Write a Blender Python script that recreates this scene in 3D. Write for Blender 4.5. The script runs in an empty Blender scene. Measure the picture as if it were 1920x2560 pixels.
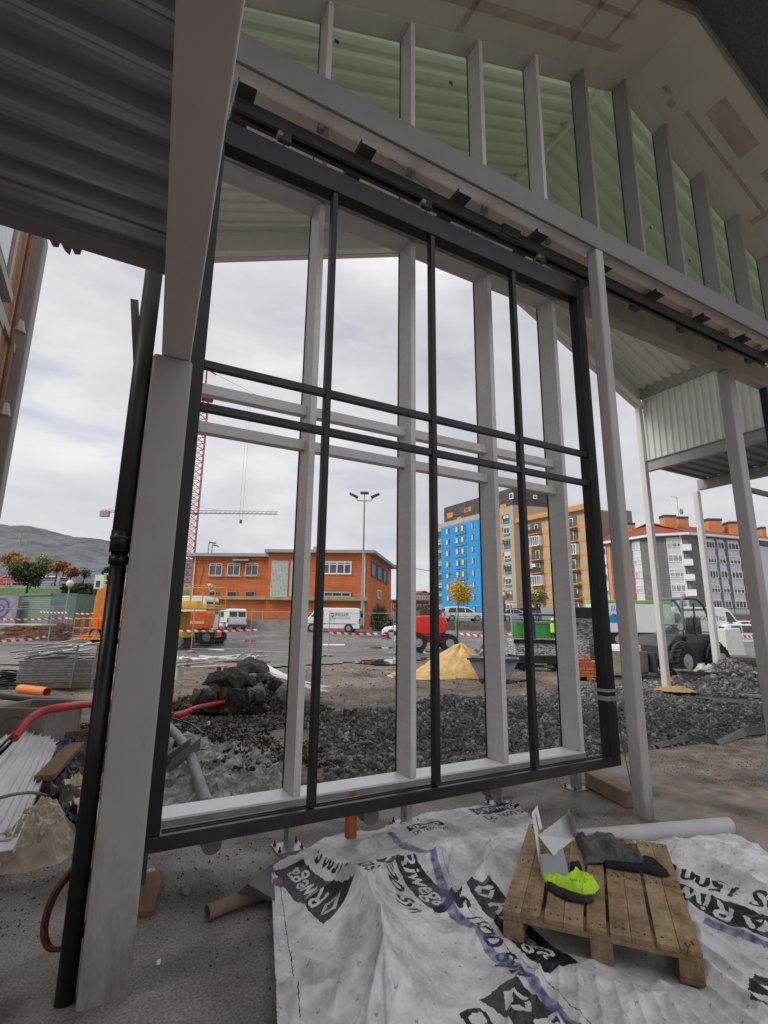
import bpy, math, random
import numpy as np
from math import sin, cos, pi, radians, sqrt
from mathutils import Vector, Matrix
random.seed(7); RNG=np.random.default_rng(7)
SC=bpy.context.scene; COL=SC.collection
# ---------------------------------------------------------------- camera
F=1259.17; CX,CY=960.,1280.; PIT,ROL,YAW=.212,.012,1.074; EYE=Vector((0,0,1.6))
def _r(v): return Vector((v[0]*sin(YAW)+v[1]*cos(YAW), -v[0]*cos(YAW)+v[1]*sin(YAW), v[2]))
_f=Vector((0,cos(PIT),sin(PIT))); _u=Vector((0,-sin(PIT),cos(PIT))); _x=Vector((1,0,0))
RT=_r(_x*cos(ROL)+_u*sin(ROL)); UP=_r(-_x*sin(ROL)+_u*cos(ROL)); FW=_r(_f)
cam=bpy.data.objects.new('camera',bpy.data.cameras.new('camera')); COL.objects.link(cam)
cam.matrix_world=Matrix(((RT.x,UP.x,-FW.x,EYE.x),(RT.y,UP.y,-FW.y,EYE.y),(RT.z,UP.z,-FW.z,EYE.z),(0,0,0,1)))
cam.data.sensor_fit='HORIZONTAL'; cam.data.sensor_width=36; cam.data.lens=F/1920*36
cam.data.clip_start=.05; cam.data.clip_end=4000
SC.camera=cam
# ---------------------------------------------------------------- world, sun, exposure
SUN_EL,SUN_AZ=radians(40),radians(-82)      # azimuth from +Y towards +X
W=bpy.data.worlds.new("World"); SC.world=W; W.use_nodes=True
nt=W.node_tree; nt.nodes.clear(); N=nt.nodes.new; L=nt.links.new
wo=N('ShaderNodeOutputWorld'); bg=N('ShaderNodeBackground'); bg.inputs[1].default_value=1.0
sky=N('ShaderNodeTexSky'); sky.sky_type='NISHITA'; sky.sun_disc=False; sky.sun_elevation=SUN_EL; sky.sun_rotation=SUN_AZ
sk=N('ShaderNodeVectorMath'); sk.operation='SCALE'; sk.inputs['Scale'].default_value=.10; L(sky.outputs[0],sk.inputs[0])
tc=N('ShaderNodeTexCoord'); mp=N('ShaderNodeMapping'); mp.inputs['Scale'].default_value=(1,1,2.6); L(tc.outputs['Generated'],mp.inputs[0])
n1=N('ShaderNodeTexNoise'); n1.inputs['Scale'].default_value=2.3; n1.inputs['Detail'].default_value=9; n1.inputs['Roughness'].default_value=.55; n1.inputs['Distortion'].default_value=.3; L(mp.outputs[0],n1.inputs[0])
cr=N('ShaderNodeValToRGB'); e=cr.color_ramp.elements
e[0].position=.30; e[0].color=(.43,.44,.465,1); e[1].position=.72; e[1].color=(.74,.73,.725,1)
m=e.new(.5); m.color=(.55,.55,.58,1); L(n1.outputs[0],cr.inputs[0])
mp2=N('ShaderNodeMapping'); mp2.inputs['Scale'].default_value=(1,1,3.4); mp2.inputs['Location'].default_value=(3.1,1.2,.4); L(tc.outputs['Generated'],mp2.inputs[0])
n2=N('ShaderNodeTexNoise'); n2.inputs['Scale'].default_value=3.0; n2.inputs['Detail'].default_value=6; L(mp2.outputs[0],n2.inputs[0])
cr2=N('ShaderNodeValToRGB'); cr2.color_ramp.elements[0].position=.60; cr2.color_ramp.elements[1].position=.78; L(n2.outputs[0],cr2.inputs[0])
mm=N('ShaderNodeMath'); mm.operation='MULTIPLY'; mm.inputs[1].default_value=.55; L(cr2.outputs[0],mm.inputs[0])
mix=N('ShaderNodeMixRGB'); L(mm.outputs[0],mix.inputs[0]); L(cr.outputs[0],mix.inputs[1]); L(sk.outputs[0],mix.inputs[2])
# an overcast sky is about three times brighter overhead than at the horizon
sp=N('ShaderNodeSeparateXYZ'); L(tc.outputs['Generated'],sp.inputs[0]); mr=N('ShaderNodeMapRange'); mr.interpolation_type='SMOOTHSTEP'; L(sp.outputs[2],mr.inputs[0])
mr.inputs['From Min'].default_value=.55; mr.inputs['From Max'].default_value=.95; mr.inputs['To Min'].default_value=1; mr.inputs['To Max'].default_value=1.6; L(mr.outputs[0],bg.inputs[1])
L(mix.outputs[0],bg.inputs[0]); L(bg.outputs[0],wo.inputs[0])
sl=bpy.data.lights.new('sun','SUN'); sl.energy=1.9; sl.angle=radians(22); sl.color=(1,.97,.92)
so=bpy.data.objects.new('sun',sl); COL.objects.link(so)
sd=Vector((sin(SUN_AZ)*cos(SUN_EL),cos(SUN_AZ)*cos(SUN_EL),sin(SUN_EL))); so.rotation_euler=sd.to_track_quat('Z','Y').to_euler(); so.location=sd*50
SC.view_settings.view_transform='Standard'; SC.view_settings.look='None'; SC.view_settings.gamma=1; SC.view_settings.exposure=0.36
SC.cycles.max_bounces=7; SC.cycles.diffuse_bounces=4; SC.cycles.transparent_max_bounces=16
# ---------------------------------------------------------------- ray helpers (photo pixel + a real distance -> metres)
def ray(x,y): return RT*((x-CX)/F)-UP*((y-CY)/F)+FW
HF=Vector((cos(YAW),sin(YAW),0))
def P(x,y,w): d=ray(x,y); return EYE+d*(w/(d.x*HF.x+d.y*HF.y))
def PY(x,y,Y): d=ray(x,y); return EYE+d*(Y/d.y)
def PZ(x,y,z): d=ray(x,y); return EYE+d*((z-1.6)/d.z)
def ss(t): t=min(1,max(0,t)); return t*t*(3-2*t)
def gz(X,Y): return .65*ss((X*HF.x+Y*HF.y-21)/27)
def PG(x,y):
    z=0
    for i in range(12): p=PZ(x,y,z); z=.5*z+.5*gz(p.x,p.y)
    p.z=gz(p.x,p.y); return p
def wof(p): return p.x*HF.x+p.y*HF.y
# ---------------------------------------------------------------- materials
MATS={}
def M(name,col,rough=.6,var=.12,scale=4,bump=0,bscale=60,metal=0,col2=None,spec=.4,detail=6,coat=0,stretch=None,scuff=None):
    if name in MATS: return MATS[name]
    m=bpy.data.materials.new(name); m.use_nodes=True; t=m.node_tree; b=t.nodes['Principled BSDF']; N=t.nodes.new; L=t.links.new
    b.inputs['Roughness'].default_value=rough; b.inputs['Metallic'].default_value=metal; b.inputs['Specular IOR Level'].default_value=spec
    if coat: b.inputs['Coat Weight'].default_value=coat
    tc=N('ShaderNodeTexCoord'); src=tc.outputs['Object']
    if stretch:
        mp=N('ShaderNodeMapping'); mp.inputs['Scale'].default_value=stretch; L(src,mp.inputs[0]); src=mp.outputs[0]
    n=N('ShaderNodeTexNoise'); n.inputs['Scale'].default_value=scale; n.inputs['Detail'].default_value=detail; n.inputs['Roughness'].default_value=.62; L(src,n.inputs[0])
    r=N('ShaderNodeValToRGB'); e=r.color_ramp.elements; e[0].position=.3; e[1].position=.7
    c2=col2 or tuple(min(1,c*(1+var)) for c in col); c1=tuple(c*(1-var) for c in col) if not col2 else col
    e[0].color=(*c1,1); e[1].color=(*c2,1); L(n.outputs[0],r.inputs[0]); L(r.outputs[0],b.inputs['Base Color'])
    if scuff:
        m2=N('ShaderNodeMapping'); m2.inputs['Scale'].default_value=(1,1,.35); L(tc.outputs['Object'],m2.inputs[0]); s1=N('ShaderNodeTexNoise'); s1.inputs['Scale'].default_value=9; s1.inputs['Detail'].default_value=12; s1.inputs['Roughness'].default_value=.75; L(m2.outputs[0],s1.inputs[0])
        s2=N('ShaderNodeMapRange'); s2.inputs['From Min'].default_value=.56; s2.inputs['From Max'].default_value=.72; s2.inputs['To Max'].default_value=.3; L(s1.outputs[0],s2.inputs[0])
        # dirt splashed up near the floor
        sp=N('ShaderNodeSeparateXYZ'); g=N('ShaderNodeNewGeometry'); L(g.outputs['Position'],sp.inputs[0]); lo=N('ShaderNodeMapRange'); lo.inputs['From Min'].default_value=.0; lo.inputs['From Max'].default_value=.9; lo.inputs['To Min'].default_value=.35; lo.inputs['To Max'].default_value=0; L(sp.outputs[2],lo.inputs[0])
        ad=N('ShaderNodeMath'); L(s1.outputs[0],ad.inputs[0]); L(lo.outputs[0],ad.inputs[1]); s3=N('ShaderNodeMapRange'); s3.inputs['From Min'].default_value=.62; s3.inputs['From Max'].default_value=.92; s3.inputs['To Max'].default_value=.8; L(ad.outputs[0],s3.inputs[0])
        mxx=N('ShaderNodeMath'); mxx.operation='MAXIMUM'; L(s2.outputs[0],mxx.inputs[0]); L(s3.outputs[0],mxx.inputs[1])
        k=N('ShaderNodeMixRGB'); L(mxx.outputs[0],k.inputs[0]); L(r.outputs[0],k.inputs[1]); k.inputs[2].default_value=(*scuff,1); L(k.outputs[0],b.inputs['Base Color'])
        rr=N('ShaderNodeMapRange'); rr.inputs['To Min'].default_value=rough; rr.inputs['To Max'].default_value=min(1,rough+.35); L(mxx.outputs[0],rr.inputs[0]); L(rr.outputs[0],b.inputs['Roughness'])
    if bump:
        n3=N('ShaderNodeTexNoise'); n3.inputs['Scale'].default_value=bscale; n3.inputs['Detail'].default_value=5; L(src,n3.inputs[0])
        bp=N('ShaderNodeBump'); bp.inputs['Strength'].default_value=min(1,bump); bp.inputs['Distance'].default_value=.02*bump; L(n3.outputs[0],bp.inputs['Height']); L(bp.outputs[0],b.inputs['Normal'])
    MATS[name]=m; return m
def brickmat(name,c1,c2,mortar,sx,h,axis='xz',rough=.8):
    if name in MATS: return MATS[name]
    m=bpy.data.materials.new(name); m.use_nodes=True; t=m.node_tree; b=t.nodes['Principled BSDF']; N=t.nodes.new; L=t.links.new
    tc=N('ShaderNodeTexCoord'); sp=N('ShaderNodeSeparateXYZ'); cb=N('ShaderNodeCombineXYZ'); L(tc.outputs['Object'],sp.inputs[0])
    if axis=='sum':
        ad=N('ShaderNodeMath'); L(sp.outputs[0],ad.inputs[0]); L(sp.outputs[1],ad.inputs[1]); L(ad.outputs[0],cb.inputs[0])
    else: L(sp.outputs['XYZ'.index(axis[0].upper())],cb.inputs[0])
    L(sp.outputs[2],cb.inputs[1])
    br=N('ShaderNodeTexBrick'); br.inputs['Scale'].default_value=1; br.inputs['Brick Width'].default_value=sx; br.inputs['Row Height'].default_value=h; br.inputs['Mortar Size'].default_value=h*.12
    br.inputs['Color1'].default_value=(*c1,1); br.inputs['Color2'].default_value=(*c2,1); br.inputs['Mortar'].default_value=(*mortar,1); L(cb.outputs[0],br.inputs[0])
    n=N('ShaderNodeTexNoise'); n.inputs['Scale'].default_value=.6; n.inputs['Detail'].default_value=8; L(tc.outputs['Object'],n.inputs[0])
    mx=N('ShaderNodeMixRGB'); mx.blend_type='MULTIPLY'; mx.inputs[0].default_value=.45; L(br.outputs[0],mx.inputs[1]); L(n.outputs[0],mx.inputs[2])
    gm=N('ShaderNodeMixRGB'); gm.blend_type='MULTIPLY'; gm.inputs[0].default_value=1; gm.inputs[2].default_value=(1.25,1.25,1.25,1); L(mx.outputs[0],gm.inputs[1])
    L(gm.outputs[0],b.inputs['Base Color']); b.inputs['Roughness'].default_value=rough
    bp=N('ShaderNodeBump'); bp.inputs['Distance'].default_value=.01; bp.inputs['Strength'].default_value=.6; L(br.outputs['Fac'],bp.inputs['Height']); bp.invert=True; L(bp.outputs[0],b.inputs['Normal'])
    MATS[name]=m; return m
def glassmat(name,tint,gl=.12,rough=.03):
    m=bpy.data.materials.new(name); m.use_nodes=True; t=m.node_tree; t.nodes.clear(); N=t.nodes.new; L=t.links.new
    o=N('ShaderNodeOutputMaterial'); tr=N('ShaderNodeBsdfTransparent'); tr.inputs[0].default_value=(*tint,1); g=N('ShaderNodeBsdfGlossy'); g.inputs['Roughness'].default_value=rough; g.inputs[0].default_value=(.9,1,.92,1)
    mx=N('ShaderNodeMixShader'); mx.inputs[0].default_value=.05; L(tr.outputs[0],mx.inputs[1]); L(g.outputs[0],mx.inputs[2]); L(mx.outputs[0],o.inputs[0])
    MATS[name]=m; return m
def plastic_film(name,col,alpha=.55):
    m=bpy.data.materials.new(name); m.use_nodes=True; t=m.node_tree; b=t.nodes['Principled BSDF']; N=t.nodes.new; L=t.links.new
    n=N('ShaderNodeTexNoise'); n.inputs['Scale'].default_value=7; n.inputs['Detail'].default_value=6; n.inputs['Distortion'].default_value=1.2
    tc=N('ShaderNodeTexCoord'); mp=N('ShaderNodeMapping'); mp.inputs['Scale'].default_value=(1,1,5); L(tc.outputs['Object'],mp.inputs[0]); L(mp.outputs[0],n.inputs[0])
    r=N('ShaderNodeValToRGB'); r.color_ramp.elements[0].position=.42; r.color_ramp.elements[0].color=(*[c*.12 for c in col],1); r.color_ramp.elements[1].position=.58; r.color_ramp.elements[1].color=(*col,1)
    L(n.outputs[0],r.inputs[0]); L(r.outputs[0],b.inputs['Base Color']); b.inputs['Roughness'].default_value=.22
    bp=N('ShaderNodeBump'); bp.inputs['Distance'].default_value=.03; L(n.outputs[0],bp.inputs['Height']); L(bp.outputs[0],b.inputs['Normal'])
    MATS[name]=m; return m
# ---------------------------------------------------------------- mesh builder
BOXF=[(0,3,2,1),(4,5,6,7),(0,1,5,4),(1,2,6,5),(2,3,7,6),(3,0,4,7)]
def perp(d):
    d=d.normalized(); a=Vector((0,0,1)) if abs(d.z)<.95 else Vector((1,0,0)); u=d.cross(a).normalized(); return u,u.cross(d).normalized()
class MB:
    def __init__(s): s.v=[]; s.f=[]; s.m=[]
    def add(s,vs,fs,mi=0):
        o=len(s.v); s.v+= [tuple(v) for v in vs]; s.f+=[tuple(i+o for i in f) for f in fs]; s.m+=[mi]*len(fs); return s
    def box(s,x0,x1,y0,y1,z0,z1,mi=0): return s.add([(x0,y0,z0),(x1,y0,z0),(x1,y1,z0),(x0,y1,z0),(x0,y0,z1),(x1,y0,z1),(x1,y1,z1),(x0,y1,z1)],BOXF,mi)
    def obox(s,o,a,b,c,mi=0):   # corner o, edge vectors a,b,c
        o,a,b,c=map(Vector,(o,a,b,c)); return s.add([o,o+a,o+a+b,o+b,o+c,o+a+c,o+a+b+c,o+b+c],BOXF,mi)
    def bar(s,p,q,w,h,mi=0,up=None):   # rectangular bar between points
        p,q=Vector(p),Vector(q); d=(q-p).normalized(); u,v=perp(d)
        if up is not None: v=Vector(up); u=d.cross(v).normalized(); v=u.cross(d).normalized()
        return s.obox(p-u*w/2-v*h/2,q-p,u*w,v*h,mi)
    def cyl(s,p,q,r,r2=None,n=10,mi=0,cap=True):
        p,q=Vector(p),Vector(q); r2=r if r2 is None else r2; u,v=perp(q-p)
        vs=[p+(u*cos(2*pi*i/n)+v*sin(2*pi*i/n))*r for i in range(n)]+[q+(u*cos(2*pi*i/n)+v*sin(2*pi*i/n))*r2 for i in range(n)]
        fs=[(i,(i+1)%n,n+(i+1)%n,n+i) for i in range(n)]
        if cap: fs+=[tuple(range(n))[::-1],tuple(range(n,2*n))]
        return s.add(vs,fs,mi)
    def ring(s,p,q,r,ri,n=16,mi=0):     # open tube with wall
        p,q=Vector(p),Vector(q); u,v=perp(q-p); vs=[]
        for c,rr in ((p,r),(q,r),(q,ri),(p,ri)): vs+=[c+(u*cos(2*pi*i/n)+v*sin(2*pi*i/n))*rr for i in range(n)]
        fs=[(k*n+i,k*n+(i+1)%n,((k+1)%4)*n+(i+1)%n,((k+1)%4)*n+i) for k in range(4) for i in range(n)]
        return s.add(vs,fs,mi)
    def tube(s,pts,r,n=8,mi=0,sub=0):
        pts=[Vector(p) for p in pts]
        if sub: pts=cr(pts,sub)
        rs=r if isinstance(r,list) else [r]*len(pts)
        vs=[]; pu=None
        for i,p in enumerate(pts):
            d=(pts[min(i+1,len(pts)-1)]-pts[max(i-1,0)])
            if d.length<1e-9: d=Vector((0,0,1))
            u,v=perp(d)
            if pu is not None:
                u=(pu-d.normalized()*pu.dot(d.normalized())).normalized(); v=u.cross(d.normalized())
            pu=u; vs+=[p+(u*cos(2*pi*k/n)+v*sin(2*pi*k/n))*rs[min(i,len(rs)-1)] for k in range(n)]
        fs=[(i*n+k,i*n+(k+1)%n,(i+1)*n+(k+1)%n,(i+1)*n+k) for i in range(len(pts)-1) for k in range(n)]
        fs+=[tuple(range(n))[::-1],tuple(range((len(pts)-1)*n,len(pts)*n))]
        return s.add(vs,fs,mi)
    def prism(s,poly,axis,a,b,mi=0):    # poly 2D extruded along axis ('x','y','z') from a to b
        n=len(poly)
        def mk(p,t): return {'x':(t,p[0],p[1]),'y':(p[0],t,p[1]),'z':(p[0],p[1],t)}[axis]
        vs=[mk(p,a) for p in poly]+[mk(p,b) for p in poly]
        fs=[(i,(i+1)%n,n+(i+1)%n,n+i) for i in range(n)]+[tuple(range(n))[::-1],tuple(range(n,2*n))]
        return s.add(vs,fs,mi)
    def quad(s,a,b,c,d,mi=0): return s.add([a,b,c,d],[(0,1,2,3)],mi)
    def slab(s,a,b,c,d,t,mi=0):   # thick quad, t = offset vector
        t=Vector(t); q=[Vector(p) for p in (a,b,c,d)]; return s.add(q+[p+t for p in q],BOXF,mi)
    def rock(s,c,r,mi=0,flat=.7,rough=.35):
        c=Vector(c); vs=[]
        rot=Matrix.Rotation(random.random()*6.28,3,'Z')@Matrix.Rotation(random.uniform(-.5,.5),3,'X')
        k=(random.uniform(.8,1.25),random.uniform(.65,1.1),flat*random.uniform(.8,1.2))
        for x,y,z in ICO[0]:
            f=1+random.uniform(-rough,rough); q=rot@Vector((x*k[0]*f,y*k[1]*f,z*k[2]*f)); vs.append(c+q*r)
        return s.add(vs,ICO[1],mi)
    def obj(s,name,mat,parent=None,smooth=False,bevel=0,seg=2,loc=None,local=False,recalc=True):
        me=bpy.data.meshes.new(name); off=Vector((0,0,0))
        if parent is not None and not local: off=PLOC[parent.name]
        elif loc is not None: off=Vector(loc)
        me.from_pydata([(v[0]-off.x,v[1]-off.y,v[2]-off.z) for v in s.v],[],s.f); 
        mats=mat if isinstance(mat,(list,tuple)) else [mat]
        for m in mats: me.materials.append(m)
        if len(mats)>1: me.polygons.foreach_set('material_index',s.m)
        if smooth: me.polygons.foreach_set('use_smooth',[True]*len(me.polygons))
        if recalc:
            import bmesh
            bm=bmesh.new(); bm.from_mesh(me); bmesh.ops.recalc_face_normals(bm,faces=bm.faces); bm.to_mesh(me); bm.free()
        me.update(); o=bpy.data.objects.new(name,me); COL.objects.link(o)
        if parent is not None:
            o.parent=parent
            if not local: PLOC[o.name]=off.copy() if False else PLOC[parent.name]
        elif loc is not None: o.location=off
        PLOC.setdefault(o.name,off)
        if bevel:
            b=o.modifiers.new('bevel','BEVEL'); b.width=bevel; b.segments=seg; b.limit_method='ANGLE'; b.angle_limit=radians(40)
            if smooth is False and seg>1:
                me.polygons.foreach_set('use_smooth',[True]*len(me.polygons)); 
                w=o.modifiers.new('wn','WEIGHTED_NORMAL'); w.keep_sharp=True
        return o
PLOC={}
def cr(p,sub):   # catmull-rom
    out=[]
    for i in range(len(p)-1):
        a=p[max(i-1,0)];b=p[i];c=p[i+1];d=p[min(i+2,len(p)-1)]
        for k in range(sub):
            t=k/sub; out.append(.5*((2*b)+(c-a)*t+(2*a-5*b+4*c-d)*t*t+(3*b-a-3*c+d)*t**3))
    out.append(p[-1]); return out
def _ico():
    t=(1+sqrt(5))/2; v=[(-1,t,0),(1,t,0),(-1,-t,0),(1,-t,0),(0,-1,t),(0,1,t),(0,-1,-t),(0,1,-t),(t,0,-1),(t,0,1),(-t,0,-1),(-t,0,1)]
    k=sqrt(1+t*t); v=[(a/k,b/k,c/k) for a,b,c in v]
    f=[(0,11,5),(0,5,1),(0,1,7),(0,7,10),(0,10,11),(1,5,9),(5,11,4),(11,10,2),(10,7,6),(7,1,8),(3,9,4),(3,4,2),(3,2,6),(3,6,8),(3,8,9),(4,9,5),(2,4,11),(6,2,10),(8,6,7),(9,8,1)]
    return v,f
ICO=_ico()
def tag(o,label=None,cat=None,group=None,kind=None):
    if label: o['label']=label
    if cat: o['category']=cat
    if group: o['group']=group
    if kind: o['kind']=kind
    return o
def thing(name,label,cat,loc=(0,0,0),rz=0,group=None):
    o=bpy.data.objects.new(name,None); COL.objects.link(o); o.location=loc; o.rotation_euler=(0,0,rz); o.empty_display_size=.2
    PLOC[o.name]=Vector(loc); return tag(o,label,cat,group)
def single(mb,name,mat,label,cat,loc,group=None,**k):   # thing that is one mesh
    return tag(mb.obj(name,mat,None,loc=loc,**k),label,cat,group)
def dup(root,loc,rz,label,group=None):
    r=root.copy(); COL.objects.link(r); r.location=loc; r.rotation_euler=(0,0,rz); r['label']=label; PLOC[r.name]=Vector(loc)
    if group: r['group']=group
    def rec(a,b):
        for ch in list(a.children):
            c=ch.copy(); COL.objects.link(c); c.parent=b; rec(ch,c)
    rec(root,r); return r
def npmesh(name,V,Fq,mats,midx=None,smooth=False,loc=None):
    me=bpy.data.meshes.new(name); k=Fq.shape[1]
    me.vertices.add(len(V)); me.vertices.foreach_set('co',V.astype(np.float32).ravel())
    me.loops.add(Fq.size); me.loops.foreach_set('vertex_index',Fq.astype(np.int32).ravel())
    me.polygons.add(len(Fq)); me.polygons.foreach_set('loop_start',np.arange(0,Fq.size,k,dtype=np.int32)); me.polygons.foreach_set('loop_total',np.full(len(Fq),k,dtype=np.int32))
    for m in mats: me.materials.append(m)
    if midx is not None: me.polygons.foreach_set('material_index',midx.astype(np.int32))
    me.polygons.foreach_set('use_smooth',np.full(len(Fq),smooth)); me.update(); me.validate()
    o=bpy.data.objects.new(name,me); COL.objects.link(o); PLOC[o.name]=Vector((0,0,0))
    return o
def textmesh(body,size=1,bold=0):
    cu=bpy.data.curves.new('t','FONT'); cu.body=body; cu.size=size; cu.resolution_u=3; cu.offset=bold; cu.fill_mode='FRONT'; cu.dimensions='2D'
    o=bpy.data.objects.new('t',cu); COL.objects.link(o); dg=bpy.context.evaluated_depsgraph_get(); me=o.evaluated_get(dg).to_mesh(); me.calc_loop_triangles()
    v=np.array([x.co[:] for x in me.vertices]).reshape(-1,3); f=np.array([t.vertices[:] for t in me.loop_triangles]).reshape(-1,3)
    o.evaluated_get(dg).to_mesh_clear(); bpy.data.objects.remove(o); bpy.data.curves.remove(cu); return v,f
def text_on(parent,body,p0,ux,uz,width,mat,name='lettering',hscale=1,local=True):   # text starting at p0 along ux, up uz, fitted to width
    v,f=textmesh(body); w=v[:,0].max()-v[:,0].min(); s=width/w; v=v.copy(); v[:,0]-=v[:,0].min()
    p0,ux,uz=Vector(p0),Vector(ux).normalized(),Vector(uz).normalized(); n=ux.cross(uz)
    mb=MB(); k=len(v); vs=[p0+ux*(x*s)+uz*(y*s*hscale) for x,y,_ in v]; mb.add(vs+[q-n*.002 for q in vs],[tuple(t) for t in f])
    return mb.obj(name,mat,parent,local=local,recalc=False)
# value noise for heights
def vnoise(x,y,seed=0):
    xi=np.floor(x).astype(np.int64); yi=np.floor(y).astype(np.int64); xf=x-xi; yf=y-yi; xf=xf*xf*(3-2*xf); yf=yf*yf*(3-2*yf)
    def h(a,b):
        n=(a*374761393+b*668265263+seed*1442695041)&0xffffffff; n=((n^(n>>13))*1274126177)&0xffffffff; return ((n^(n>>16))&0xffff)/65535.
    return (h(xi,yi)*(1-xf)+h(xi+1,yi)*xf)*(1-yf)+(h(xi,yi+1)*(1-xf)+h(xi+1,yi+1)*xf)*yf
def fbm(x,y,o=4,seed=0): return sum(vnoise(x*2**i,y*2**i,seed+i)*.5**i for i in range(o))/(2-.5**(o-1))-.5
# ================================================================ MATERIAL SET
WP=M('white_paint',(.50,.49,.48),.45,.06,3,bump=.08,bscale=90)
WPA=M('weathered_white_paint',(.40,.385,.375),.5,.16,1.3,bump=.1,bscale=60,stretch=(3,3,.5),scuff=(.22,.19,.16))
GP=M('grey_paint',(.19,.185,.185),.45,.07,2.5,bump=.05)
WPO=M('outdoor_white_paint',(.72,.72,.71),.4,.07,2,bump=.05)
SILL=M('bright_sill',(.80,.80,.79),.30,.05,5,stretch=(8,1,1),spec=.8)
ALU=M('brushed_aluminium',(.68,.67,.655),.38,.06,6,stretch=(1,1,8),scuff=(.54,.525,.50))
BLK=M('black_coating',(.012,.012,.014),.42,.25,5,bump=.06,bscale=40,scuff=(.07,.066,.06))
BLK2=M('dark_steel',(.06,.06,.062),.45,.25,7)
PIPEB=M('black_plastic_pipe',(.012,.012,.013),.35,.3,4)
ZINC=M('zinc_steel',(.42,.43,.44),.42,.2,9,metal=.6)
ZDUL=M('dull_galvanised',(.30,.31,.31),.55,.25,9,metal=.3)
CORR=M('white_profiled_sheet',(.86,.86,.82),.4,.05,2)
PLB=M('plasterboard',(.50,.48,.43),.8,.07,1.2,bump=.05)
JNT=M('joint_compound',(.36,.33,.275),.85,.2,3)
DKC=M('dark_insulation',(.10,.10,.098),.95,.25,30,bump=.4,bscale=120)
WOOD=M('pale_wood',(.30,.20,.11),.75,.3,2.5,bump=.15,bscale=40,stretch=(1,12,12),col2=(.42,.29,.17))
WOODB=M('brown_wood',(.16,.095,.055),.8,.3,3,bump=.2,stretch=(10,1,10),col2=(.26,.16,.09))
ORP=M('orange_plastic',(.75,.20,.04),.4,.1,3)
REDP=M('red_plastic',(.55,.05,.05),.4,.15,3)
GRYP=M('grey_conduit',(.23,.23,.235),.5,.2,6,bump=.1)
RUB=M('tyre_rubber',(.025,.025,.026),.85,.3,20,bump=.2)
TAPW=M('tape_white',(.75,.74,.72),.5,.05); TAPR=M('tape_red',(.62,.03,.04),.5,.1)
CONC=M('precast_concrete',(.30,.27,.235),.9,.15,5,bump=.25,bscale=50)
GLS=M('dark_window_glass',(.03,.035,.04),.08,.5,3,spec=.8)
WHT=M('vehicle_white',(.72,.73,.74),.3,.03,1,coat=.5)
GLASSG=glassmat('green_tinted_glass',(.88,.95,.87))
GLASSC=glassmat('clear_glass',(.85,.9,.88))
YEL=M('yellow_lift_paint',(.66,.34,.03),.45,.15,3); ORG=M('orange_lift_paint',(.80,.16,.02),.45,.12,3); RED=M('red_lift_paint',(.70,.03,.025),.35,.08,2,coat=.3)
# ================================================================ GROUND
def floor_material():
    m=bpy.data.materials.new('rough_concrete_floor'); m.use_nodes=True; t=m.node_tree; b=t.nodes['Principled BSDF']; N=t.nodes.new; L=t.links.new
    tc=N('ShaderNodeTexCoord'); 
    def noise(s,d=6,off=0):
        n=N('ShaderNodeTexNoise'); n.inputs['Scale'].default_value=s; n.inputs['Detail'].default_value=d; L(tc.outputs['Object'],n.inputs[0]); return n
    def ramp(n,a,b_,ca,cb):
        r=N('ShaderNodeValToRGB'); e=r.color_ramp.elements; e[0].position=a; e[1].position=b_; e[0].color=(*ca,1); e[1].color=(*cb,1); L(n.outputs[0],r.inputs[0]); return r
    base=ramp(noise(1.1,9),.35,.68,(.12,.108,.097),(.34,.315,.29))
    grit=ramp(noise(75,6),.36,.66,(.55,.53,.50),(1.3,1.28,1.25))
    mx=N('ShaderNodeMixRGB'); mx.blend_type='MULTIPLY'; mx.inputs[0].default_value=.85; L(base.outputs[0],mx.inputs[1]); L(grit.outputs[0],mx.inputs[2])
    # brown mud on the slab, stronger towards +X
    sp=N('ShaderNodeSeparateXYZ'); L(tc.outputs['Object'],sp.inputs[0])
    mr=N('ShaderNodeMapRange'); mr.inputs['From Min'].default_value=3.6; mr.inputs['From Max'].default_value=6.0; L(sp.outputs[0],mr.inputs[0])
    n=noise(1.7,7); mu=N('ShaderNodeMath'); mu.operation='MULTIPLY'; L(mr.outputs[0],mu.inputs[0]); r2=ramp(n,.35,.55,(0,0,0),(1,1,1)); L(r2.outputs[0],mu.inputs[1])
    mud=ramp(noise(6,8),.35,.7,(.19,.145,.10),(.42,.34,.25))
    mx2=N('ShaderNodeMixRGB'); L(mu.outputs[0],mx2.inputs[0]); L(mx.outputs[0],mx2.inputs[1]); L(mud.outputs[0],mx2.inputs[2]); 
    dk=ramp(noise(2.3,8),.52,.66,(1,1,1),(.42,.39,.37)); mx3=N('ShaderNodeMixRGB'); mx3.blend_type='MULTIPLY'; mx3.inputs[0].default_value=.8; L(mx2.outputs[0],mx3.inputs[1]); L(dk.outputs[0],mx3.inputs[2])
    L(mx3.outputs[0],b.inputs['Base Color']); rr=ramp(noise(1.6,6),.42,.6,(.40,.40,.40),(.88,.88,.88)); L(rr.outputs[0],b.inputs['Roughness'])
    bp=N('ShaderNodeBump'); bp.inputs['Distance'].default_value=.008; bp.inputs['Strength'].default_value=.6; L(noise(110,6).outputs[0],bp.inputs['Height'])
    bp2=N('ShaderNodeBump'); bp2.inputs['Distance'].default_value=.05; bp2.inputs['Strength'].default_value=.5; L(noise(5,5).outputs[0],bp2.inputs['Height']); L(bp.outputs[0],bp2.inputs['Normal']); L(bp2.outputs[0],b.inputs['Normal'])
    return m
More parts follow.
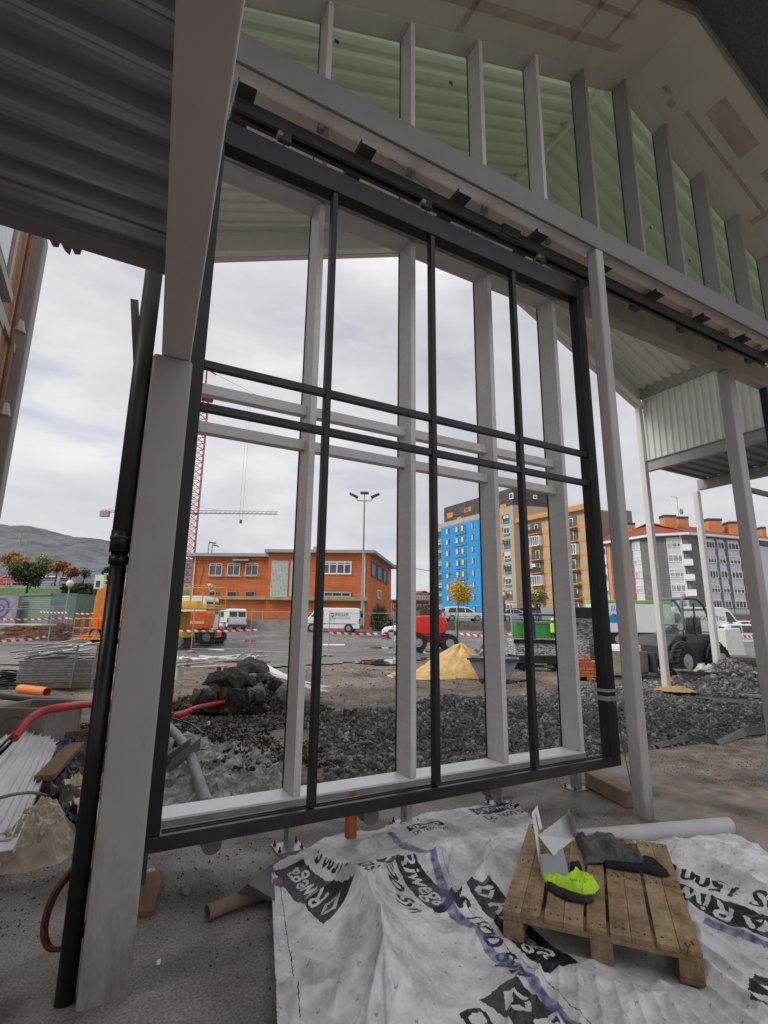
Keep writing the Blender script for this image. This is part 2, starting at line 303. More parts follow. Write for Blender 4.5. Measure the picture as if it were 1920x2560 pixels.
def mud_material():
    m=bpy.data.materials.new('wet_mud_ground'); m.use_nodes=True; t=m.node_tree; b=t.nodes['Principled BSDF']; N=t.nodes.new; L=t.links.new
    tc=N('ShaderNodeTexCoord')
    def noise(s,d=7): 
        n=N('ShaderNodeTexNoise'); n.inputs['Scale'].default_value=s; n.inputs['Detail'].default_value=d; n.inputs['Roughness'].default_value=.65; L(tc.outputs['Object'],n.inputs[0]); return n
    def ramp(n,a,b_,ca,cb):
        r=N('ShaderNodeValToRGB'); e=r.color_ramp.elements; e[0].position=a; e[1].position=b_; e[0].color=(*ca,1); e[1].color=(*cb,1); L(n.outputs[0],r.inputs[0]); return r
    a=ramp(noise(.6),.38,.62,(.085,.068,.052),(.27,.222,.17)); c=ramp(noise(14,8),.35,.7,(.45,.43,.42),(1.2,1.2,1.2))
    mx=N('ShaderNodeMixRGB'); mx.blend_type='MULTIPLY'; mx.inputs[0].default_value=.9; L(a.outputs[0],mx.inputs[1]); L(c.outputs[0],mx.inputs[2]); L(mx.outputs[0],b.inputs['Base Color'])
    rr=ramp(noise(.7,5),.4,.6,(.35,.35,.35),(.9,.9,.9)); L(rr.outputs[0],b.inputs['Roughness'])
    bp=N('ShaderNodeBump'); bp.inputs['Distance'].default_value=.06; bp.inputs['Strength'].default_value=.8; L(noise(9,8).outputs[0],bp.inputs['Height']); L(bp.outputs[0],b.inputs['Normal'])
    return m
def road_material():
    m=bpy.data.materials.new('wet_asphalt'); m.use_nodes=True; t=m.node_tree; b=t.nodes['Principled BSDF']; N=t.nodes.new; L=t.links.new
    tc=N('ShaderNodeTexCoord')
    def noise(s,d=7): 
        n=N('ShaderNodeTexNoise'); n.inputs['Scale'].default_value=s; n.inputs['Detail'].default_value=d; L(tc.outputs['Object'],n.inputs[0]); return n
    def ramp(n,a,b_,ca,cb):
        r=N('ShaderNodeValToRGB'); e=r.color_ramp.elements; e[0].position=a; e[1].position=b_; e[0].color=(*ca,1); e[1].color=(*cb,1); L(n.outputs[0],r.inputs[0]); return r
    a=ramp(noise(.25),.3,.7,(.085,.083,.082),(.20,.195,.185)); c=ramp(noise(35,5),.3,.7,(.75,.75,.75),(1.15,1.15,1.15))
    mx=N('ShaderNodeMixRGB'); mx.blend_type='MULTIPLY'; mx.inputs[0].default_value=.9; L(a.outputs[0],mx.inputs[1]); L(c.outputs[0],mx.inputs[2]); L(mx.outputs[0],b.inputs['Base Color'])
    rr=ramp(noise(.35,5),.45,.6,(.28,.28,.28),(.75,.75,.75)); L(rr.outputs[0],b.inputs['Roughness'])
    bp=N('ShaderNodeBump'); bp.inputs['Distance'].default_value=.01; bp.inputs['Strength'].default_value=.5; L(noise(40,4).outputs[0],bp.inputs['Height']); L(bp.outputs[0],b.inputs['Normal'])
    return m
def grid(name,x0,x1,nx,y0,y1,ny,fz,mats,mask=None,view=False,smooth=True):
    xs=np.linspace(x0,x1,nx) if not callable(x0) else None
    X,Y=np.meshgrid(np.linspace(x0,x1,nx),np.linspace(y0,y1,ny),indexing='ij')
    if view: # x = sideways, y = depth in the heading frame
        a,b=X,Y; X=a*HF.y+b*HF.x; Y=-a*HF.x+b*HF.y
    Z=fz(X,Y)
    V=np.stack([X.ravel(),Y.ravel(),Z.ravel()],1); i,j=np.meshgrid(np.arange(nx-1),np.arange(ny-1),indexing='ij'); q=(i*ny+j).ravel()
    Fq=np.stack([q,q+ny,q+ny+1,q+1],1)
    if mask is not None:
        c=V[Fq].mean(1); Fq=Fq[mask(c[:,0],c[:,1])]
    return npmesh(name,V,Fq,mats,smooth=smooth)
def npgz(X,Y):
    t=np.clip((X*HF.x+Y*HF.y-21)/27,0,1); return .65*t*t*(3-2*t)
def wn(X,Y): return X*HF.x+Y*HF.y
MUDM=mud_material(); ROADM=road_material(); FLM=floor_material()
slab_edge=lambda X: 4.42+.10*np.sin(X*1.3)+.16*fbm(X*1.4,X*0+3,3,5)
tag(grid('concrete_floor',-9,16,420,-9,5.2,240,lambda X,Y:.004*fbm(X*3,Y*3,3)+0*X-.25*np.clip(Y-slab_edge(X),0,1),[FLM],mask=lambda x,y:y<slab_edge(x)+.12),kind='structure')
def near_z(X,Y):
    w=wn(X,Y); a=np.clip((20-w)/5,0,1)*np.clip((Y-4.3)/1.5,0,1)
    return npgz(X,Y)-.03-.05*np.clip(4.6-Y,0,1)+a*(.20*fbm(X*.6,Y*.6,3,2)+.13*fbm(X*2.1,Y*2.1,5,9))
tag(grid('muddy_ground',-14,34,380,4.2,30,300,near_z,[MUDM],mask=lambda x,y:wn(x,y)<25),kind='structure')
tag(grid('ground',-900,900,60,-300,1500,60,lambda X,Y:npgz(X,Y)-.12-.25*np.clip((26-wn(X,Y)),0,1)-2.*np.clip((wn(X,Y)-90)/60,0,1)*0,[MUDM],view=True),kind='structure')
road_near=lambda a: 17.5+5.5/(1+np.exp(-(a+1.5)*1.1))-3.5*np.clip((a-7)/6,0,1)
def road_mask(x,y):
    a=x*HF.y-y*HF.x; w=wn(x,y); return w>road_near(a)+1.6*fbm(a*.7,w*.4,3,4)
tag(grid('asphalt_yard',-60,60,360,13,90,230,lambda X,Y:npgz(X,Y)+.006,[ROADM],mask=road_mask,view=True),kind='structure')
def crumbs(rg,n):
    x=rg.uniform(-1.5,9,n); y=rg.uniform(.6,4.4,n); return x,y,0*x,(fbm(x*1.3,y*1.3,4,21)>.05)&(y<slab_edge(x))
PUDN=1
# puddles and painted lines
PUD=M('puddle_water',(.05,.05,.048),.03,.1,3,spec=1)
def patch(name,pts,mat,dz,kind='structure'):
    mb=MB(); q=[PG(*p) for p in pts]; c=sum(q,Vector())/len(q); q=[c]+[Vector((p.x,p.y,gz(p.x,p.y))) for p in q]; n=len(q)-1
    mb.add([v+Vector((0,0,dz)) for v in q],[(0,i+1,(i+1)%n+1) for i in range(n)]); o=mb.obj(name,mat,recalc=False); 
    for p in o.data.polygons:
        if p.normal.z<0: p.flip()
    return tag(o,kind=kind)
def blobpts(cx,cy,rx,ry,n=18,s=0):
    r=random.Random(s); return [(cx+rx*cos(2*pi*i/n)*r.uniform(.7,1.15),cy+ry*sin(2*pi*i/n)*r.uniform(.6,1.2)) for i in range(n)]
for i,(a,b,c,d) in enumerate([(960,1657,52,6),(905,1656,22,3),(1010,1648,60,4),(960,1620,40,2.2),(620,1602,26,3),(1065,1632,24,3),(550,1600,36,2)]): patch('puddle',blobpts(a,b,c,d,s=i),PUD,.014)
SANDM=M('yellow_sand',(.36,.235,.095),.95,.3,6,bump=.5,bscale=30,col2=(.56,.40,.19))
for a,b,c,d,s in [(1015,1690,38,7,4),(1300,1700,30,4,5)]: patch('sand_spill',blobpts(a,b,c,d,30,s),M('muddy_sand',(.22,.16,.085),.95,.3,6,bump=.5,bscale=30,col2=(.36,.27,.15)),.05 if b>1668 else .02)
for q in [((805,1611),(862,1611),(862,1614),(805,1614)),((520,1622),(560,1624),(560,1627),(520,1625)),((1450,1650),(1520,1652),(1520,1654),(1450,1652))]: patch('parking_line',q,TAPW,.016)
# gravel: tens of thousands of crushed stones
def scatter_rocks(name,n,fpos,rmin,rmax,mats,seed):
    rg=np.random.default_rng(seed); x,y,z,ok=fpos(rg,n); x,y,z=x[ok],y[ok],z[ok]; n=len(x)
    base=np.array(ICO[0]); fa=np.array(ICO[1]); f=1+rg.uniform(-.38,.38,(n,12,1)); ax=rg.uniform(.55,1.25,(n,1,3)); ax[:,:,2]*=.75
    v=base[None]*f*ax; q=rg.normal(size=(n,4)); q/=np.linalg.norm(q,axis=1)[:,None]; a,b,c,d=q.T
    R=np.stack([1-2*(c*c+d*d),2*(b*c-a*d),2*(b*d+a*c),2*(b*c+a*d),1-2*(b*b+d*d),2*(c*d-a*b),2*(b*d-a*c),2*(c*d+a*b),1-2*(b*b+c*c)],1).reshape(n,3,3)
    v=np.einsum('nij,nkj->nki',R,v); r=rmin+(rmax-rmin)*rg.uniform(0,1,n)**1.8; w=x*HF.x+y*HF.y; r=r*(1+np.clip((w-8)/14,0,.8))
    v=v*r[:,None,None]+np.stack([x,y,z+r*.25],1)[:,None,:]
    Fq=(fa[None]+(np.arange(n)*12)[:,None,None]).reshape(-1,3); mi=np.repeat(rg.choice(len(mats),n,p=[.52,.36,.12][:len(mats)] if len(mats)==3 else None),20)
    return tag(npmesh(name,v.reshape(-1,3),Fq,mats,mi),kind='stuff')
G1=M('gravel_dark',(.095,.097,.098),.75,.3,30); G2=M('gravel_mid',(.19,.19,.185),.8,.3,30); G3=M('gravel_light',(.36,.355,.34),.85,.3,30)
def sam(rg,n,X0,X1,Y0,Y1,cond,zf=None):
    x=rg.uniform(X0,X1,n); y=rg.uniform(Y0,Y1,n); z=near_z(x,y) if zf is None else zf(x,y); return x,y,z,cond(x,y)
gedge=lambda x:9.0+.8*fbm(x*.5,x*0,3,8)+.10*np.clip(x-7,0,20)
scatter_rocks('gravel',62000,lambda rg,n:sam(rg,n,1.7,17,4.3,13.0,lambda x,y:(y>slab_edge(x)-.02)&(y<gedge(x))&(x>1.9+.32*(y-4.4)+.5*fbm(y,x,2,1))),.014,.052,[G1,G2,G3],11)
scatter_rocks('scattered_rubble',5200,lambda rg,n:sam(rg,n,-4,24,4.7,19,lambda x,y:(wn(x,y)<19)&(fbm(x*.8,y*.8,3,6)>-.08)),.006,.026,[M('mud_clod',(.07,.06,.052),.95,.3,20),G2,M('brown_stone',(.16,.12,.09),.9,.3,20)],12)
def moundz(cx,cy,rx,ry,h,seed=3):
    return lambda x,y: h*np.clip(1-np.sqrt(((x-cx)/rx)**2+((y-cy)/ry)**2)+.25*fbm(x*2,y*2,3,seed),0,1)
mz=moundz(14.3,7.6,2.0,1.5,.75)
o=grid('gravel_heap',12.0,17,70,5.8,9.6,60,lambda X,Y:mz(X,Y)-.03,[G1],smooth=True); tag(o,'heap of dark crushed stone at the far right beside the white posts','gravel heap')
st=scatter_rocks('stone',11000,lambda rg,n:sam(rg,n,12,17,5.8,9.6,lambda x,y:mz(x,y)>.02,lambda x,y:mz(x,y)-.02),.025,.05,[G1,G2,G3],13); st.parent=o
scatter_rocks('floor_grit',9000,crumbs,.0015,.006,[M('dark_crumb',(.06,.05,.042),.95,.3,20),M('grey_crumb',(.22,.20,.18),.9,.3,20)],19) if 0 else None
_s=scatter_rocks('floor_grit',16000,crumbs,.0015,.0075,[M('dark_crumb',(.05,.042,.036),.95,.3,20),M('mid_crumb',(.12,.105,.09),.95,.3,20),M('grey_crumb',(.26,.24,.22),.9,.3,20)],19)
# ================================================================ HALL STRUCTURE
def solo(name,mat,label,cat,boxes,group=None,bevel=.006,seg=2,smooth=False):
    mb=MB()
    for b in boxes: mb.box(*b)
    b0=boxes[0]; return single(mb,name,mat,label,cat,((b0[0]+b0[1])/2,(b0[2]+b0[3])/2,b0[4]),group=group,bevel=bevel,seg=seg)
def xcol(name,label,x0,x1,y0,y1,z0,z1,mat=WPA,bev=.018,group=None):
    o=solo(name,mat,label,'column',[(x0,x1,y0,y1,z0,z1)],group,bevel=bev,seg=3); return o
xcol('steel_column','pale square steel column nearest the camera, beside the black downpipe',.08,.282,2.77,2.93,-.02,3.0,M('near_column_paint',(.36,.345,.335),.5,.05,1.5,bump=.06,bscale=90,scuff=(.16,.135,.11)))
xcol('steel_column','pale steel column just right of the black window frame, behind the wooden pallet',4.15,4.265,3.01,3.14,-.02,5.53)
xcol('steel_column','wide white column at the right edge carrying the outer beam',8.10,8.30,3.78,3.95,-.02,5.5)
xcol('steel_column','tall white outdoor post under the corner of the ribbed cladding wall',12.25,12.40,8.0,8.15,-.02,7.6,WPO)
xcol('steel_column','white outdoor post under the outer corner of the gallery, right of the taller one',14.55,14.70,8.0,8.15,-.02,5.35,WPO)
# sand spread at the outdoor post feet
for (cx,cy,r,s) in ((12.45,7.85,.75,1),(14.5,7.8,.45,2)):
    f=moundz(cx,cy,r,r*.8,.10,s); o=grid('sand_ring',cx-r*1.3,cx+r*1.3,40,cy-r*1.3,cy+r*1.3,40,lambda X,Y:f(X,Y)-.012+near_z(X,Y)*0+.05,[SANDM],mask=lambda x,y:f(x,y)>.012); tag(o,kind='structure')
solo('hall_beam',GP,'long grey steel beam crossing the upper picture above the black track','beam',[(.30,14.0,3.0,3.03,5.485,5.76)],bevel=.008,seg=3)
solo('outer_beam',WPA,'white beam on the outer facade line resting on the right edge column','beam',[(4.36,14.0,3.78,3.95,5.50,5.87)],bevel=.03,seg=4)
# cross beam on the near column (runs back over the camera)
mb=MB(); a=Vector((.205,2.93,3.0)); b=Vector((-.36,-4.6,3.0)); d=(b-a).normalized(); n=Vector((-d.y,d.x,0)); mb.obox(a-n*.074,b-a,n*.148,(0,0,.36))
single(mb,'cross_beam',M('pale_beam_paint',(.70,.655,.64),.5,.05,1.2,bump=.05),'pale beam running overhead from the top of the near column','beam',(.2,2.9,3.0),bevel=.01)
# mezzanine deck, ribs along X
def ribbed(x0,x1,y0,y1,pitch,depth,zf,top=.02,frac=(.42,.5,.92)):
    mb=MB(); y=y0; prof=[]
    while y<y1: prof+= [(y,0),(y+pitch*frac[0],0),(y+pitch*frac[1],depth),(y+pitch*frac[2],depth)]; y+=pitch
    prof=[(min(p,y1),h) for p,h in prof]+[(y1,0)]
    n=len(prof)
    if callable(zf): xs=x0 if isinstance(x0,list) else [x0,x1]
    else: xs=[x0,x1]; z_=zf; zf=lambda x:z_
    vs=[(x,p,zf(x)+h) for x in xs for p,h in prof]+[(x,p,zf(x)+h+top) for x in xs for p,h in prof]; k=len(xs)*n
    fs=[]
    for i in range(len(xs)-1):
        for j in range(n-1):
            q=(i*n+j,i*n+j+1,(i+1)*n+j+1,(i+1)*n+j); fs+=[q[::-1],tuple(t+k for t in q)]
    for i in (0,len(xs)-1):
        for j in range(n-1): fs.append((i*n+j,i*n+j+1,i*n+j+1+k,i*n+j+k))
    return mb.add(vs,fs)
t=thing('mezzanine_deck','dark ribbed metal floor deck overhead on the left','floor deck',(-3,0,3.35))
DKM=M('galvanised_deck',(.50,.49,.54),.28,.25,4,metal=.65,stretch=(.3,6,1))
mb=MB(); y=-4.6
prof=[]
while y<2.36:
    prof+=[(y,0),(y+.012,-.012),(y+.024,0),(y+.036,-.012),(y+.048,0),(y+.075,.0),(y+.10,.055),(y+.165,.055)]; y+=.185
prof=[(min(p,2.40),h) for p,h in prof]; n=len(prof); z=3.36
mb.add([(x,p,z+h) for x in (-9,.13) for p,h in prof]+[(-9,-4.6,z+.1),(-9,2.4,z+.1),(.13,-4.6,z+.1),(.13,2.4,z+.1)],[(j,j+1,n+j+1,n+j) for j in range(n-1)]+[(2*n,2*n+1,2*n+3,2*n+2)])
mb.obj('deck_sheet',DKM,t,recalc=False)
mb=MB().box(-9,.10,2.40,2.52,3.30,3.62); mb.obj('edge_channel',M('channel_grey',(.26,.25,.26),.5,.1,2),t,bevel=.008)
mb=MB().box(-9,.10,2.27,2.40,3.34,3.352); mb.obj('edge_flange',DKM,t)
for i,(a,b_) in enumerate(((128,607),(158,618),(183,626),(205,606))):   # torn sheet ends hanging from the edge
    p=PY(a,b_,2.6); mb=MB(); w=.03 if i<3 else .02; mb.add([p+Vector((-w,0,.05)),p+Vector((w*1.2,0,.04)),p+Vector((w,0,-.02*(i%2)-.006)),p+Vector((w*.3,.0,-.012))]+[p+Vector((-w,.01,.05)),p+Vector((w*1.2,.01,.04)),p+Vector((w,.01,-.02*(i%2)-.006)),p+Vector((w*.3,.01,-.012))],[(0,1,2,3),(7,6,5,4),(0,4,5,1),(1,5,6,2),(2,6,7,3),(3,7,4,0)])
    mb.obj('sheet_tab',ZDUL,t)
# black downpipe
t=thing('downpipe','black plastic downpipe running up the left side of the near column','pipe',(.036,2.86,0))
MB().cyl((.036,2.86,-.02),(.036,2.86,2.02),.039,n=24).obj('lower_pipe',PIPEB,t,smooth=False,bevel=0)
MB().cyl((.036,2.86,2.0),(.036,2.86,3.6),.046,n=24).obj('upper_pipe',M('grey_black_pipe',(.045,.05,.048),.5,.2,3),t)
MB().cyl((.036,2.86,1.92),(.036,2.86,2.03),.049,n=24).cyl((.036,2.86,1.86),(.036,2.86,1.90),.046,n=24).obj('joint_collar',PIPEB,t)
MB().box(.08,.13,2.85,2.87,1.985,2.0).cyl((.036,2.86,1.985),(.036,2.86,2.0),.052,n=24).obj('pipe_clip',BLK2,t)
for o in t.children: 
    o.data.polygons.foreach_set('use_smooth',[len(p.vertices)==4 for p in o.data.polygons])
mb=MB(); q=[PY(326,746,2.9),PY(346,750,2.9),PY(352,860,2.9),PY(335,948,2.9)]; mb.add(q+[p+Vector((0,.012,0)) for p in q],BOXF)
single(mb,'bracket_plate',GP,'small tapering metal plate standing out left of the upper downpipe','bracket',q[0])
# loop of brown cable round the downpipe foot
mb=MB(); pts=[PY(x,y,2.93) for x,y in ((200,2150),(165,2190),(133,2235),(112,2290),(107,2340),(125,2372),(175,2362),(215,2310),(232,2240),(226,2170))]; mb.tube(pts,.011,n=6,sub=4)
mb.tube([p+Vector((.012,.02,-.012)) for p in pts],.011,n=6,sub=4)
single(mb,'cable_loop',M('brown_cable',(.10,.035,.025),.45,.2),'brown cable loop hanging round the foot of the black downpipe','cable',(.03,2.8,0),smooth=True)
# ---------------------------------------------------------------- ceiling and gable
RX=6.4
ceil=lambda X:10.02-.44*abs(X-RX)
def gslab(mb,x0,x1,y0,y1,zf,t):
    xs=sorted({x0,x1}|({RX} if x0<RX<x1 else set()))
    for a,b in zip(xs,xs[1:]): mb.slab((a,y0,zf(a)),(b,y0,zf(b)),(b,y1,zf(b)),(a,y1,zf(a)),(0,0,t))
    return mb
t=thing('plasterboard_ceiling','pale plasterboard ceiling with taped joints following the gable','ceiling',(RX,3.2,10))
gslab(MB(),-1.5,13,2.76,3.75,ceil,.03).obj('board',PLB,t)
mb=MB()
for (x0,x1,y0,y1) in ((.5,5.6,3.35,3.47),(.5,5.4,2.98,3.06),(2.9,3.0,2.78,3.73),(4.6,4.72,2.78,3.5),(5.2,5.28,2.78,3.4),(7.5,8.4,3.0,3.3),(7.0,7.12,3.5,3.6),(7.3,9.4,3.44,3.5),(8.8,9.4,2.9,3.2),(9.4,9.5,2.78,3.7),(6.8,6.95,3.45,3.52)):
    mb.slab((x0,y0,ceil(x0)-.002),(x1,y0,ceil(x1)-.002),(x1,y1,ceil(x1)-.002),(x0,y1,ceil(x0)-.002),(0,0,.001))
mb.obj('joint_tape',JNT,t)
gslab(MB(),-1.5,13,2.72,2.76,lambda X:ceil(X)-.01,.22).obj('edge_strip',M('edge_board',(.22,.21,.20),.8,.1),t)
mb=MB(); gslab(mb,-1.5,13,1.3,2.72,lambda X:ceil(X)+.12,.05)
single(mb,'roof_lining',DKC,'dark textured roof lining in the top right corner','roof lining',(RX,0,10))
# facade: white mullioned frame
def XR(k): return 1.38+.98*k
t=thing('facade_frame','white mullioned facade frame with low sill and green glazing above','window frame',(1.35,3.85,0))
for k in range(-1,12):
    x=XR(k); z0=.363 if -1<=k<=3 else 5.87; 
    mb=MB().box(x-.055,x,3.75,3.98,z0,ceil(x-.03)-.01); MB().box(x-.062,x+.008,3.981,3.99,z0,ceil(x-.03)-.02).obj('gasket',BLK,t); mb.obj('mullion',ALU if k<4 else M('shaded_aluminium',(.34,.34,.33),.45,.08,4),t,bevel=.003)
    if k<=3 and k>=0:
        pass
for k in range(0,4):
    x=XR(k); lg=MB().box(x-.06,x-.01,3.80,3.90,.012,.30).obj('leg',ZINC,t,bevel=.002)
    f=MB().box(x-.14,x+.06,3.76,3.94,0,.012).obj('base_plate',ZINC,lg)
    for dx,dy in ((-.12,3.79),(.04,3.79),(-.12,3.91),(.04,3.91)): MB().cyl((x+dx,dy,.012),(x+dx,dy,.045),.006,n=8).cyl((x+dx,dy,.012),(x+dx,dy,.024),.013,n=6).obj('bolt',BLK2,f)
lg=MB().box(XR(-1)-.04,XR(-1),3.70,3.78,-.01,.30).obj('leg',BLK2,t)
MB().box(.34,XR(3)+.01,3.75,3.98,.30,.36).obj('sill',SILL,t,bevel=.003)
MB().box(.34,XR(3)+.01,3.745,3.75,.24,.345).obj('sill_apron',ZDUL,t)
MB().box(.34,XR(3)+.01,3.75,3.98,5.37,5.47).obj('transom',ALU,t,bevel=.003)
MB().box(.34,XR(3)+.01,3.72,3.75,5.36,5.50).obj('transom_cap',ZDUL,t,bevel=.002)
for z in (2.99,3.30):
    for k in range(-1,3): MB().box(XR(k)+.001,XR(k+1)-.056,3.85,3.93,z,z+.085).obj('rail',ALU,t,bevel=.003)
for k in range(0,4): MB().cyl((XR(k)-.12,3.70,5.355),(XR(k)+.10,3.70,5.355),.022,n=10).obj('bracket',ZDUL,t)
for k in range(-1,11):
    a,b=XR(k),XR(k+1)-.056; mb=MB(); q=[(a,3.962,6.23),(b,3.962,6.23),(b,3.962,ceil(b)-.02)]+([(RX,3.962,ceil(RX)-.02)] if a<RX<b else [])+[(a,3.962,ceil(a)-.02)]
    n=len(q); mb.add(q+[(x,y+.012,z) for x,y,z in q],[tuple(range(n))[::-1],tuple(range(n,2*n))]+[(i,(i+1)%n,n+(i+1)%n,n+i) for i in range(n)]); mb.obj('glass_pane',GLASSG,t)
gslab(MB(),-1.5,13,3.75,3.99,lambda X:ceil(X)-.012,.05).obj('top_reveal',WP,t)
for k,z,dx in ((0,7.6,.10),(1,8.0,.62),(2,7.9,.08),(3,8.2,.1),(5,7.6,.5),(6,7.4,.5),(2,7.0,.55)):
    x=XR(k)+dx; MB().box(x,x+.05,3.955,3.958,z,z+.05).obj('glass_sticker',BLK2,t)
# black sliding frame hanging from its track, behind the steel columns
t=thing('hanging_window','black metal window frame with three mullions hanging in front of the facade','window frame',(2.2,3.27,.35))  # frame and track coordinates scaled about the camera to stand behind the columns
gb=dict(bevel=.005,seg=2)
MB().box(.24,4.165,3.22,3.335,4.985,5.19).obj('header',BLK,t,**gb)
MB().box(.24,4.165,3.22,3.335,.372,.449).box(.41,4.05,3.262,3.268,.449,.455).box(.41,4.05,3.296,3.302,.449,.455).obj('bottom_rail',M('black_rail_coating',(.028,.028,.03),.28,.3,6),t,**gb)
MB().box(.25,.398,3.22,3.335,.451,4.983).obj('post',BLK,t,**gb)
MB().box(4.055,4.165,3.22,3.335,.451,4.983).obj('post',BLK,t,**gb)
for x in (1.296,2.238,3.195): MB().box(x-.046,x,3.227,3.292,.457,4.983).obj('mullion',BLK,t,**gb)
xs=[.398,1.250,1.296,2.192,2.238,3.149,3.195,4.055]
BLR=M('flare_dust_black_rail',(.03,.03,.033),.45,.25,5,bump=.06,bscale=40,scuff=(.09,.085,.08))  # lighter than the frame's black: lens flare and dust put into the colour
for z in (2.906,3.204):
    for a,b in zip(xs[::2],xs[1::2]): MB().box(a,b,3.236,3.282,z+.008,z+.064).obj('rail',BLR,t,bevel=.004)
for x in (.84,2.18,3.61):
    h=MB().box(x-.05,x+.05,3.26,3.30,5.29,5.375).cyl((x,3.28,5.19),(x,3.28,5.29),.009,n=8).obj('hanger',BLK2,t); MB().cyl((x-.04,3.25,5.33),(x-.04,3.31,5.33),.022,n=10).obj('roller',ZDUL,h)
t=thing('sliding_track','black overhead track with short cross arms above the black frame','track',(4,3.3,5.4))
MB().box(.437,8.30,3.265,3.373,5.474,5.499).box(.437,8.30,3.265,3.278,5.385,5.474).box(.437,8.30,3.36,3.373,5.385,5.474).box(.437,8.30,3.278,3.297,5.385,5.396).box(.437,8.30,3.341,3.36,5.385,5.396).obj('channel',BLK2,t,bevel=.003)
for x in (.51,1.53,2.54,3.54,4.53,5.49,6.47,7.46,8.18):
    MB().box(x-.07,x+.07,3.158,3.55,5.501,5.510).box(x-.07,x-.062,3.17,3.54,5.51,5.56).obj('cross_arm',BLK2,t)
MB().box(3.08,3.32,3.25,3.386,5.404,5.518).obj('splice_sleeve',BLK2,t,bevel=.002)
t=thing('head_profiles','thin galvanised profiles spanning behind the track under the grey beam','profile',(2.8,3.65,5.5))
p=PY(1215,590,3.66);q=PY(1460,694,3.66); MB().bar(p,q,.03,.02).obj('profile',ZINC,t); MB().bar(p+Vector((0,.03,.06)),q+Vector((0,.03,.06)),.02,.02).obj('profile',ZINC,t)
p=PY(976,396,3.24);q=PY(1098,492,3.40); single(MB().cyl(p,q,.007,n=6),'steel_rod',ZINC,'thin steel rod lying aslant on the black overhead track','rod',p)
# pale beam underside sloped through image sight lines, from beam foot to facade mullions
t=thing('beam_underside','pale underside panel sloping up from the foot of the grey beam to the facade mullions','lining panel',(6,3.4,5.8))
LIN=M('warm_white_underside',(.74,.68,.62),.6,.08,.8)
MB().add([(.32,3.03,5.487),(13,3.03,5.487),(13,3.752,6.21),(.32,3.752,6.21),(.32,3.03,5.50),(13,3.03,5.50),(13,3.74,6.22),(.32,3.74,6.22)],BOXF).obj('sloping_panel',LIN,t)
for k in range(-1,12): 
    a_,b_=XR(k)+.001,min(13,XR(k+1)-.056); MB().box(a_,b_,3.753,3.955,6.21,6.22).obj('flat_panel',LIN,t)
for k in range(0,12):
    x=XR(k); MB().box(x-.12,x-.057,3.70,3.75,6.10,6.106).box(x-.12,x-.114,3.70,3.75,6.106,6.16).obj('angle_cleat',ZDUL,t)
# canopy outside
zs=lambda X:10.50-.43*abs(X-RX)
t=thing('canopy','white profiled-sheet gable canopy projecting outside the facade','canopy',(RX,6,9))
mb=ribbed([.3,RX,12.4],None,4.0,8.035,.245,-.062,zs); mb.obj('soffit_sheet',CORR,t,recalc=False)
def fasc(mb,y0,y1,dz0,dz1):
    for a,b in ((.3,RX),(RX,12.42)): mb.slab((a,y0,zs(a)-.55+dz0),(b,y0,zs(b)-.55+dz0),(b,y1,zs(b)-.55+dz0),(a,y1,zs(a)-.55+dz0),(0,0,dz1-dz0))
    return mb
fasc(MB(),8.036,8.15,0,.62).obj('fascia',M('fascia_white',(.74,.72,.71),.5,.06,.6),t)
fasc(MB(),7.90,8.028,.02,.06).obj('fascia_flange',CORR,t)
MB().box(RX-.04,RX+.04,4.0,8.0,zs(RX)-.16,zs(RX)-.01).obj('ridge_cover',CORR,t)
MB().box(12.30,12.42,3.98,8.0,7.63,7.95).obj('eave_beam',WPA,t,bevel=.01)
t=thing('gallery_wall','white ribbed cladding wall of the raised gallery between the white posts','cladding wall',(12.4,6,5.6))
mb=MB(); y=3.98; prof=[]
while y<7.98: prof+=[(y,0),(y+.085,0),(y+.10,.045),(y+.150,.045)]; y+=.168
prof=[(min(p,7.98),h) for p,h in prof]; n=len(prof)
mb.add([(12.42-h,p,z) for z in (5.87,7.63) for p,h in prof],[(j,j+1,n+j+1,n+j) for j in range(n-1)]); mb.obj('ribbed_sheet',CORR,t,recalc=False)
MB().box(12.34,12.44,3.98,7.99,5.57,5.868).box(12.30,12.34,3.98,7.99,5.848,5.868).box(12.30,12.34,3.98,7.99,5.57,5.59).obj('bottom_channel',WPA,t)
for x in (12.41,): MB().box(x,x+.012,7.96,8.0,5.6,7.6).obj('corner_trim',WP,t)
t=thing('gallery_deck','underside of the raised gallery floor with dark ribs','floor deck',(13.5,6,5.6))
mb=ribbed(12.45,14.55,3.98,7.8,.30,-.05,5.66); mb.obj('ribbed_deck',M('deck_under_grey',(.22,.22,.22),.5,.15,3,metal=.3),t,recalc=False)
MB().box(14.55,14.70,3.98,7.99,5.36,5.66).obj('edge_beam',WPA,t,bevel=.01)
MB().box(12.45,14.549,7.85,7.99,5.38,5.60).obj('end_beam',WPA,t,bevel=.01) if 0 else None
# glazed panel and second black rails at the right edge
t=thing('side_glazing','pale glazed panel with a black edge at the far right edge','glazing',(9.7,3.9,0))
MB().box(9.32,11.3,3.84,3.86,.3,5.45).obj('panel',M('pale_green_panel',(.45,.50,.43),.4,.06),t); MB().box(9.27,9.32,3.80,3.90,.1,5.48).obj('edge_post',BLK,t)
for z in (3.55,2.75): MB().box(8.32,9.26,3.80,3.85,z,z+.07).obj('rail',BLK2,t)
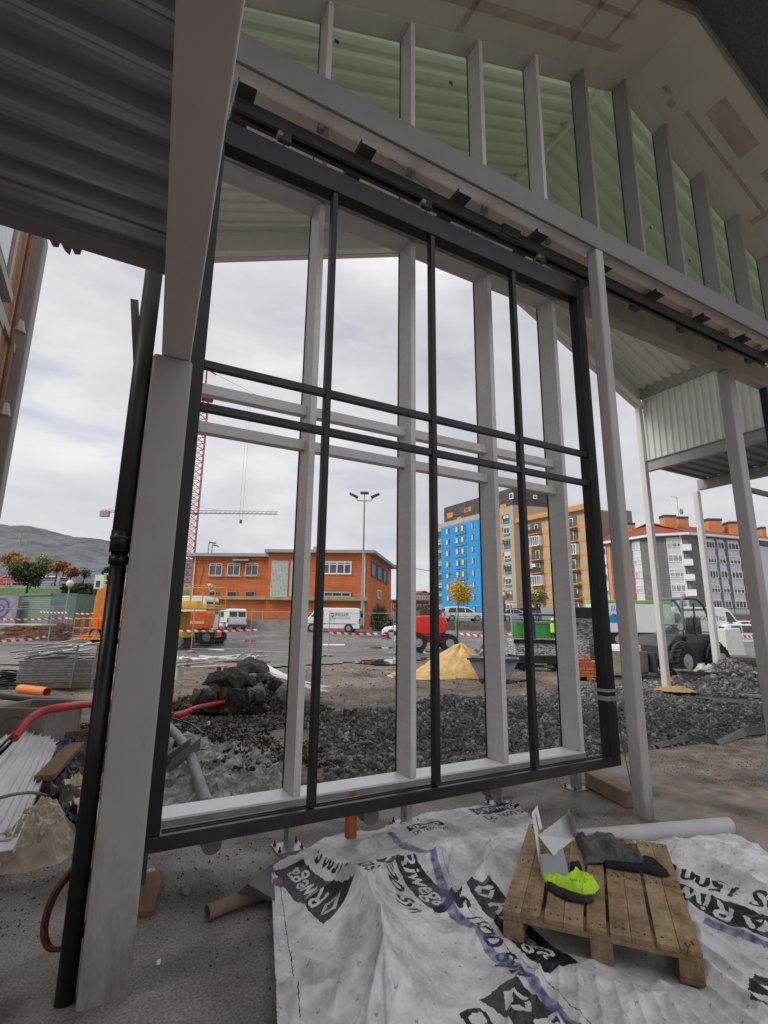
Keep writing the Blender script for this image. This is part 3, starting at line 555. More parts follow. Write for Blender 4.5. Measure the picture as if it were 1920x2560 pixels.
# ================================================================ BACKGROUND
SLATE=M('dark_slate_cladding',(.085,.075,.08),.6,.25,1.5); BEI=M('beige_render',(.42,.35,.26),.85,.1,.3); OCH=M('ochre_render',(.55,.27,.10),.8,.1,.5)
WFR=M('white_window_frame',(.75,.76,.76),.4,.05); GLB=M('far_window_glass',(.07,.08,.09),.15,.6,.6,spec=.8); BLN=M('roller_blind',(.55,.54,.50),.7,.15,.4)
BNET=M('blue_scaffold_net',(.02,.22,.52),.7,.25,.5,col2=(.03,.33,.70)); BRAIL=M('blue_panel',(.04,.24,.42),.4,.2,.5); ORC=M('orange_render',(.62,.25,.05),.8,.1)
LGP=M('light_grey_panel',(.55,.57,.60),.5,.05,.4); DGB=brickmat('dark_grey_brick',(.13,.125,.13),(.17,.165,.17),(.20,.2,.2),.5,.16,'sum'); ROOFR=M('red_roof_tiles',(.24,.055,.03),.8,.25,2,bump=.3,bscale=8)
CHO=brickmat('orange_chimney_brick',(.62,.20,.07),(.70,.26,.10),(.5,.3,.2),.5,.16,'sum')
class Fac:   # vertical facade plane between two photo columns at real distances
    def __init__(s,xa,wa,xb,wb,zb):
        a=P(xa,1550,wa); b=P(xb,1550,wb); s.o=Vector((a.x,a.y,zb)); d=Vector((b.x-a.x,b.y-a.y,0)); s.L=d.length; s.u=d/s.L; s.n=Vector((s.u.y,-s.u.x,0))
        if s.n.dot(Vector((HF.x,HF.y,0)))>0: s.n=-s.n
    def uz(s,x,y):   # pixel -> (u, z)
        d=ray(x,y); t=(s.o-EYE).dot(s.n)/d.dot(s.n); p=EYE+d*t; return (p-s.o).dot(s.u),p.z
    def pt(s,u,z,out=0): return Vector((s.o.x,s.o.y,0))+s.u*u+s.n*out+Vector((0,0,z))
    def box(s,mb,u0,u1,z0,z1,o0,o1,mi=0): return mb.obox(s.pt(u0,z0,o0),s.u*(u1-u0),s.n*(o1-o0),(0,0,z1-z0),mi)
    def win(s,par,x0,y0,x1,y1,n=2,blind=0,out=.03,frame=WFR,name='window',glass=GLB,rail=None,fw=None,top=0):
        u0,z1=s.uz(x0,y0); u1,_=s.uz(x1,y0); _,z0=s.uz((x0+x1)/2,y1); _,z1=s.uz((x0+x1)/2,y0); return s.winu(par,u0,u1,z0,z1,n,blind,out,frame,name,glass,fw,top)
    def winu(s,par,u0,u1,z0,z1,n=2,blind=0,out=.03,frame=WFR,name='window',glass=GLB,fw=None,top=0):
        t=fw or max(.05,(u1-u0)*.05); mb=MB()
        for a,b,c,d in ((u0,u1,z1-t,z1),(u0,u1,z0,z0+t),(u0,u0+t,z0+t,z1-t),(u1-t,u1,z0+t,z1-t)): s.box(mb,a,b,c,d,0,out+.05)
        for k in range(1,n): c=u0+(u1-u0)*k/n; s.box(mb,c-t*.4,c+t*.4,z0+t,z1-t,0,out+.045)
        if top: s.box(mb,u0+t,u1-t,z1-t-(z1-z0)*top,z1-t-(z1-z0)*top+t*.7,0,out+.04)
        w=mb.obj(name,frame,par); mb=MB(); zt=z1-t-(z1-z0)*blind
        s.box(mb,u0+t,u1-t,z0+t,zt,0,out*.6); mb.obj('pane',glass,w)
        if blind>0: mb=MB(); s.box(mb,u0+t,u1-t,zt,z1-t,0,out*.9); mb.obj('blind',BLN,w)
        return w
# ---- hill
hx=[-120,0,45,90,128,175,240,280,360,520,700,1000,1300,1600,1950,2100]; hy=[1312,1326,1331,1338,1347,1354,1363,1374,1385,1420,1450,1500,1528,1535,1535,1535]
def hillz(X,Y):
    a=X*HF.y-Y*HF.x; w=wn(X,Y); px=CX+a/np.maximum(w,1)*1230
    top=1.6+(1548-np.interp(px,hx,hy))*900/1259*(1+.03*fbm(a*.02,w*0,4,3)*4)
    s=np.clip((w-380)/520,0,1); return top*np.sin(s*pi/2)**1.3+s*(16*fbm(a*.012,w*.012,5,7)+5*fbm(a*.08,w*.08,3,8))-3
HILL=M('hazy_autumn_woodland',(.055,.068,.082),.95,.3,.06,col2=(.17,.17,.175),detail=15,bump=.6,bscale=.4)
tag(grid('hill',-760,640,260,380,960,90,hillz,[HILL],view=True),kind='structure')
# ---- upper terrace on the left with grass bank
def terr(a0,a1,prof,name,mat,nz=1):
    def fz(X,Y):
        w=wn(X,Y); return np.interp(w,[p[0] for p in prof],[p[1] for p in prof])+nz*.08*fbm(X*.8,Y*.8,3,4)
    return tag(grid(name,a0,a1,90,prof[0][0],prof[-1][0],60,fz,[mat],view=True),kind='structure')
GRASS=M('green_grass',(.035,.085,.012),.9,.35,.9,bump=.5,bscale=25,col2=(.085,.17,.03),detail=10)
terr(-75,-20,[(46,.5),(47,.9),(58,4.4),(60,4.8)],'grass_bank',GRASS)
terr(-75,-20,[(60,4.8),(62,5.3),(95,5.6)],'upper_road',ROADM,0)
terr(6.5,75,[(57,1.62),(100,2.1),(150,2.6)],'street',ROADM,0)
terr(22,75,[(71,1.9),(71.1,3.7),(100,3.9)],'pavement',M('pavement_grey',(.25,.25,.25),.8,.1),0)
def wallthing(name,mat,label,cat,xa,wa,xb,wb,z0,z1,th=.4,**k):
    f=Fac(xa,wa,xb,wb,z0); mb=MB(); f.box(mb,0,f.L,z0,z1,-th,0); return single(mb,name,mat,label,cat,f.o,**k),f
STN=M('mossy_stone_wall',(.11,.10,.085),.95,.4,2,bump=.5,bscale=12,col2=(.21,.19,.16))
wallthing('retaining_wall',STN,'low mossy stone wall under the raised street behind the yellow tree','wall',1090,56.5,1990,57,.5,1.62)
t=thing('guard_rail','thin metal guard rail along the raised street behind the yellow tree','railing',P(1110,1550,56.6))
f=Fac(1090,56.7,1560,57,1.6); mb=MB()
for z in (2.1,2.5): f.box(mb,0,f.L,z,z+.05,-.03,.02)
k=0
while k<f.L: f.box(mb,k,k+.06,1.6,2.5,-.03,.03); k+=1.6
mb.obj('rails',ZDUL,t)
wallthing('boundary_wall',M('brown_wall',(.17,.13,.09),.9,.2,1),'brown wall under the grey apartment block behind the parked vans','wall',1590,68,1960,68,.5,2.9)
f=Fac(1590,68.1,1960,68,2.9); mb=MB(); k=0
while k<f.L: f.box(mb,k,k+.08,2.9,4.6,-.05,0); k+=2.2
for z in (4.5,3.7,2.95): f.box(mb,0,f.L,z,z+.05,-.04,-.01)
k=0
while k<f.L: f.box(mb,k,k+.02,2.95,4.5,-.03,-.015); k+=.25
single(mb,'mesh_fence',M('green_fence_wire',(.05,.10,.07),.6,.1),'green mesh fence on top of the brown wall','fence',f.o)
CONW=M('stained_concrete_wall',(.26,.245,.22),.9,.35,.8,bump=.3,bscale=10)
wallthing('kerb_wall',CONW,'low stained concrete wall at the foot of the orange brick building','wall',618,46.5,742,46.2,.4,1.55,.5)
# ---- orange brick building
OB=brickmat('orange_brick',(.66,.17,.045),(.56,.13,.035),(.42,.16,.07),.9,.16,'sum')
t=thing('brick_building','two storey orange brick building with glass block panels and flat grey eaves','building',P(690,1550,52))
fl=Fac(468,50.4,666,50,.4); fr=Fac(662,49.6,919,49.2,.4); fs=Fac(919,49.2,977,64,.4)
zl=fl.uz(560,1392)[1]; zr=fr.uz(800,1383)[1]
mb=MB(); D=13; 
fl.box(mb,0,fl.L,.3,zl,-D,0); mb.obj('wing_wall',OB,t)
mb=MB(); q=[fr.pt(0,.3),fr.pt(fr.L,.3),fs.pt(fs.L,.3),fr.pt(0,.3,-14)]; mb.add(q+[p+Vector((0,0,zr-.3)) for p in q],BOXF); mb.obj('main_wall',OB,t)
mb=MB(); fl.box(mb,-.6,fl.L,zl,zl+.32,-D,.5); mb.obj('roof_slab',M('grey_eave',(.33,.34,.34),.7,.15,.6),t)
mb=MB(); q=[fr.pt(-.3,zr,.5),fr.pt(fr.L+.6,zr,.5),fs.pt(fs.L+.5,zr,.7),fr.pt(-.3,zr,-14)]; mb.add(q+[p+Vector((0,0,.30)) for p in q],BOXF); fr.box(mb,fr.uz(774,1375)[0],fr.uz(792,1375)[0],zr+.30,zr+.95,-3,-2); mb.obj('roof_slab',MATS['grey_eave'],t)
LED=M('mossy_ledge',(.36,.31,.20),.9,.25,1)
zc=fl.uz(600,1499)[1]; mb=MB(); fl.box(mb,0,fl.L,zc,zc+.32,0,.35); fr.box(mb,0,fr.L,zc-.02,zc+.30,0,.42); mb.obj('ledge',LED,t)
S2=lambda x,y:(440+x*.33755,1200+y*.33755)
for a,b in ((252,346),(385,478),(518,612)):
    x0,y0=S2(a,618); x1,y1=S2(b,708); w=fl.win(t,x0,y0,x1,y1,2,0,.02,top=.14); mb=MB()
    u0,zz=fl.uz(x0,y1); u1,_=fl.uz(x1,y1); fl.box(mb,u0-.15,u1+.15,zz-.14,zz-.02,0,.12); mb.obj('sill',LED,w)
for a,b in ((250,312),(382,450),(518,585)):
    x0,y0=S2(a,826); x1,y1=S2(b,868); w=fl.win(t,x0,y0,x1,y1,1,0,.02); u0,z0=fl.uz(x0,y1); u1,z1=fl.uz(x1,y0); mb=MB()
    for k in range(7): c=u0+(u1-u0)*k/6; fl.box(mb,c-.012,c+.012,z0-.1,z1+.1,.10,.13)
    mb.obj('bars',BLK2,w)
GBK=M('glass_block',(.30,.33,.31),.15,.5,.8,col2=(.50,.52,.49))
for a,b in ((714,820),(853,960)):
    x0,y0=S2(a,600); x1,y1=S2(b,862); u0,z1=fr.uz(x0,y0); u1,z0=fr.uz(x1,y1); mb=MB(); fr.box(mb,u0,u1,z0,z1,0,.03); p=mb.obj('glass_block_panel',GBK,t); mb=MB(); nu=11; nv=28
    for k in range(nu+1): c=u0+(u1-u0)*k/nu; fr.box(mb,c-.022,c+.022,z0,z1,.03,.055)
    for k in range(nv+1): c=z0+(z1-z0)*k/nv; fr.box(mb,u0,u1,c-.022,c+.022,.03,.05)
    mb.obj('grid',M('pale_joint',(.60,.62,.58),.7,.1),p); mb=MB(); r=random.Random(a)
    for k in range(14): c=u0+(u1-u0)*(r.randrange(nu)+.5)/nu; e=z0+(z1-z0)*(r.randrange(nv)+.5)/nv; fr.box(mb,c-.09,c+.09,e-.09,e+.09,.031,.034)
    mb.obj('missing_block',GLS,p)['kind']='stuff'
x0,y0=S2(1085,602); x1,y1=S2(1302,700); fr.win(t,x0,y0,x1,y1,4,0,.03,top=.16); x0,y0=S2(1092,828); x1,y1=S2(1296,868); w=fr.win(t,x0,y0,x1,y1,3,0,.03)
u0,z0=fr.uz(x0,y1); u1,z1=fr.uz(x1,y0); mb=MB()
for k in range(19): c=u0+(u1-u0)*k/18; fr.box(mb,c-.012,c+.012,z0-.1,z1+.1,.10,.13)
mb.obj('bars',BLK2,w)
for a,b,c,d in ((1445,1483,610,722),(1492,1528,635,748),(1535,1562,662,768),(1492,1516,818,880)):
    x0,y0=S2(a,c); x1,y1=S2(b,d); fs.win(t,x0,y0,x1,y1,1,0,.02,frame=BLK2 if c<800 else WFR)
mb=MB(); fr.box(mb,fr.L-.42,fr.L-.32,1.0,zr,0.02,.12); fl.box(mb,.25,.33,zc-.5,zl,0.02,.12); mb.obj('drainpipe',WFR,t)
mb=MB(); 
for pts in ([S2(190,600),S2(205,640),S2(200,690),S2(182,740),S2(175,800)],[S2(120,590),S2(250,596),S2(420,594),S2(680,600)]): mb.tube([fl.pt(*fl.uz(*p),.04) for p in pts],.02,n=5,sub=3)
mb.tube([fr.pt(*fr.uz(*p),.5) for p in (S2(680,905),S2(760,900),S2(860,925),S2(1000,900),S2(1400,905))],.03,n=5,sub=3); mb.obj('wall_cable',BLK2,t)
p=fl.pt(*fl.uz(*S2(435,603)),0); MB().obox(p,fl.u*1.6,fl.n*.7,(0,0,.16)).obj('flood_lamp',ZDUL,t)
# ---- facade with rows helper
def far_building(name,label,loc): return thing(name,label,'apartment building',loc)
# blue / slate tower
S3=lambda x,y:(960+x*.31344,1180+y*.31344)
t=far_building('apartment_building','tall apartment block with blue scaffold netting and dark slate top floors',P(1180,1550,118))
f1=Fac(1096,134,1294,110,1.6); f2=Fac(1294,110,1372,111.5,1.6)
zt=27.2; zd=f1.uz(1290,1215)[1]
def blockpoly(f1,f2,z0,z1,inset=0,u0=0):
    q=[f1.pt(u0,z0,-inset),f1.pt(f1.L,z0,-inset) if not inset else f1.pt(f1.L-inset,z0,-inset),f2.pt(f2.L+4,z0,-inset),f1.pt(u0,z0,-26)]; return MB().add(q+[p+Vector((0,0,z1-z0)) for p in q],BOXF)
blockpoly(f1,f2,1.0,zt).obj('wall',BEI,t); 
x,_=S3(470,0); u=f1.uz(x,1290)[0]; blockpoly(f1,f2,zt+.01,zd,.4,u).obj('slate_storeys',brickmat('slate_plates',(.10,.09,.095),(.075,.068,.072),(.05,.045,.05),1.2,.6,'sum'),t)
def ux(f,x,y=1400): return f.uz(*S3(x,y))[0]
pitch=2.85; ub0=ux(f1,487); ub1=f1.uz(1209,1400)[0]
mb=MB(); f1.box(mb,ub0,ub1,2.8,zt-1.4,0,.7); nn=mb.obj('scaffold_net',BNET,t)
mb=MB()
for k in range(11): z=3.0+k*2.25; f1.box(mb,ub0,ub1,z,z+.07,.70,.74)
for k in range(9): u=ub0+(ub1-ub0)*k/8; f1.box(mb,u-.04,u+.04,2.8,zt-1.4,.70,.74)
mb.obj('net_seams',M('light_blue_seam',(.10,.45,.75),.6,.1),nn)
for k in range(8):
    zc_=zt-3.6-k*pitch
    for a,b,n in ((522,562,2),(604,646,2),(650,694,2),(738,762,1)):
        ua,ub=ux(f1,a),ux(f1,b); mb=MB(); f1.box(mb,ua,ub,zc_,zc_+1.5,.66,.72); w=mb.obj('net_window',GLB,t); mb=MB(); f1.box(mb,ua+.1,ua+(ub-ua)*.45,zc_+.15,zc_+1.4,.72,.74); mb.obj('curtain',BLN,w)
    mb=MB(); f1.box(mb,ux(f1,600),ux(f1,696),zc_-.75,zc_-.05,.72,.86); mb.obj('balcony_rail',BRAIL,t)
    w=f1.winu(t,ux(f1,437),ux(f1,482),zc_-.1,zc_+1.4,2,.3 if k%2 else 0,.05,BLK2)
    mb=MB(); f1.box(mb,ux(f1,437),ux(f1,482),zc_-.55,zc_-.12,0,.12); mb.obj('blue_panel',BRAIL,t)
for k in range(9):
    zc_=zt-3.3-k*pitch
    for a,b in ((900,955),(990,1042)):
        f1.winu(t,ux(f1,a),ux(f1,b),zc_,zc_+1.5,2,(.5 if (k+a)%3==0 else .1),.05,WFR if k%2 else BLK2); mb=MB(); f1.box(mb,ux(f1,a),ux(f1,b),zc_-.5,zc_-.02,0,.15); mb.obj('blue_panel',BRAIL,t)
    mb=MB(); f1.box(mb,ux(f1,958),ux(f1,978),zc_-.4,zc_+1.5,0,.06); mb.obj('ochre_panel',ORC,t); mb=MB(); f1.box(mb,ux(f1,978),ux(f1,990),zc_+.6,zc_+1.5,0,.05); mb.obj('vent_window',GLB,t)
for a,b,c,d,m in ((495,540,330,358,ORC),(543,566,318,345,GLB),(602,628,298,325,GLB),(630,660,290,318,ORC),(640,662,285,312,GLB),(664,684,280,310,ORC),(686,710,272,300,GLB),(575,610,362,375,ORC),(918,965,262,275,ORC)):
    u0,z1=f1.uz(*S3(a,c)); u1,z0=f1.uz(*S3(b,d)); mb=MB(); f1.box(mb,u0,u1,z0,z1,-.4,-.33); mb.obj('attic_window' if m is GLB else 'ochre_panel',m,t)
for a,b,c,d,ff in ((990,1022,172,210,f1),(1196,1228,180,214,f2)): 
    u0,z1=ff.uz(*S3(a,c)); u1,z0=ff.uz(*S3(b,d)); mb=MB(); ff.box(mb,u0,u1,z0,z1,-.45,-.3); w=mb.obj('attic_window',WFR,t); mb=MB(); ff.box(mb,u0+.2,u1-.2,z0+.2,z1-.2,-.3,-.28); mb.obj('pane',GLB,w)
for a_,b_ in ((ux(f1,780),ux(f1,1060)),(0,ux(f1,480))): mb=MB(); f1.box(mb,a_,b_,1.6,4.5,0,.2); mb.obj('shop_front',M('dark_shop_front',(.08,.08,.09),.3,.5,.4),t)
# ochre block with balconies
t=far_building('apartment_building','ochre and beige apartment block with stacked balconies and enclosed white galleries',P(1400,1550,100))
g1=Fac(1281,113,1502,95,1.6); g2=Fac(1502,95,1588,98.5,1.6)
zt=23.2; BRK=M('beige_brickwork',(.46,.33,.20),.85,.12,.5)
q=[g1.pt(0,1,0),g1.pt(g1.L,1,0),g2.pt(g2.L,1,0),g1.pt(0,1,-22)]; MB().add(q+[p+Vector((0,0,zt-1)) for p in q],BOXF).obj('wall',BRK,t)
mb=MB(); g2.box(mb,0,g2.L-.05,1.6,zt-.3,0.0,.05); mb.obj('side_wall',M('greenish_side_render',(.24,.23,.18),.9,.12,.4),t)
mb=MB(); g1.box(mb,-.3,g1.L+.3,zt,zt+1.1,-1,.9); mb.obj('parapet',OCH,t)
mb=MB(); g2.box(mb,g2.L-3,g2.L+.3,zt-2.2,zt+.2,-1,1.2); mb.obj('corner_box',MATS['greenish_side_render'],t)
gx=lambda x:g1.uz(*S3(x,1400))[0]
def s4(x,y): return (1400+x*.31344,1180+y*.31344)
for k in range(7):
    z=zt-2.0-k*2.78
    mb=MB(); g1.box(mb,0,g1.L,z-1.35,z-.75,0,.05); mb.obj('ochre_band',OCH,t)
    for a,b in ((1164,1196),(1444,1478)): 
        mb=MB(); g1.box(mb,gx(a)-.3,gx(b)+.3,z-.6,z+1.2,0,.04); mb.obj('window_surround',BRK,t) if 0 else None
        g1.winu(t,gx(a),gx(b),z-.3,z+1.0,2,.35 if (k*7+a)%3==0 else 0,.08)
    for a,b,gal in ((1046,1100,(1,)),(1215,1310,(1,4)),(1495,1612,(2,))):
        ua,ub=gx(a),gx(b)
        if k in gal:
            w=g1.winu(t,ua,ub,z-1.0,z+1.1,5,0,1.0,WFR,'enclosed_gallery')
        else:
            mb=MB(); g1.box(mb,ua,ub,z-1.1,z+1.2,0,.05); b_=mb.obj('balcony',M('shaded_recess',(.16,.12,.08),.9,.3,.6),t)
            mb=MB(); g1.box(mb,ua,ub,z-1.3,z-1.12,0.05,1.1); mb.obj('slab',OCH,b_)
            mb=MB(); g1.box(mb,ua,ub,z-.30,z-.22,1.0,1.08)
            n_=12
            for i in range(n_+1): u=ua+(ub-ua)*i/n_; g1.box(mb,u-.03,u+.03,z-1.12,z-.3,1.02,1.06)
            if (k+a)%3==0: g1.box(mb,ua,ub,z-1.1,z-.3,1.0,1.03)
            mb.obj('railing',BLK2,b_)
            g1.winu(b_,ua+(ub-ua)*.35,ua+(ub-ua)*.7,z-1.0,z+.9,2,0,.10,name='balcony_door') if 0 else None
            mb=MB(); g1.box(mb,ua+(ub-ua)*.38,ua+(ub-ua)*.72,z-1.0,z+.9,.05,.12); mb.obj('balcony_door',WFR,b_)
            mb=MB(); g1.box(mb,ua+(ub-ua)*.42,ua+(ub-ua)*.68,z-.9,z+.8,.12,.14); mb.obj('door_glass',GLB,b_)
            if (k+int(a))%2==0: mb=MB(); g1.box(mb,ua+.3,ua+1.2,z+.2,z+.9,.05,.5); mb.obj('air_conditioner',WFR,b_)
mb=MB(); g1.box(mb,0,g1.L,1.6,4.0,0,.3); mb.obj('shop_front',MATS['dark_shop_front'],t); mb=MB(); g1.box(mb,gx(1480),gx(1612),4.0,4.5,0.3,1.4); mb.obj('awning',WFR,t)
mb=MB(); p=g1.pt(g1.L*.85,zt,-3); mb.cyl(p,p+Vector((0,0,6.5)),.06,n=5); 
for k in range(3): mb.cyl(p+Vector((-.8,0,5.8-k*.7)),p+Vector((.8,0,5.8-k*.7)),.03,n=4)
mb.obj('aerial',ZDUL,t)
# grey block with red roof
t=far_building('apartment_building','grey brick apartment block with light panels, red tiled roof and orange chimneys',P(1720,1550,84))
h0=Fac(1508,91.6,1532,90.3,3.6); h1=Fac(1532,90.3,1651,82,3.6); h2=Fac(1651,82,1742,80,3.6); h3=Fac(1742,80,1985,86.5,3.6); ze=15.6
HB=[h0.pt(0,0),h1.pt(0,0),h2.pt(0,0),h3.pt(0,0),h3.pt(h3.L,0),h3.pt(h3.L,0,-14),h2.pt(h2.L*.4,0,-14),h0.pt(0,0,-14)]
MB().prism([(p.x,p.y) for p in HB],'z',2.0,ze).obj('wall',DGB,t)
cx=sum((p for p in HB),Vector())/len(HB); eav=[p+(p-cx).normalized()*.9 for p in HB]
mb=MB(); n=len(HB); mb.prism([(p.x,p.y) for p in eav],'z',ze,ze+.35); mb.obj('eaves',WFR,t)
rid=[h0.pt(0,ze+3.2,-7),h1.pt(0,ze+3.2,-7),h2.pt(h2.L*.25,ze+3.4,-6.8),h3.pt(0,ze+3.4,-7.5),h3.pt(h3.L,ze+3.2,-7)]
E_=[p+Vector((0,0,ze+.36)) for p in eav]; mb=MB(); mb.add(E_+rid,[(0,1,9,8),(1,2,10,9),(2,3,11,10),(3,4,12,11),(4,5,12),(5,6,11,12),(6,7,8,9),(6,9,10,11),(7,0,8)]); mb.obj('roof',ROOFR,t)
def chim(xa,ya,xb,yb,w):
    a=P(*s4(xa,yb),w); b=P(*s4(xb,yb),w); top=P(*s4(xa,ya),w).z; d=b-a; mb=MB(); mb.obox(Vector((a.x,a.y,a.z-1.5)),(d.x,d.y,0),Vector((HF.x,HF.y,0))*1.6,(0,0,top-a.z+1.2)); c=mb.obj('chimney',CHO,t)
    mb=MB(); mb.obox(Vector((a.x-.1,a.y,top-.3)),(d.x*1.08,d.y*1.08,0),Vector((HF.x,HF.y,0))*1.7,(0,0,.4)); mb.obj('chimney_cap',BLK2,c)
for c in ((548,408,606,485,92),(842,345,935,445,84),(950,358,1032,440,86),(1188,374,1298,460,85),(1366,398,1440,505,85),(1330,412,1362,455,90),(1616,440,1650,500,88)): chim(*c)
def cols(f,lst,rows=5,z0=4.2,pit=2.38):
    for a,b,n in lst:
        ua=f.uz(*s4(a,1100))[0]; ub=f.uz(*s4(b,1100))[0]; mb=MB(); f.box(mb,ua,ub,4.1,ze-.3,0,.06); mb.obj('panel_strip',LGP,t)
        for k in range(rows): f.winu(t,ua,ub,z0+k*pit,z0+k*pit+1.25,n,.45 if (k*3+int(a))%2 else .15,.10)
cols(h0,[(358,406,2)]) 
mb=MB(); u=h1.uz(*s4(412,1100))[0]; h1.box(mb,.0,.7,3.6,ze,0,.1); mb.obj('brick_pier',CHO,t)
cols(h1,[(560,604,1),(628,690,2)]); cols(h2,[(905,1035,3)])
cols(h3,[(1226,1295,3),(1318,1372,2),(1402,1490,3)])
for k in range(4):
    a=h3.uz(*s4(1078,1100))[0]; b=h3.uz(*s4(1150,1100))[0]; mb=MB(); h2.box(mb,h2.L-.9,h2.L+.3,5.9+k*2.38,6.9+k*2.38,0,.9); mb.obj('balcony',WFR,t)
ua=h3.uz(*s4(1505,1100))[0]; mb=MB(); h3.box(mb,ua,ua+.9,3.6,ze,0,.12); mb.obj('brick_pier',CHO,t)
mb=MB(); h3.box(mb,ua+.9,h3.L,4.2,ze-.4,0,.07); mb.obj('panel_strip',LGP,t)
for k in range(5): h3.winu(t,ua+1.6,ua+3.4,4.3+k*2.38,5.5+k*2.38,2,.2,.1)
mb=MB(); p=h2.pt(h2.L*.8,3.6,.05); mb.cyl(p,p+Vector((0,0,12)),.09,n=6); mb.obj('drainpipe',WFR,t)
mb=MB(); p=P(1697,1292,84); mb.cyl(p,p+Vector((0,0,3.6)),.05,n=5); mb.bar(p+Vector((-1.6,0,3.4)),p+Vector((.5,0,3.3)),.05,.05); mb.cyl(p+Vector((.7,0,1)),p+Vector((.9,-.15,1)),.5,n=12); mb.obj('aerial',ZDUL,t)
# far low buildings behind the orange one
for (xa,ya,xb,w,mat,lab,roof) in ((980,1502,1072,150,M('red_far_roof',(.30,.06,.04),.8,.2),'low building with a red upper band, seen between the mullions left of the blue block',0),(1030,1485,1070,230,M('far_pale_facade',(.45,.40,.35),.9,.2,.2),'pale distant houses stepping up the rise behind the red band',1)):
    f=Fac(xa,w,xb,w,1.5); z=f.uz(xa,ya)[1]; t=thing('distant_building',lab,'building',f.o); mb=MB(); f.box(mb,0,f.L,1,z,-8,0); mb.obj('wall',mat if not roof else mat,t)
    mb=MB(); f.box(mb,-.3,f.L+.3,z,z+.4,-8,.4); mb.obj('roof',DGB,t)
    for k in range(6): f.winu(t,f.L*(k+.2)/6,f.L*(k+.7)/6,z-2.2,z-.9,1,0,.05)
    mb=MB(); f.box(mb,0,f.L,1,z-3,0,.1); mb.obj('lower_storey',M('grey_lower_storey',(.2,.2,.2),.8,.2,.4),t)
for i,(px,py,h) in enumerate(((1035,1490,2),(1052,1484,4),(1066,1488,3))): 
    p=P(px,py,260); t=thing('distant_house',['distant house on the rise, leftmost of three roofs','distant house on the rise, highest of three roofs','distant house on the rise, rightmost of three roofs'][i],'house',(p.x,p.y,5),group='distant houses on the rise'); MB().box(p.x-2.3,p.x+2.3,p.y-4,p.y+4,5,p.z).obj('wall',MATS['far_pale_facade'],t); MB().prism([(p.x-2.8,p.z),(p.x+2.8,p.z),(p.x,p.z+1.4)],'y',p.y-4,p.y+4).obj('roof',ROOFR,t)
# ---- near brick building at the left edge
NB=brickmat('old_brick',(.36,.17,.10),(.44,.22,.13),(.20,.15,.12),.28,.085,'yz')
pc=PY(84,932,12.0); xw=pc.x-.35
t=thing('old_brick_building','old brick building with pale window surrounds cut by the left edge','building',(xw,8,0))
MB().box(xw-6,xw,3.0,11.6,-.2,10.5).obj('wall',NB,t)
MB().box(xw-.3,xw+.22,11.6,12.05,-.2,9.6).obj('corner_pilaster',M('grey_pilaster',(.26,.25,.25),.6,.1),t,bevel=.03)
MB().cyl((xw+.1,10.95,-.2),(xw+.1,10.95,9.9),.05,n=8).obj('downpipe',M('rusty_pipe',(.25,.13,.08),.7,.2),t)
SUR=M('pale_surround',(.42,.38,.34),.8,.1)
for y0,y1 in ((5.2,7.0),(8.4,10.0)):
    for z0 in (1.2,4.4,7.4):
        f=MB().box(xw,xw+.08,y0-.18,y0,z0-.2,z0+2.3).box(xw,xw+.08,y1,y1+.18,z0-.2,z0+2.3).box(xw,xw+.10,y0-.18,y1+.18,z0+2.1,z0+2.35).box(xw,xw+.14,y0-.25,y1+.25,z0-.35,z0-.2).obj('window_surround',SUR,t)
        MB().box(xw,xw+.04,y0,y1,z0-.2,z0+2.1).obj('window_frame',M('grey_frame',(.2,.2,.2),.5,.1),f)
        MB().box(xw+.04,xw+.05,y0+.15,y1-.15,z0+.1,z0+.9).box(xw+.04,xw+.05,y0+.15,y1-.15,z0+1.1,z0+1.9).obj('pane',M('pale_sky_pane',(.45,.48,.5),.1,.1,spec=1),f)
for z in (3.6,6.7): MB().box(xw,xw+.06,3.0,11.58,z,z+.18).obj('string_course',SUR,t)
for z in (3.6,6.9,5.2): MB().cyl((xw+.16,11.0,z),(xw+.16,11.0,z+.25),.12,.06,n=8).obj('pipe_hopper',SUR,t)
# ---- lattice crane helper
def lattice(mb,p,q,wd,n,mi=0,r=.06,tri=False,up=Vector((0,0,1))):
    p,q=Vector(p),Vector(q); d=(q-p).normalized(); u,v=perp(d)
    if tri: v=Vector((0,0,1)); u=d.cross(v).normalized(); cs=[u*wd/2,-u*wd/2,v*wd*.9]
    else: cs=[(u+v)*wd/2,(u-v)*wd/2,(-u-v)*wd/2,(-u+v)*wd/2]
    for c in cs: mb.bar(p+c,q+c,r*1.5,r*1.5,mi)
    m=len(cs)
    for k in range(n):
        a=p+(q-p)*k/n; b=p+(q-p)*(k+1)/n
        for i in range(m):
            c0,c1=cs[i],cs[(i+1)%m]; mb.bar(a+c0,b+c1 if k%2 else b+c1,r,r,mi)
            if not tri: mb.bar(a+c0,a+c1,r*.8,r*.8,mi)
CRR=M('crane_red',(.40,.07,.07),.5,.1); CRG=M('crane_grey',(.20,.17,.17),.5,.2)
b=P(478,1550,112); 
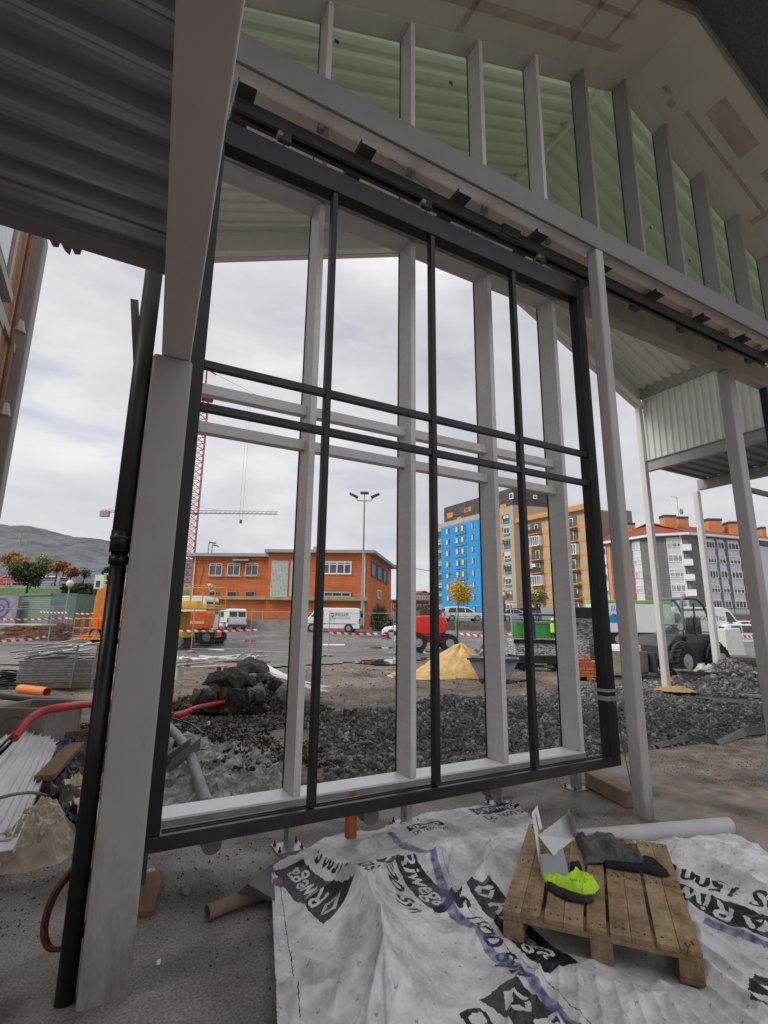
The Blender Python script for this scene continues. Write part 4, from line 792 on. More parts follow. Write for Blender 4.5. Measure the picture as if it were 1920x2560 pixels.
def crane(label,base,H,jdir,jl,cjl,wd,mast,jibm,n1,n2):
    t=thing('tower_crane',label,'tower crane',(base.x,base.y,0)); mb=MB(); lattice(mb,(base.x,base.y,0),(base.x,base.y,H-1.5),wd,n1,r=.11); mb.obj('mast',mast,t)
    p=Vector((base.x,base.y,H)); d=Vector((jdir.x,jdir.y,0)).normalized(); mb=MB(); lattice(mb,p+d*.8,p+d*jl,wd*.75,n2,r=.085,tri=True); j=mb.obj('jib',jibm,t)
    mb=MB(); lattice(mb,p,p-d*cjl,wd*.6,max(4,int(cjl/2)),r=.08,tri=True); mb.obj('counter_jib',CRR,t)
    mb=MB(); e=p-d*cjl; s=Vector((-d.y,d.x,0)); mb.obox(e-s*.8-Vector((0,0,1.8)),d*3.2,s*1.6,(0,0,2.2)); mb.obj('counterweight',M('counterweight_concrete',(.35,.35,.33),.8,.1),t)
    mb=MB(); mb.bar(p-Vector((0,0,1.6)),p+Vector((0,0,6.5)),.35,.35); mb.bar(p+Vector((0,0,6.4)),p+d*2.2+Vector((0,0,5.4)),.25,.25); a=mb.obj('tower_head',CRR,t)
    mb=MB(); mb.cyl(p+Vector((0,0,6.2)),p+d*jl*.62+Vector((0,0,1)),.035,n=4); mb.cyl(p+Vector((0,0,6.2)),p-d*cjl*.8+Vector((0,0,1)),.035,n=4); mb.obj('tie_cable',BLK2,t)
    mb=MB(); mb.obox(p-s*1.2-d*.6-Vector((0,0,1.6)),d*2.6,s*2.2,(0,0,1.9)); c=mb.obj('cab',CRR,t)
    tp=p+d*jl*.40; mb=MB(); mb.obox(tp-s*.5-Vector((0,0,.6)),d*1.3,s,(0,0,.5)); mb.obj('trolley',CRR,j); mb=MB()
    for k in (-.35,.35): mb.cyl(tp+d*k,tp+d*k-Vector((0,0,H*.55)),.025,n=3)
    mb.cyl(tp-Vector((0,0,H*.55)),tp-Vector((0,0,H*.55+.8)),.3,n=6); mb.obj('hoist_cable',BLK2,j); return t,c,s
pa=P(512,984,112); pb=P(758,1033,112); 
# jib end direction: same height, farther away
d_=ray(758,1033); s_=(pa.z-1.6)/d_.z; pe=EYE+d_*s_
t1,cab,s_=crane('tall red tower crane close beside the near column, its jib behind the rails',Vector((pa.x,pa.y,0)),pa.z,pe-pa,(pe-pa).length*1.08,14,1.9,CRR,CRG,34,26)
text_on(t1,'ES',cab.parent.matrix_world@Vector((0,0,0)) if 0 else Vector((-1.1,-1.35,pa.z-1.3)),Vector((RT.x,RT.y,0)),(0,0,1),1.7,WFR)
qa=P(240,1276,190); qb=P(694,1286,190); qm=P(343,1278,190); 
crane('distant tower crane with a long horizontal jib above the orange building and a grey counterweight',Vector((qm.x,qm.y,0)),qm.z-.5,qb-qm,(qb-qm).length,(qm-qa).length-2,1.6,CRR,CRG,24,30)
# ---- street lamps
def floodmast(px,w,ytop,label):
    b=P(px,1550,w); b.z=gz(b.x,b.y); H=P(px,ytop,w).z; t=thing('floodlight_mast',label,'street lamp',b)
    MB().cyl(b,(b.x,b.y,H),.13,.07,n=10).obj('pole',ZDUL,t); s=Vector((HF.y,-HF.x,0)); top=Vector((b.x,b.y,H)); MB().bar(top-s*.65,top+s*.65,.08,.08).obj('cross_arm',ZDUL,t)
    for k,(dx,tl) in enumerate(((-1.0,.35),(0,0),(1.0,-.35))):
        c=top+s*dx+Vector((0,0,.5 if dx else .75)); mb=MB(); mb.bar(c-s*.38+Vector((0,0,tl*.5)),c+s*.38-Vector((0,0,tl*.5)),.5,.16); mb.bar(top+s*dx*.6,c,.05,.05); mb.obj('lamp_head',BLK2,t)
floodmast(905,46,1252,'tall grey floodlight mast with three lamp heads in front of the orange building')
b=P(1593,1550,72); b.z=1.9; t=thing('street_lamp','slim red street lamp post in front of the grey apartment block','street lamp',b); MB().cyl(b,b+Vector((0,0,7.0)),.13,.08,n=8).obj('pole',RED,t); MB().bar(b+Vector((0,0,7.0)),b+Vector((-.9,0,7.1)),.1,.06).obj('lamp_head',BLK2,t)
b=P(1902,1550,60); b.z=.6; t=thing('street_lamp','street lamp arm showing at the far right edge above the parked cars','street lamp',b); hz=P(1902,1230,60).z; MB().cyl(b+Vector((1.6,0,0)),(b.x+1.6,b.y,hz),.1,.07,n=8).obj('pole',ZDUL,t); MB().bar((b.x-1,b.y,hz+.1),(b.x+1.6,b.y,hz),.45,.14).obj('lamp_head',BLK2,t)
for i,(px,py,w,r,lab) in enumerate(((175,1459,35,.24,'globe lamp with a cream ball on a grey post beside the green container'),(1256,1487,40,.24,'white globe street lamp before the ochre building, seen between the mullions'))):
    c=P(px,py,w); b=Vector((c.x,c.y,gz(c.x,c.y))); t=thing('globe_lamp',lab,'street lamp',b); MB().cyl(b,c-Vector((0,0,.2)),.06,.045,n=8).cyl(c-Vector((0,0,.30)),c-Vector((0,0,.18)),.09,.13,n=10).obj('pole',ZDUL,t)
    mb=MB(); n=12; 
    for k in range(8): 
        a0=-pi/2+pi*k/8; a1=a0+pi/8; mb.cyl(c+Vector((0,0,sin(a0)*r)),c+Vector((0,0,sin(a1)*r)),max(.002,cos(a0)*r),max(.002,cos(a1)*r),n=14,cap=False)
    mb.obj('globe',M('cream_globe',(.72,.64,.50),.3,.08),t,smooth=True)
for i,(px,py) in enumerate(((506,1355),(515,1362))):
    p=P(px,1550,53+i*4); z=P(px,py,53+i*4).z; t=thing('roof_lamp',['thin double lamp pole showing above the left roof of the orange building','second lamp pole with a curved head above the left roof of the orange building'][i],'street lamp',(p.x,p.y,.6)); MB().cyl((p.x,p.y,.6),(p.x,p.y,z),.06,n=6).obj('pole',ZDUL,t); MB().bar((p.x,p.y,z),(p.x+.7,p.y,z-.1),.25,.1).obj('lamp_head',BLK2,t)
for i,(px,y0) in enumerate(((18,1315),(35,1330))): p=P(px,1550,80+i*6); z=P(px,y0,80+i*6).z; single(MB().cyl((p.x,p.y,5.4),(p.x,p.y,z),.12,.06,n=6).bar((p.x-.6,p.y,z-.8),(p.x+.6,p.y,z-.8),.08,.08),'lamp_pole',ZDUL,['thin lamp pole before the hill, leftmost','thin lamp pole before the hill, right of the leftmost one'][i],'street lamp',(p.x,p.y,5.4))
# overhead wire
mb=MB(); mb.tube([P(925,1398,52),P(985,1412,70),P(1060,1425,85),P(1150,1440,95)],.05,n=4,sub=3); single(mb,'overhead_cable',BLK2,'black overhead cable sagging from the orange building towards the blue netting','cable',P(925,1398,52))
mb=MB(); mb.tube([P(1560,1445,76),P(1680,1450,74),P(1760,1446,72),P(1880,1432,70)],.03,n=4,sub=3); single(mb,'overhead_cable',BLK2,'thin cable crossing in front of the grey apartment block','cable',P(1560,1445,76))
# ================================================================ TREES
def tree(name,label,cat,base,h,cc,rad,leafs,trunkm,nleaf=900,ls=.12,tr=.08,group=None,crown2=0,stems=1,clumps=14,seed=1):
    rg=random.Random(seed); t=thing(name,label,cat,base,group=group); mb=MB(); cc=Vector(cc)
    top=Vector((cc.x,cc.y,cc.z-rad[2]*.5)); base=Vector(base); mid=base.lerp(top,.5)+Vector((rg.uniform(-.1,.1)*h*.2,0,0))
    mb.tube([base,mid,top],[tr*1.2,tr*.9,tr*.6],n=7,sub=0)
    cl=[]
    for k in range(clumps):
        v=Vector((rg.gauss(0,1),rg.gauss(0,1),rg.gauss(0,1))).normalized()*rg.uniform(.35,.85); c=cc+Vector((v.x*rad[0],v.y*rad[1],v.z*rad[2])); cl.append((c,rg.uniform(.34,.55)))
        mb.tube([top-Vector((0,0,rad[2]*.15)),top.lerp(c,.5)+Vector((0,0,rad[2]*.1)),c],[tr*.45,tr*.28,tr*.1],n=5)
    mb.obj('trunk',trunkm,t,smooth=True); mb=MB(); nm=len(leafs)
    for i in range(nleaf):
        c,r=rg.choice(cl); v=Vector((rg.gauss(0,1),rg.gauss(0,1),rg.gauss(0,1))).normalized()*rg.uniform(.3,1.1)*r; p=c+Vector((v.x*rad[0],v.y*rad[1],v.z*rad[2]))
        a=Vector((rg.gauss(0,1),rg.gauss(0,1),rg.gauss(0,1))).normalized(); b=a.cross(Vector((rg.gauss(0,1),rg.gauss(0,1),rg.gauss(0,1)))).normalized(); s=ls*rg.uniform(.6,1.3)
        mb.add([p-a*s,p+b*s*.45,p+a*s,p-b*s*.45],[(0,1,2,3)],rg.randrange(nm))
    mb.obj('crown',leafs,t,recalc=False); return t
BARK=M('bark',(.06,.045,.035),.9,.3,8,bump=.3)
def lf(n,a,b): return [M(n+'_leaf',a,.7,.2,3),M(n+'_leaf_light',b,.7,.2,3)]
GRN=lf('dark_green',(.045,.06,.025),(.085,.105,.04)); YGR=lf('yellow_green',(.22,.24,.06),(.34,.35,.10)); ORL=lf('rust',(.30,.13,.05),(.42,.24,.09)); RDL=lf('dull_red',(.28,.08,.05),(.36,.14,.09)); YLL=lf('golden',(.60,.36,.02),(.85,.58,.04)); DRK=lf('blackish',(.035,.035,.03),(.06,.06,.05))
def ptree(label,px,ybase,ytop,rx,w,leafs,nl=700,seed=1,zb=None,ls=.18,clumps=14):
    nl=int(nl*1.5); zb_=zb if zb is not None else 5.2; zt_=P(px,ytop,w).z; b=P(px,1550,w); R=1.2*rx*w/1259; cz=zt_-R*.9
    return tree('tree',label,'tree',(b.x,b.y,zb_),zt_-zb_,(b.x,b.y,cz),(R,R,R*.85),leafs,BARK,nl,ls,.12,'autumn trees on the raised road' if zb is None else None,seed=seed,clumps=clumps)
ptree('large dark green tree on the grass bank before the parked cars',57,1480,1398,33,55,GRN,2600,1,3.4,.17,22)
ptree('rust leaved tree cut by the left edge, before the hill',2,1450,1378,20,68,ORL,900,2)
ptree('yellowing tree just right of the left edge tree',24,1450,1385,18,66,lf('ochre',(.34,.22,.06),(.45,.32,.10)),900,3)
ptree('yellow green bushy tree behind the large dark tree',90,1445,1384,25,70,YGR,1200,4)
ptree('orange brown tree above the parked white car',124,1450,1400,17,68,ORL,900,5)
ptree('pale orange slender tree between the orange brown and the dull red one',141,1450,1402,10,72,lf('pale_orange',(.36,.22,.12),(.46,.30,.17)),500,6)
ptree('dull red tree left of the cream globe lamp',162,1455,1411,16,66,RDL,900,7)
ptree('nearly bare dark tree behind the globe lamp',196,1455,1417,15,67,DRK,260,8,ls=.12,clumps=20)
ptree('small dark pruned tree over the green billboard',254,1455,1419,13,62,DRK,600,9)
ptree('yellow green tree seen between the downpipe and the near column',326,1450,1388,14,68,YGR,900,10)
b=gzp=P(948,1550,47.5); tree('ivy_bush','dark green ivy covered bush at the right corner of the orange building','bush',(b.x,b.y,.6),2.6,(b.x,b.y,1.75),(.85,.8,1.45),GRN,BARK,5200,.10,.05,seed=11,clumps=44)
b=P(968,1550,46.5); tree('bush','smaller leafy bush beside the white car nose','bush',(b.x,b.y,.6),1.6,(b.x,b.y,1.25),(.7,.6,.75),GRN,BARK,2400,.10,.04,seed=12,clumps=26)
ptree('yellowing street tree behind the white globe lamp',1262,1550,1467,16,60,lf('yellow_mix',(.45,.30,.05),(.60,.45,.10)),900,12,1.7,.14)
ptree('sparse green and yellow tree before the ochre building',1345,1550,1468,22,62,[*lf('olive',(.10,.13,.05),(.20,.22,.07)),YLL[0]],1100,13,1.7,.13)
ptree('second sparse tree left of the wrapped machines',1322,1550,1475,10,58,lf('yellow_mix2',(.40,.30,.06),(.50,.38,.10)),400,14,1.7,.12)
b=PG(1143,1606); c=P(1148,1481,wof(b)); R=34*wof(b)/1259
tree('golden_tree','small golden leaved tree with a ball crown behind the sand pile','tree',b,3,c,(R,R,R*.95),YLL+[M('brownish_leaf',(.30,.16,.03),.7,.2)],BARK,5200,.055,.035,seed=21,clumps=26)
s=b+Vector((-.12,-.05,0)); single(MB().cyl(s,s+Vector((0,0,1.9)),.03,n=8).cyl(s+Vector((.25,.1,0)),s+Vector((.25,.1,1.7)),.02,n=8),'tree_stake',ZDUL,'pair of pale stakes holding the golden tree','stake',s)
single(MB().bar(P(430,1478,47),P(462,1478,47),.3,.3),'x',WFR,'x','x',(0,0,0)) if 0 else None
# ================================================================ VEHICLES
SV=Vector((HF.y,-HF.x,0))      # picture-right on the ground
BUMP=M('grey_bumper',(.09,.09,.095),.6,.2,4); TLR=M('tail_lamp_red',(.45,.02,.02),.25,.1); HLM=M('headlamp_glass',(.6,.62,.62),.1,.1,spec=1); RIM=M('grey_wheel_rim',(.38,.39,.40),.35,.2,8,metal=.5); SIL=M('silver_car_paint',(.42,.44,.46),.3,.05,1,metal=.4,coat=.5)
def wheel(t,x,y,r,w,n=20,rimf=.62,lug=0,mat=RUB):
    sy=1 if y>0 else -1; o=y+sy*w/2
    W_=MB().cyl((x,y-w/2,r),(x,y+w/2,r),r*.985,n=n)
    if lug:
        for k in range(lug):
            a=2*pi*k/lug; c=Vector((x+cos(a)*r,y,r+sin(a)*r)); W_.bar(c-Vector((-sin(a)*.03,w*.48,cos(a)*.03)),c+Vector((-sin(a)*.03,w*.48,cos(a)*.03)),r*.09,r*.12,up=(cos(a),0,sin(a)))
    wh=W_.obj('wheel',mat,t,local=True,bevel=.02 if not lug else 0); MB().cyl((x,o-sy*.01,r),(x,o+sy*.012,r),r*rimf,n=n).cyl((x,o,r),(x,o+sy*.03,r),r*.2,n=10).obj('rim',RIM,wh,local=True,bevel=.008); return wh
PROF={'van':[(0,.14),(-.005,.5),(.01,.95),(.05,1),(.70,1),(.775,.95),(.875,.62),(.975,.52),(1,.40),(1,.14)],
'small':[(0,.16),(-.005,.5),(.03,.93),(.08,1),(.55,.985),(.64,.93),(.76,.62),(.95,.53),(.995,.42),(1,.16)],
'mpv':[(0,.18),(0,.55),(.05,.94),(.12,1),(.52,1),(.62,.94),(.78,.62),(.95,.54),(1,.42),(1,.18)],
'car':[(0,.2),(0,.60),(.04,.70),(.14,.96),(.25,1),(.48,1),(.56,.95),(.70,.68),(.94,.58),(1,.45),(1,.2)]}
def vehicle(name,label,cat,loc,rz,L_,W_,H_,kind,paint=WHT,wins=None,rearwin=True,r=.32,wb=(.19,.82),text=None,group=None,roofrack=0):
    t=thing(name,label,cat,loc,rz,group); X=lambda f:(f-.5)*L_; pr=PROF[kind]; w=W_/2
    mb=MB(); poly=[(X(a),b*H_) for a,b in pr]; n=len(poly)
    ins=[0 if b<.58 else (b-.58)/.42*.10 for a,b in pr]
    vs=[(x,-(w-i),z) for (x,z),i in zip(poly,ins)]+[(x,(w-i),z) for (x,z),i in zip(poly,ins)]
    mb.add(vs,[(i,(i+1)%n,n+(i+1)%n,n+i) for i in range(n)]+[tuple(range(n))[::-1],tuple(range(n,2*n))]); body=mb.obj('body',paint,t,local=True,bevel=.07,seg=3)
    wins=wins or {'van':[[(.72,.62),(.72,.88),(.765,.88),(.85,.62)]],'small':[[(.60,.62),(.60,.88),(.63,.87),(.73,.62)],[(.33,.62),(.33,.9),(.57,.9),(.57,.62)]],'mpv':[[(.10,.62),(.13,.9),(.30,.92),(.30,.62)],[(.32,.62),(.32,.92),(.50,.92),(.52,.62)],[(.54,.62),(.52,.92),(.60,.89),(.74,.62)]],'car':[[(.13,.68),(.2,.92),(.36,.94),(.36,.66)],[(.38,.66),(.38,.94),(.5,.93),(.66,.68)]]}[kind]
    for wpoly in wins:
        for sgn in (-1,1):
            mb=MB(); vs=[]
            for off in (.0,.02):
                for a,b in wpoly: vs.append((X(a),sgn*(w-(max(0,(b-.58))/.42*.10)-.012+off),b*H_))
            k=len(wpoly); mb.add(vs,[tuple(range(k)),tuple(range(k,2*k))]+[(i,(i+1)%k,k+(i+1)%k,k+i) for i in range(k)]); mb.obj('side_window',GLS,t,local=True)
    # windscreen between the two steepest front points
    i0,i1={'van':(5,6),'small':(5,6),'mpv':(5,6),'car':(6,7)}[kind]
    (a0,b0),(a1,b1)=pr[i0],pr[i1]; p0=Vector((X(a0),0,b0*H_)); p1=Vector((X(a1),0,b1*H_)); d=(p1-p0); nn=Vector((-d.z,0,d.x)).normalized(); nn=nn if nn.x>0 else -nn
    q0=p0+d*.08+nn*.012; q1=p0+d*.92+nn*.012; y0,y1=w-.16,w-.10
    MB().slab(q0+Vector((0,-y0,0)),q0+Vector((0,y0,0)),q1+Vector((0,y1,0)),q1+Vector((0,-y1,0)),-nn*.03).obj('windscreen',GLS,t,local=True)
    if rearwin:
        for s in ((-1,1) if kind in('small',) else (0,)):
            ya,yb=((-w+.18,w-.18) if s==0 else (s*.08,s*(w-.2))); MB().box(X(0)-.022+.03*(kind!='van'),X(0)+.10,min(ya,yb),max(ya,yb),H_*.62,H_*.88).obj('rear_window',GLS,t,local=True)
    MB().box(X(0)-.08,X(0)+.10,-w+.03,w-.03,H_*.14,H_*.28).obj('bumper',BUMP,t,local=True,bevel=.03); MB().box(X(1)-.12,X(1)+.06,-w+.03,w-.03,H_*.14,H_*.28).obj('bumper',BUMP,t,local=True,bevel=.03)
    for s in (-1,1):
        MB().box(X(0)-.03,X(0)+.09,s*w-.10 if s>0 else s*w-.012,s*w+.012 if s>0 else s*w+.10,H_*.36,H_*.56).obj('tail_lamp',TLR,t,local=True)
        MB().box(X(1)-.20,X(1)+.012,s*(w-.2)-.16,s*(w-.2)+.16,H_*.36,H_*.44).obj('headlight',HLM,t,local=True,bevel=.02)
        MB().box(X(.66 if kind!='van' else .745)-.02,X(.66 if kind!='van' else .745)+.09,s*w if s>0 else s*w-.2,s*w+.2 if s>0 else s*w,H_*.56,H_*.66).obj('mirror',BUMP,t,local=True,bevel=.02)
        mb=MB().box(X(.06),X(.95),s*w-.004 if s<0 else s*w-.006,s*w+.006 if s<0 else s*w+.004,H_*.33,H_*.36) ; mb.obj('side_trim',BUMP,t,local=True)
        for fx in ((.44,.72) if kind=='van' else (.32,.57)):
            MB().box(X(fx)-.006,X(fx)+.006,s*w-.003 if s<0 else s*w-.003,s*w+.003,H_*.20,H_*.58).obj('door_gap',BLK2,t,local=True)
        MB().box(X(.5),X(.5)+.14,s*w-.015,s*w+.015,H_*.50,H_*.525).obj('door_handle',BUMP,t,local=True)
        for fx in wb:
            MB().cyl((X(fx),s*w-.02 if s<0 else s*w-.05,r),(X(fx),s*w+.05-.04 if s<0 else s*w+.02-.01,r),r*1.18,n=24).obj('wheel_arch',BLK2,t,local=True); wheel(t,X(fx),s*(w-.09),r,.22)
    MB().box(X(0)-.035,X(0)+.02,-.26,.26,H_*.36,H_*.42).obj('number_plate',TAPW,t,local=True)
    if roofrack:
        for k in (-.4,.2,.8): MB().box(k-.03,k+.03,-w+.1,w-.1,H_+.02,H_+.07).obj('roof_bar',BLK2,t,local=True)
    return t
def head(theta): # theta measured from picture-left turning away
    d=-SV*cos(radians(theta))+HF*sin(radians(theta)); return math.atan2(d.y,d.x)
def gat(px,w,z=None): p=P(px,1550,w); p.z=gz(p.x,p.y) if z is None else z; return p
vehicle('small_van','small white van seen from the rear corner in front of the orange building','van',gat(576,45.5,.62),head(58),4.3,1.7,1.82,'small',roofrack=1)
t=vehicle('delivery_van','white panel van lettered INELER with a round red and black emblem','van',gat(832,43.5),head(5),4.85,1.9,1.97,'van')
s_=t; sy=.955   # picture side is +y or -y of the van?
def sidetext(t,body,x,z,w,mat,side,name='lettering',h=1):
    ux=Vector((-1,0,0)) if side>0 else Vector((1,0,0)); return text_on(t,body,(x,side*(sy+.004) ,z),ux,(0,0,1),w,mat,name,h)
LT=M('dark_lettering',(.04,.045,.06),.5,.05)
# heading picture-left: the viewer sees the left-hand (+y) side ... lettering runs towards the tail
sidetext(t,'INELER',-.35+.0,1.32,1.15,LT,1); sidetext(t,'INSTALACIONES ELECTRICAS',.12,1.08,1.75,LT,1)
mb=MB(); 
for a0,a1,m in ((20,160,0),(200,340,1)):
    pts=[(cos(radians(a)),sin(radians(a))) for a in range(a0,a1+1,14)]; vs=[(-.12-x*.17,sy+.004,1.40+y*.17) for x,y in pts]+[(-.12-x*.09,sy+.004,1.40+y*.09) for x,y in pts]; k=len(pts); mb.add(vs,[(i,i+1,k+i+1,k+i) for i in range(k-1)],m)
mb.obj('emblem',[REDP,LT],t,local=True,recalc=False)
t=vehicle('delivery_van','white van with small dark lettering parked behind the yellow lift platform','van',gat(434,33,.1),head(8),5.2,1.95,2.85,'van'); sy=.955; sidetext(t,'RUBLANTOR, S.A.',-.55,2.2,1.9,LT,1)
t=vehicle('white_van','large white van with red chevrons lettered FURGONETAS right of the black telehandler','van',gat(1752,37.5,.15),head(174),5.6,2.05,2.65,'van',r=.35); sy=1.03
sidetext(t,'FURGONETAS',-1.55,1.72,2.6,LT,-1)
mb=MB()
for k in range(16): x=-2.2+k*.27; mb.add([(x,-1.032,.62),(x+.14,-1.032,.62),(x+.22,-1.032,.80),(x+.08,-1.032,.80)],[(0,1,2,3)])
mb.obj('chevron_stripe',TAPR,t,local=True)
t=vehicle('patrol_car','white estate car with red slanted stripes beyond the wrapped pallet at right','car',gat(1856,37,.1),head(176),4.2,1.75,1.55,'mpv'); mb=MB()
for k in range(12): x=-1.9+k*.3; mb.add([(x,-.887,.62),(x+.15,-.887,.62),(x+.05,-.887,.80),(x-.10,-.887,.80)],[(0,1,2,3)])
mb.obj('chevron_stripe',TAPR,t,local=True)
vehicle('parked_car','white car roof showing behind the red striped estate car','car',gat(1870,47,.45),head(178),4.3,1.75,1.5,'car')
vehicle('parked_car','white people carrier on the raised street behind the golden tree','car',gat(1157,59.5,1.62),head(176),4.6,1.8,1.62,'mpv')
vehicle('parked_car','pale car on the raised street between the second and third black mullions','car',gat(1290,62,1.62),head(176),4.2,1.75,1.5,'car',paint=SIL)
vehicle('parked_car','silver car on the raised road before the hill, under the orange brown tree','car',gat(110,69,5.35),head(6),4.3,1.8,1.55,'mpv',paint=SIL)
vehicle('parked_car','red car cut by the left edge on the raised road','car',gat(5,68,5.35),head(6),4.2,1.75,1.45,'car',paint=RED)
vehicle('parked_car','white car nose beside the ivy covered corner of the orange building','car',gat(1034,36,.30),head(20),4.1,1.75,1.48,'car')
# box truck with blue shapes, right of the black frame post
b=gat(1578,35,.15); t=thing('box_truck','white box truck with blue marks and a green roof edge behind the telehandler','truck',b,head(175))
MB().box(-2.6,2.2,-1.1,1.1,.85,2.75).obj('cargo_box',WHT,t,local=True,bevel=.04); MB().box(-2.6,2.2,-1.12,1.12,2.76,2.95).obj('roof_edge',M('lime_green',(.20,.50,.06),.5,.1),t,local=True,bevel=.02)
MB().prism([(2.22,.6),(2.22,2.3),(2.9,2.25),(3.5,1.5),(3.6,.6)],'y',-1.0,1.0).obj('cab',WHT,t,local=True,bevel=.06); MB().box(-2.6,3.4,-.9,.9,.5,.85).obj('chassis',BLK2,t,local=True)
MB().prism([(2.45,1.5),(2.45,2.15),(2.8,2.12),(3.2,1.5)],'y',-1.02,-.99).obj('side_window',GLS,t,local=True)
for x in (-1.6,2.8):
    for y in (-.95,.95): wheel(t,x,y,.42,.25)
BLU=M('logo_blue',(.03,.22,.55),.5,.1)
mb=MB(); r=random.Random(5)
for k in range(3): mb.add([(-2.0+k*.16,-1.106,2.2),(-1.93+k*.16,-1.106,2.2),(-1.86+k*.16,-1.106,2.6),(-1.93+k*.16,-1.106,2.6)],[(0,1,2,3)])
mb.add([(-2.3,-1.106,1.5),(-1.4,-1.106,1.45),(-1.5,-1.106,1.95),(-1.8,-1.106,2.1),(-2.1,-1.106,1.95)],[(0,1,2,3,4)]); mb.obj('blue_mark',BLU,t,local=True)
# ================================================================ SITE MACHINES
def rail_cage(t,x0,x1,y0,y1,z0,z1,mat,n=4,r=.022,name='guard_rail'):
    mb=MB(); 
    for z in (z0+.1,(z0+z1)/2,z1): 
        for a,b in (((x0,y0),(x1,y0)),((x1,y0),(x1,y1)),((x1,y1),(x0,y1)),((x0,y1),(x0,y0))): mb.cyl((*a,z),(*b,z),r,n=6)
    for k in range(n+1):
        x=x0+(x1-x0)*k/n
        for y in (y0,y1): mb.cyl((x,y,z0),(x,y,z1),r,n=6)
    return mb.obj(name,mat,t,local=True)
# yellow scissor lift
b=gat(470,26.6); t=thing('scissor_lift','yellow scissor lift with a railed platform left of the first mullions','work platform',b,math.atan2(SV.y,SV.x))
MB().box(-2.2,1.62,-.95,.95,1.98,2.10).obj('platform',YEL,t,local=True,bevel=.01); rail_cage(t,-2.15,1.6,-.9,.9,2.10,3.15,YEL,6)
MB().box(-1.9,.1,-.85,.85,.55,.95).obj('chassis',YEL,t,local=True,bevel=.03); MB().box(-1.8,-.1,-.6,.6,.95,1.85).obj('scissor_pack',M('yellow_dull',(.45,.25,.04),.6,.3,3),t,local=True,bevel=.02)
mb=MB()
for k in range(5): mb.bar((-1.8,-.72,1.0+k*.18),(-.1,-.72,1.12+k*.18),.05,.10)
mb.obj('scissor_arms',BLK2,t,local=True)
text_on(t,'ZOOMLION',(-1.0,-.957,1.99),(1,0,0),(0,0,1),1.0,BLK2); MB().box(-.9,.5,-.3,.5,2.11,2.42).obj('toolbox',M('pale_yellow_box',(.62,.5,.1),.5,.1),t,local=True,bevel=.03)
for x in (-1.6,-.22):
    for y in (-.8,.8): wheel(t,x,y,.37,.28,mat=M('grey_tyre',(.16,.16,.155),.9,.2))
mb=MB(); r=random.Random(3)
for k in range(10): mb.rock((1.35+r.uniform(-.15,.15),-.9+r.uniform(-.05,.05),3.05+r.uniform(-.2,.12)),r.uniform(.07,.13),rough=.5)
single(mb,'rag',M('white_rag',(.62,.58,.50),.9,.1),'white rag bundle hanging on the corner of the yellow platform rail','rag',(0,0,0)).matrix_world=t.matrix_basis
# orange boom lift behind it
b=gat(512,29.3); t=thing('boom_lift','orange boom lift with big black tyres behind the yellow platform','boom lift',b,math.atan2(SV.y,SV.x))
MB().prism([(-1.0,.85),(-1.05,1.7),(-.8,1.85),(.25,1.85),(.35,1.7),(.25,.95),(.1,.85)],'y',-.8,.8).obj('engine_cover',ORG,t,local=True,bevel=.05)
MB().box(-.75,.9,-.35,.35,.42,.80).bar((.55,-.9,.42),(.55,.9,.42),.14,.14).bar((-.45,-.9,.42),(-.45,.9,.42),.14,.14).obj('chassis',ORG,t,local=True,bevel=.02)
MB().box(-.9,.25,-.806,-.8,1.15,1.28).obj('warning_stripe',TAPW,t,local=True)
for x in (-.45,.55):
    for y in (-.95,.95): wheel(t,x,y,.43,.34,lug=20,rimf=.5)
# orange basket at the left
b=gat(232,29.5); t=thing('lift_basket','orange railed lift basket with a yellow black striped floor edge left of the downpipe','work platform',b,math.atan2(SV.y,SV.x))
MB().box(-.85,1.1,-.5,.5,.20,.30).obj('floor_plate',ORG,t,local=True,bevel=.01); rail_cage(t,-.75,1.0,-.45,.45,.3,1.35,ORG,4,.028)
MB().box(.2,.75,-.42,.1,.75,1.25).obj('control_box',ORG,t,local=True,bevel=.03)
mb=MB()
for k in range(9): x=-.7+k*.2; mb.add([(x,-.506,.22),(x+.1,-.506,.22),(x+.16,-.506,.29),(x+.06,-.506,.29)],[(0,1,2,3)])
mb.obj('hazard_stripe',M('hazard_yellow',(.75,.55,.03),.5,.1),t,local=True)
b=gat(292,30.5); t=thing('lifting_machine','tall orange lifting machine mostly hidden behind downpipe and near column','construction machine',b,math.atan2(SV.y,SV.x))
MB().prism([(-1.05,.6),(-.9,2.9),(-.55,3.15),(1.2,3.15),(1.2,.6)],'y',-.9,.9).obj('body',M('dark_orange_paint',(.62,.20,.03),.45,.15,3),t,local=True,bevel=.05); MB().box(-1.0,1.3,-.95,.95,.3,.62).obj('chassis',YEL,t,local=True,bevel=.03); MB().box(.2,1.15,-.93,-.905,1.2,2.2).obj('side_panel',YEL,t,local=True); text_on(t,'HOUB',(.1,-.935,2.3),(1,0,0),(0,0,1),.8,TAPW); rail_cage(t,-.7,1.1,-.7,.7,3.15,3.9,ALU,3)
for x in (-.6,.9):
    for y in (-.85,.85): wheel(t,x,y,.42,.3,lug=18)
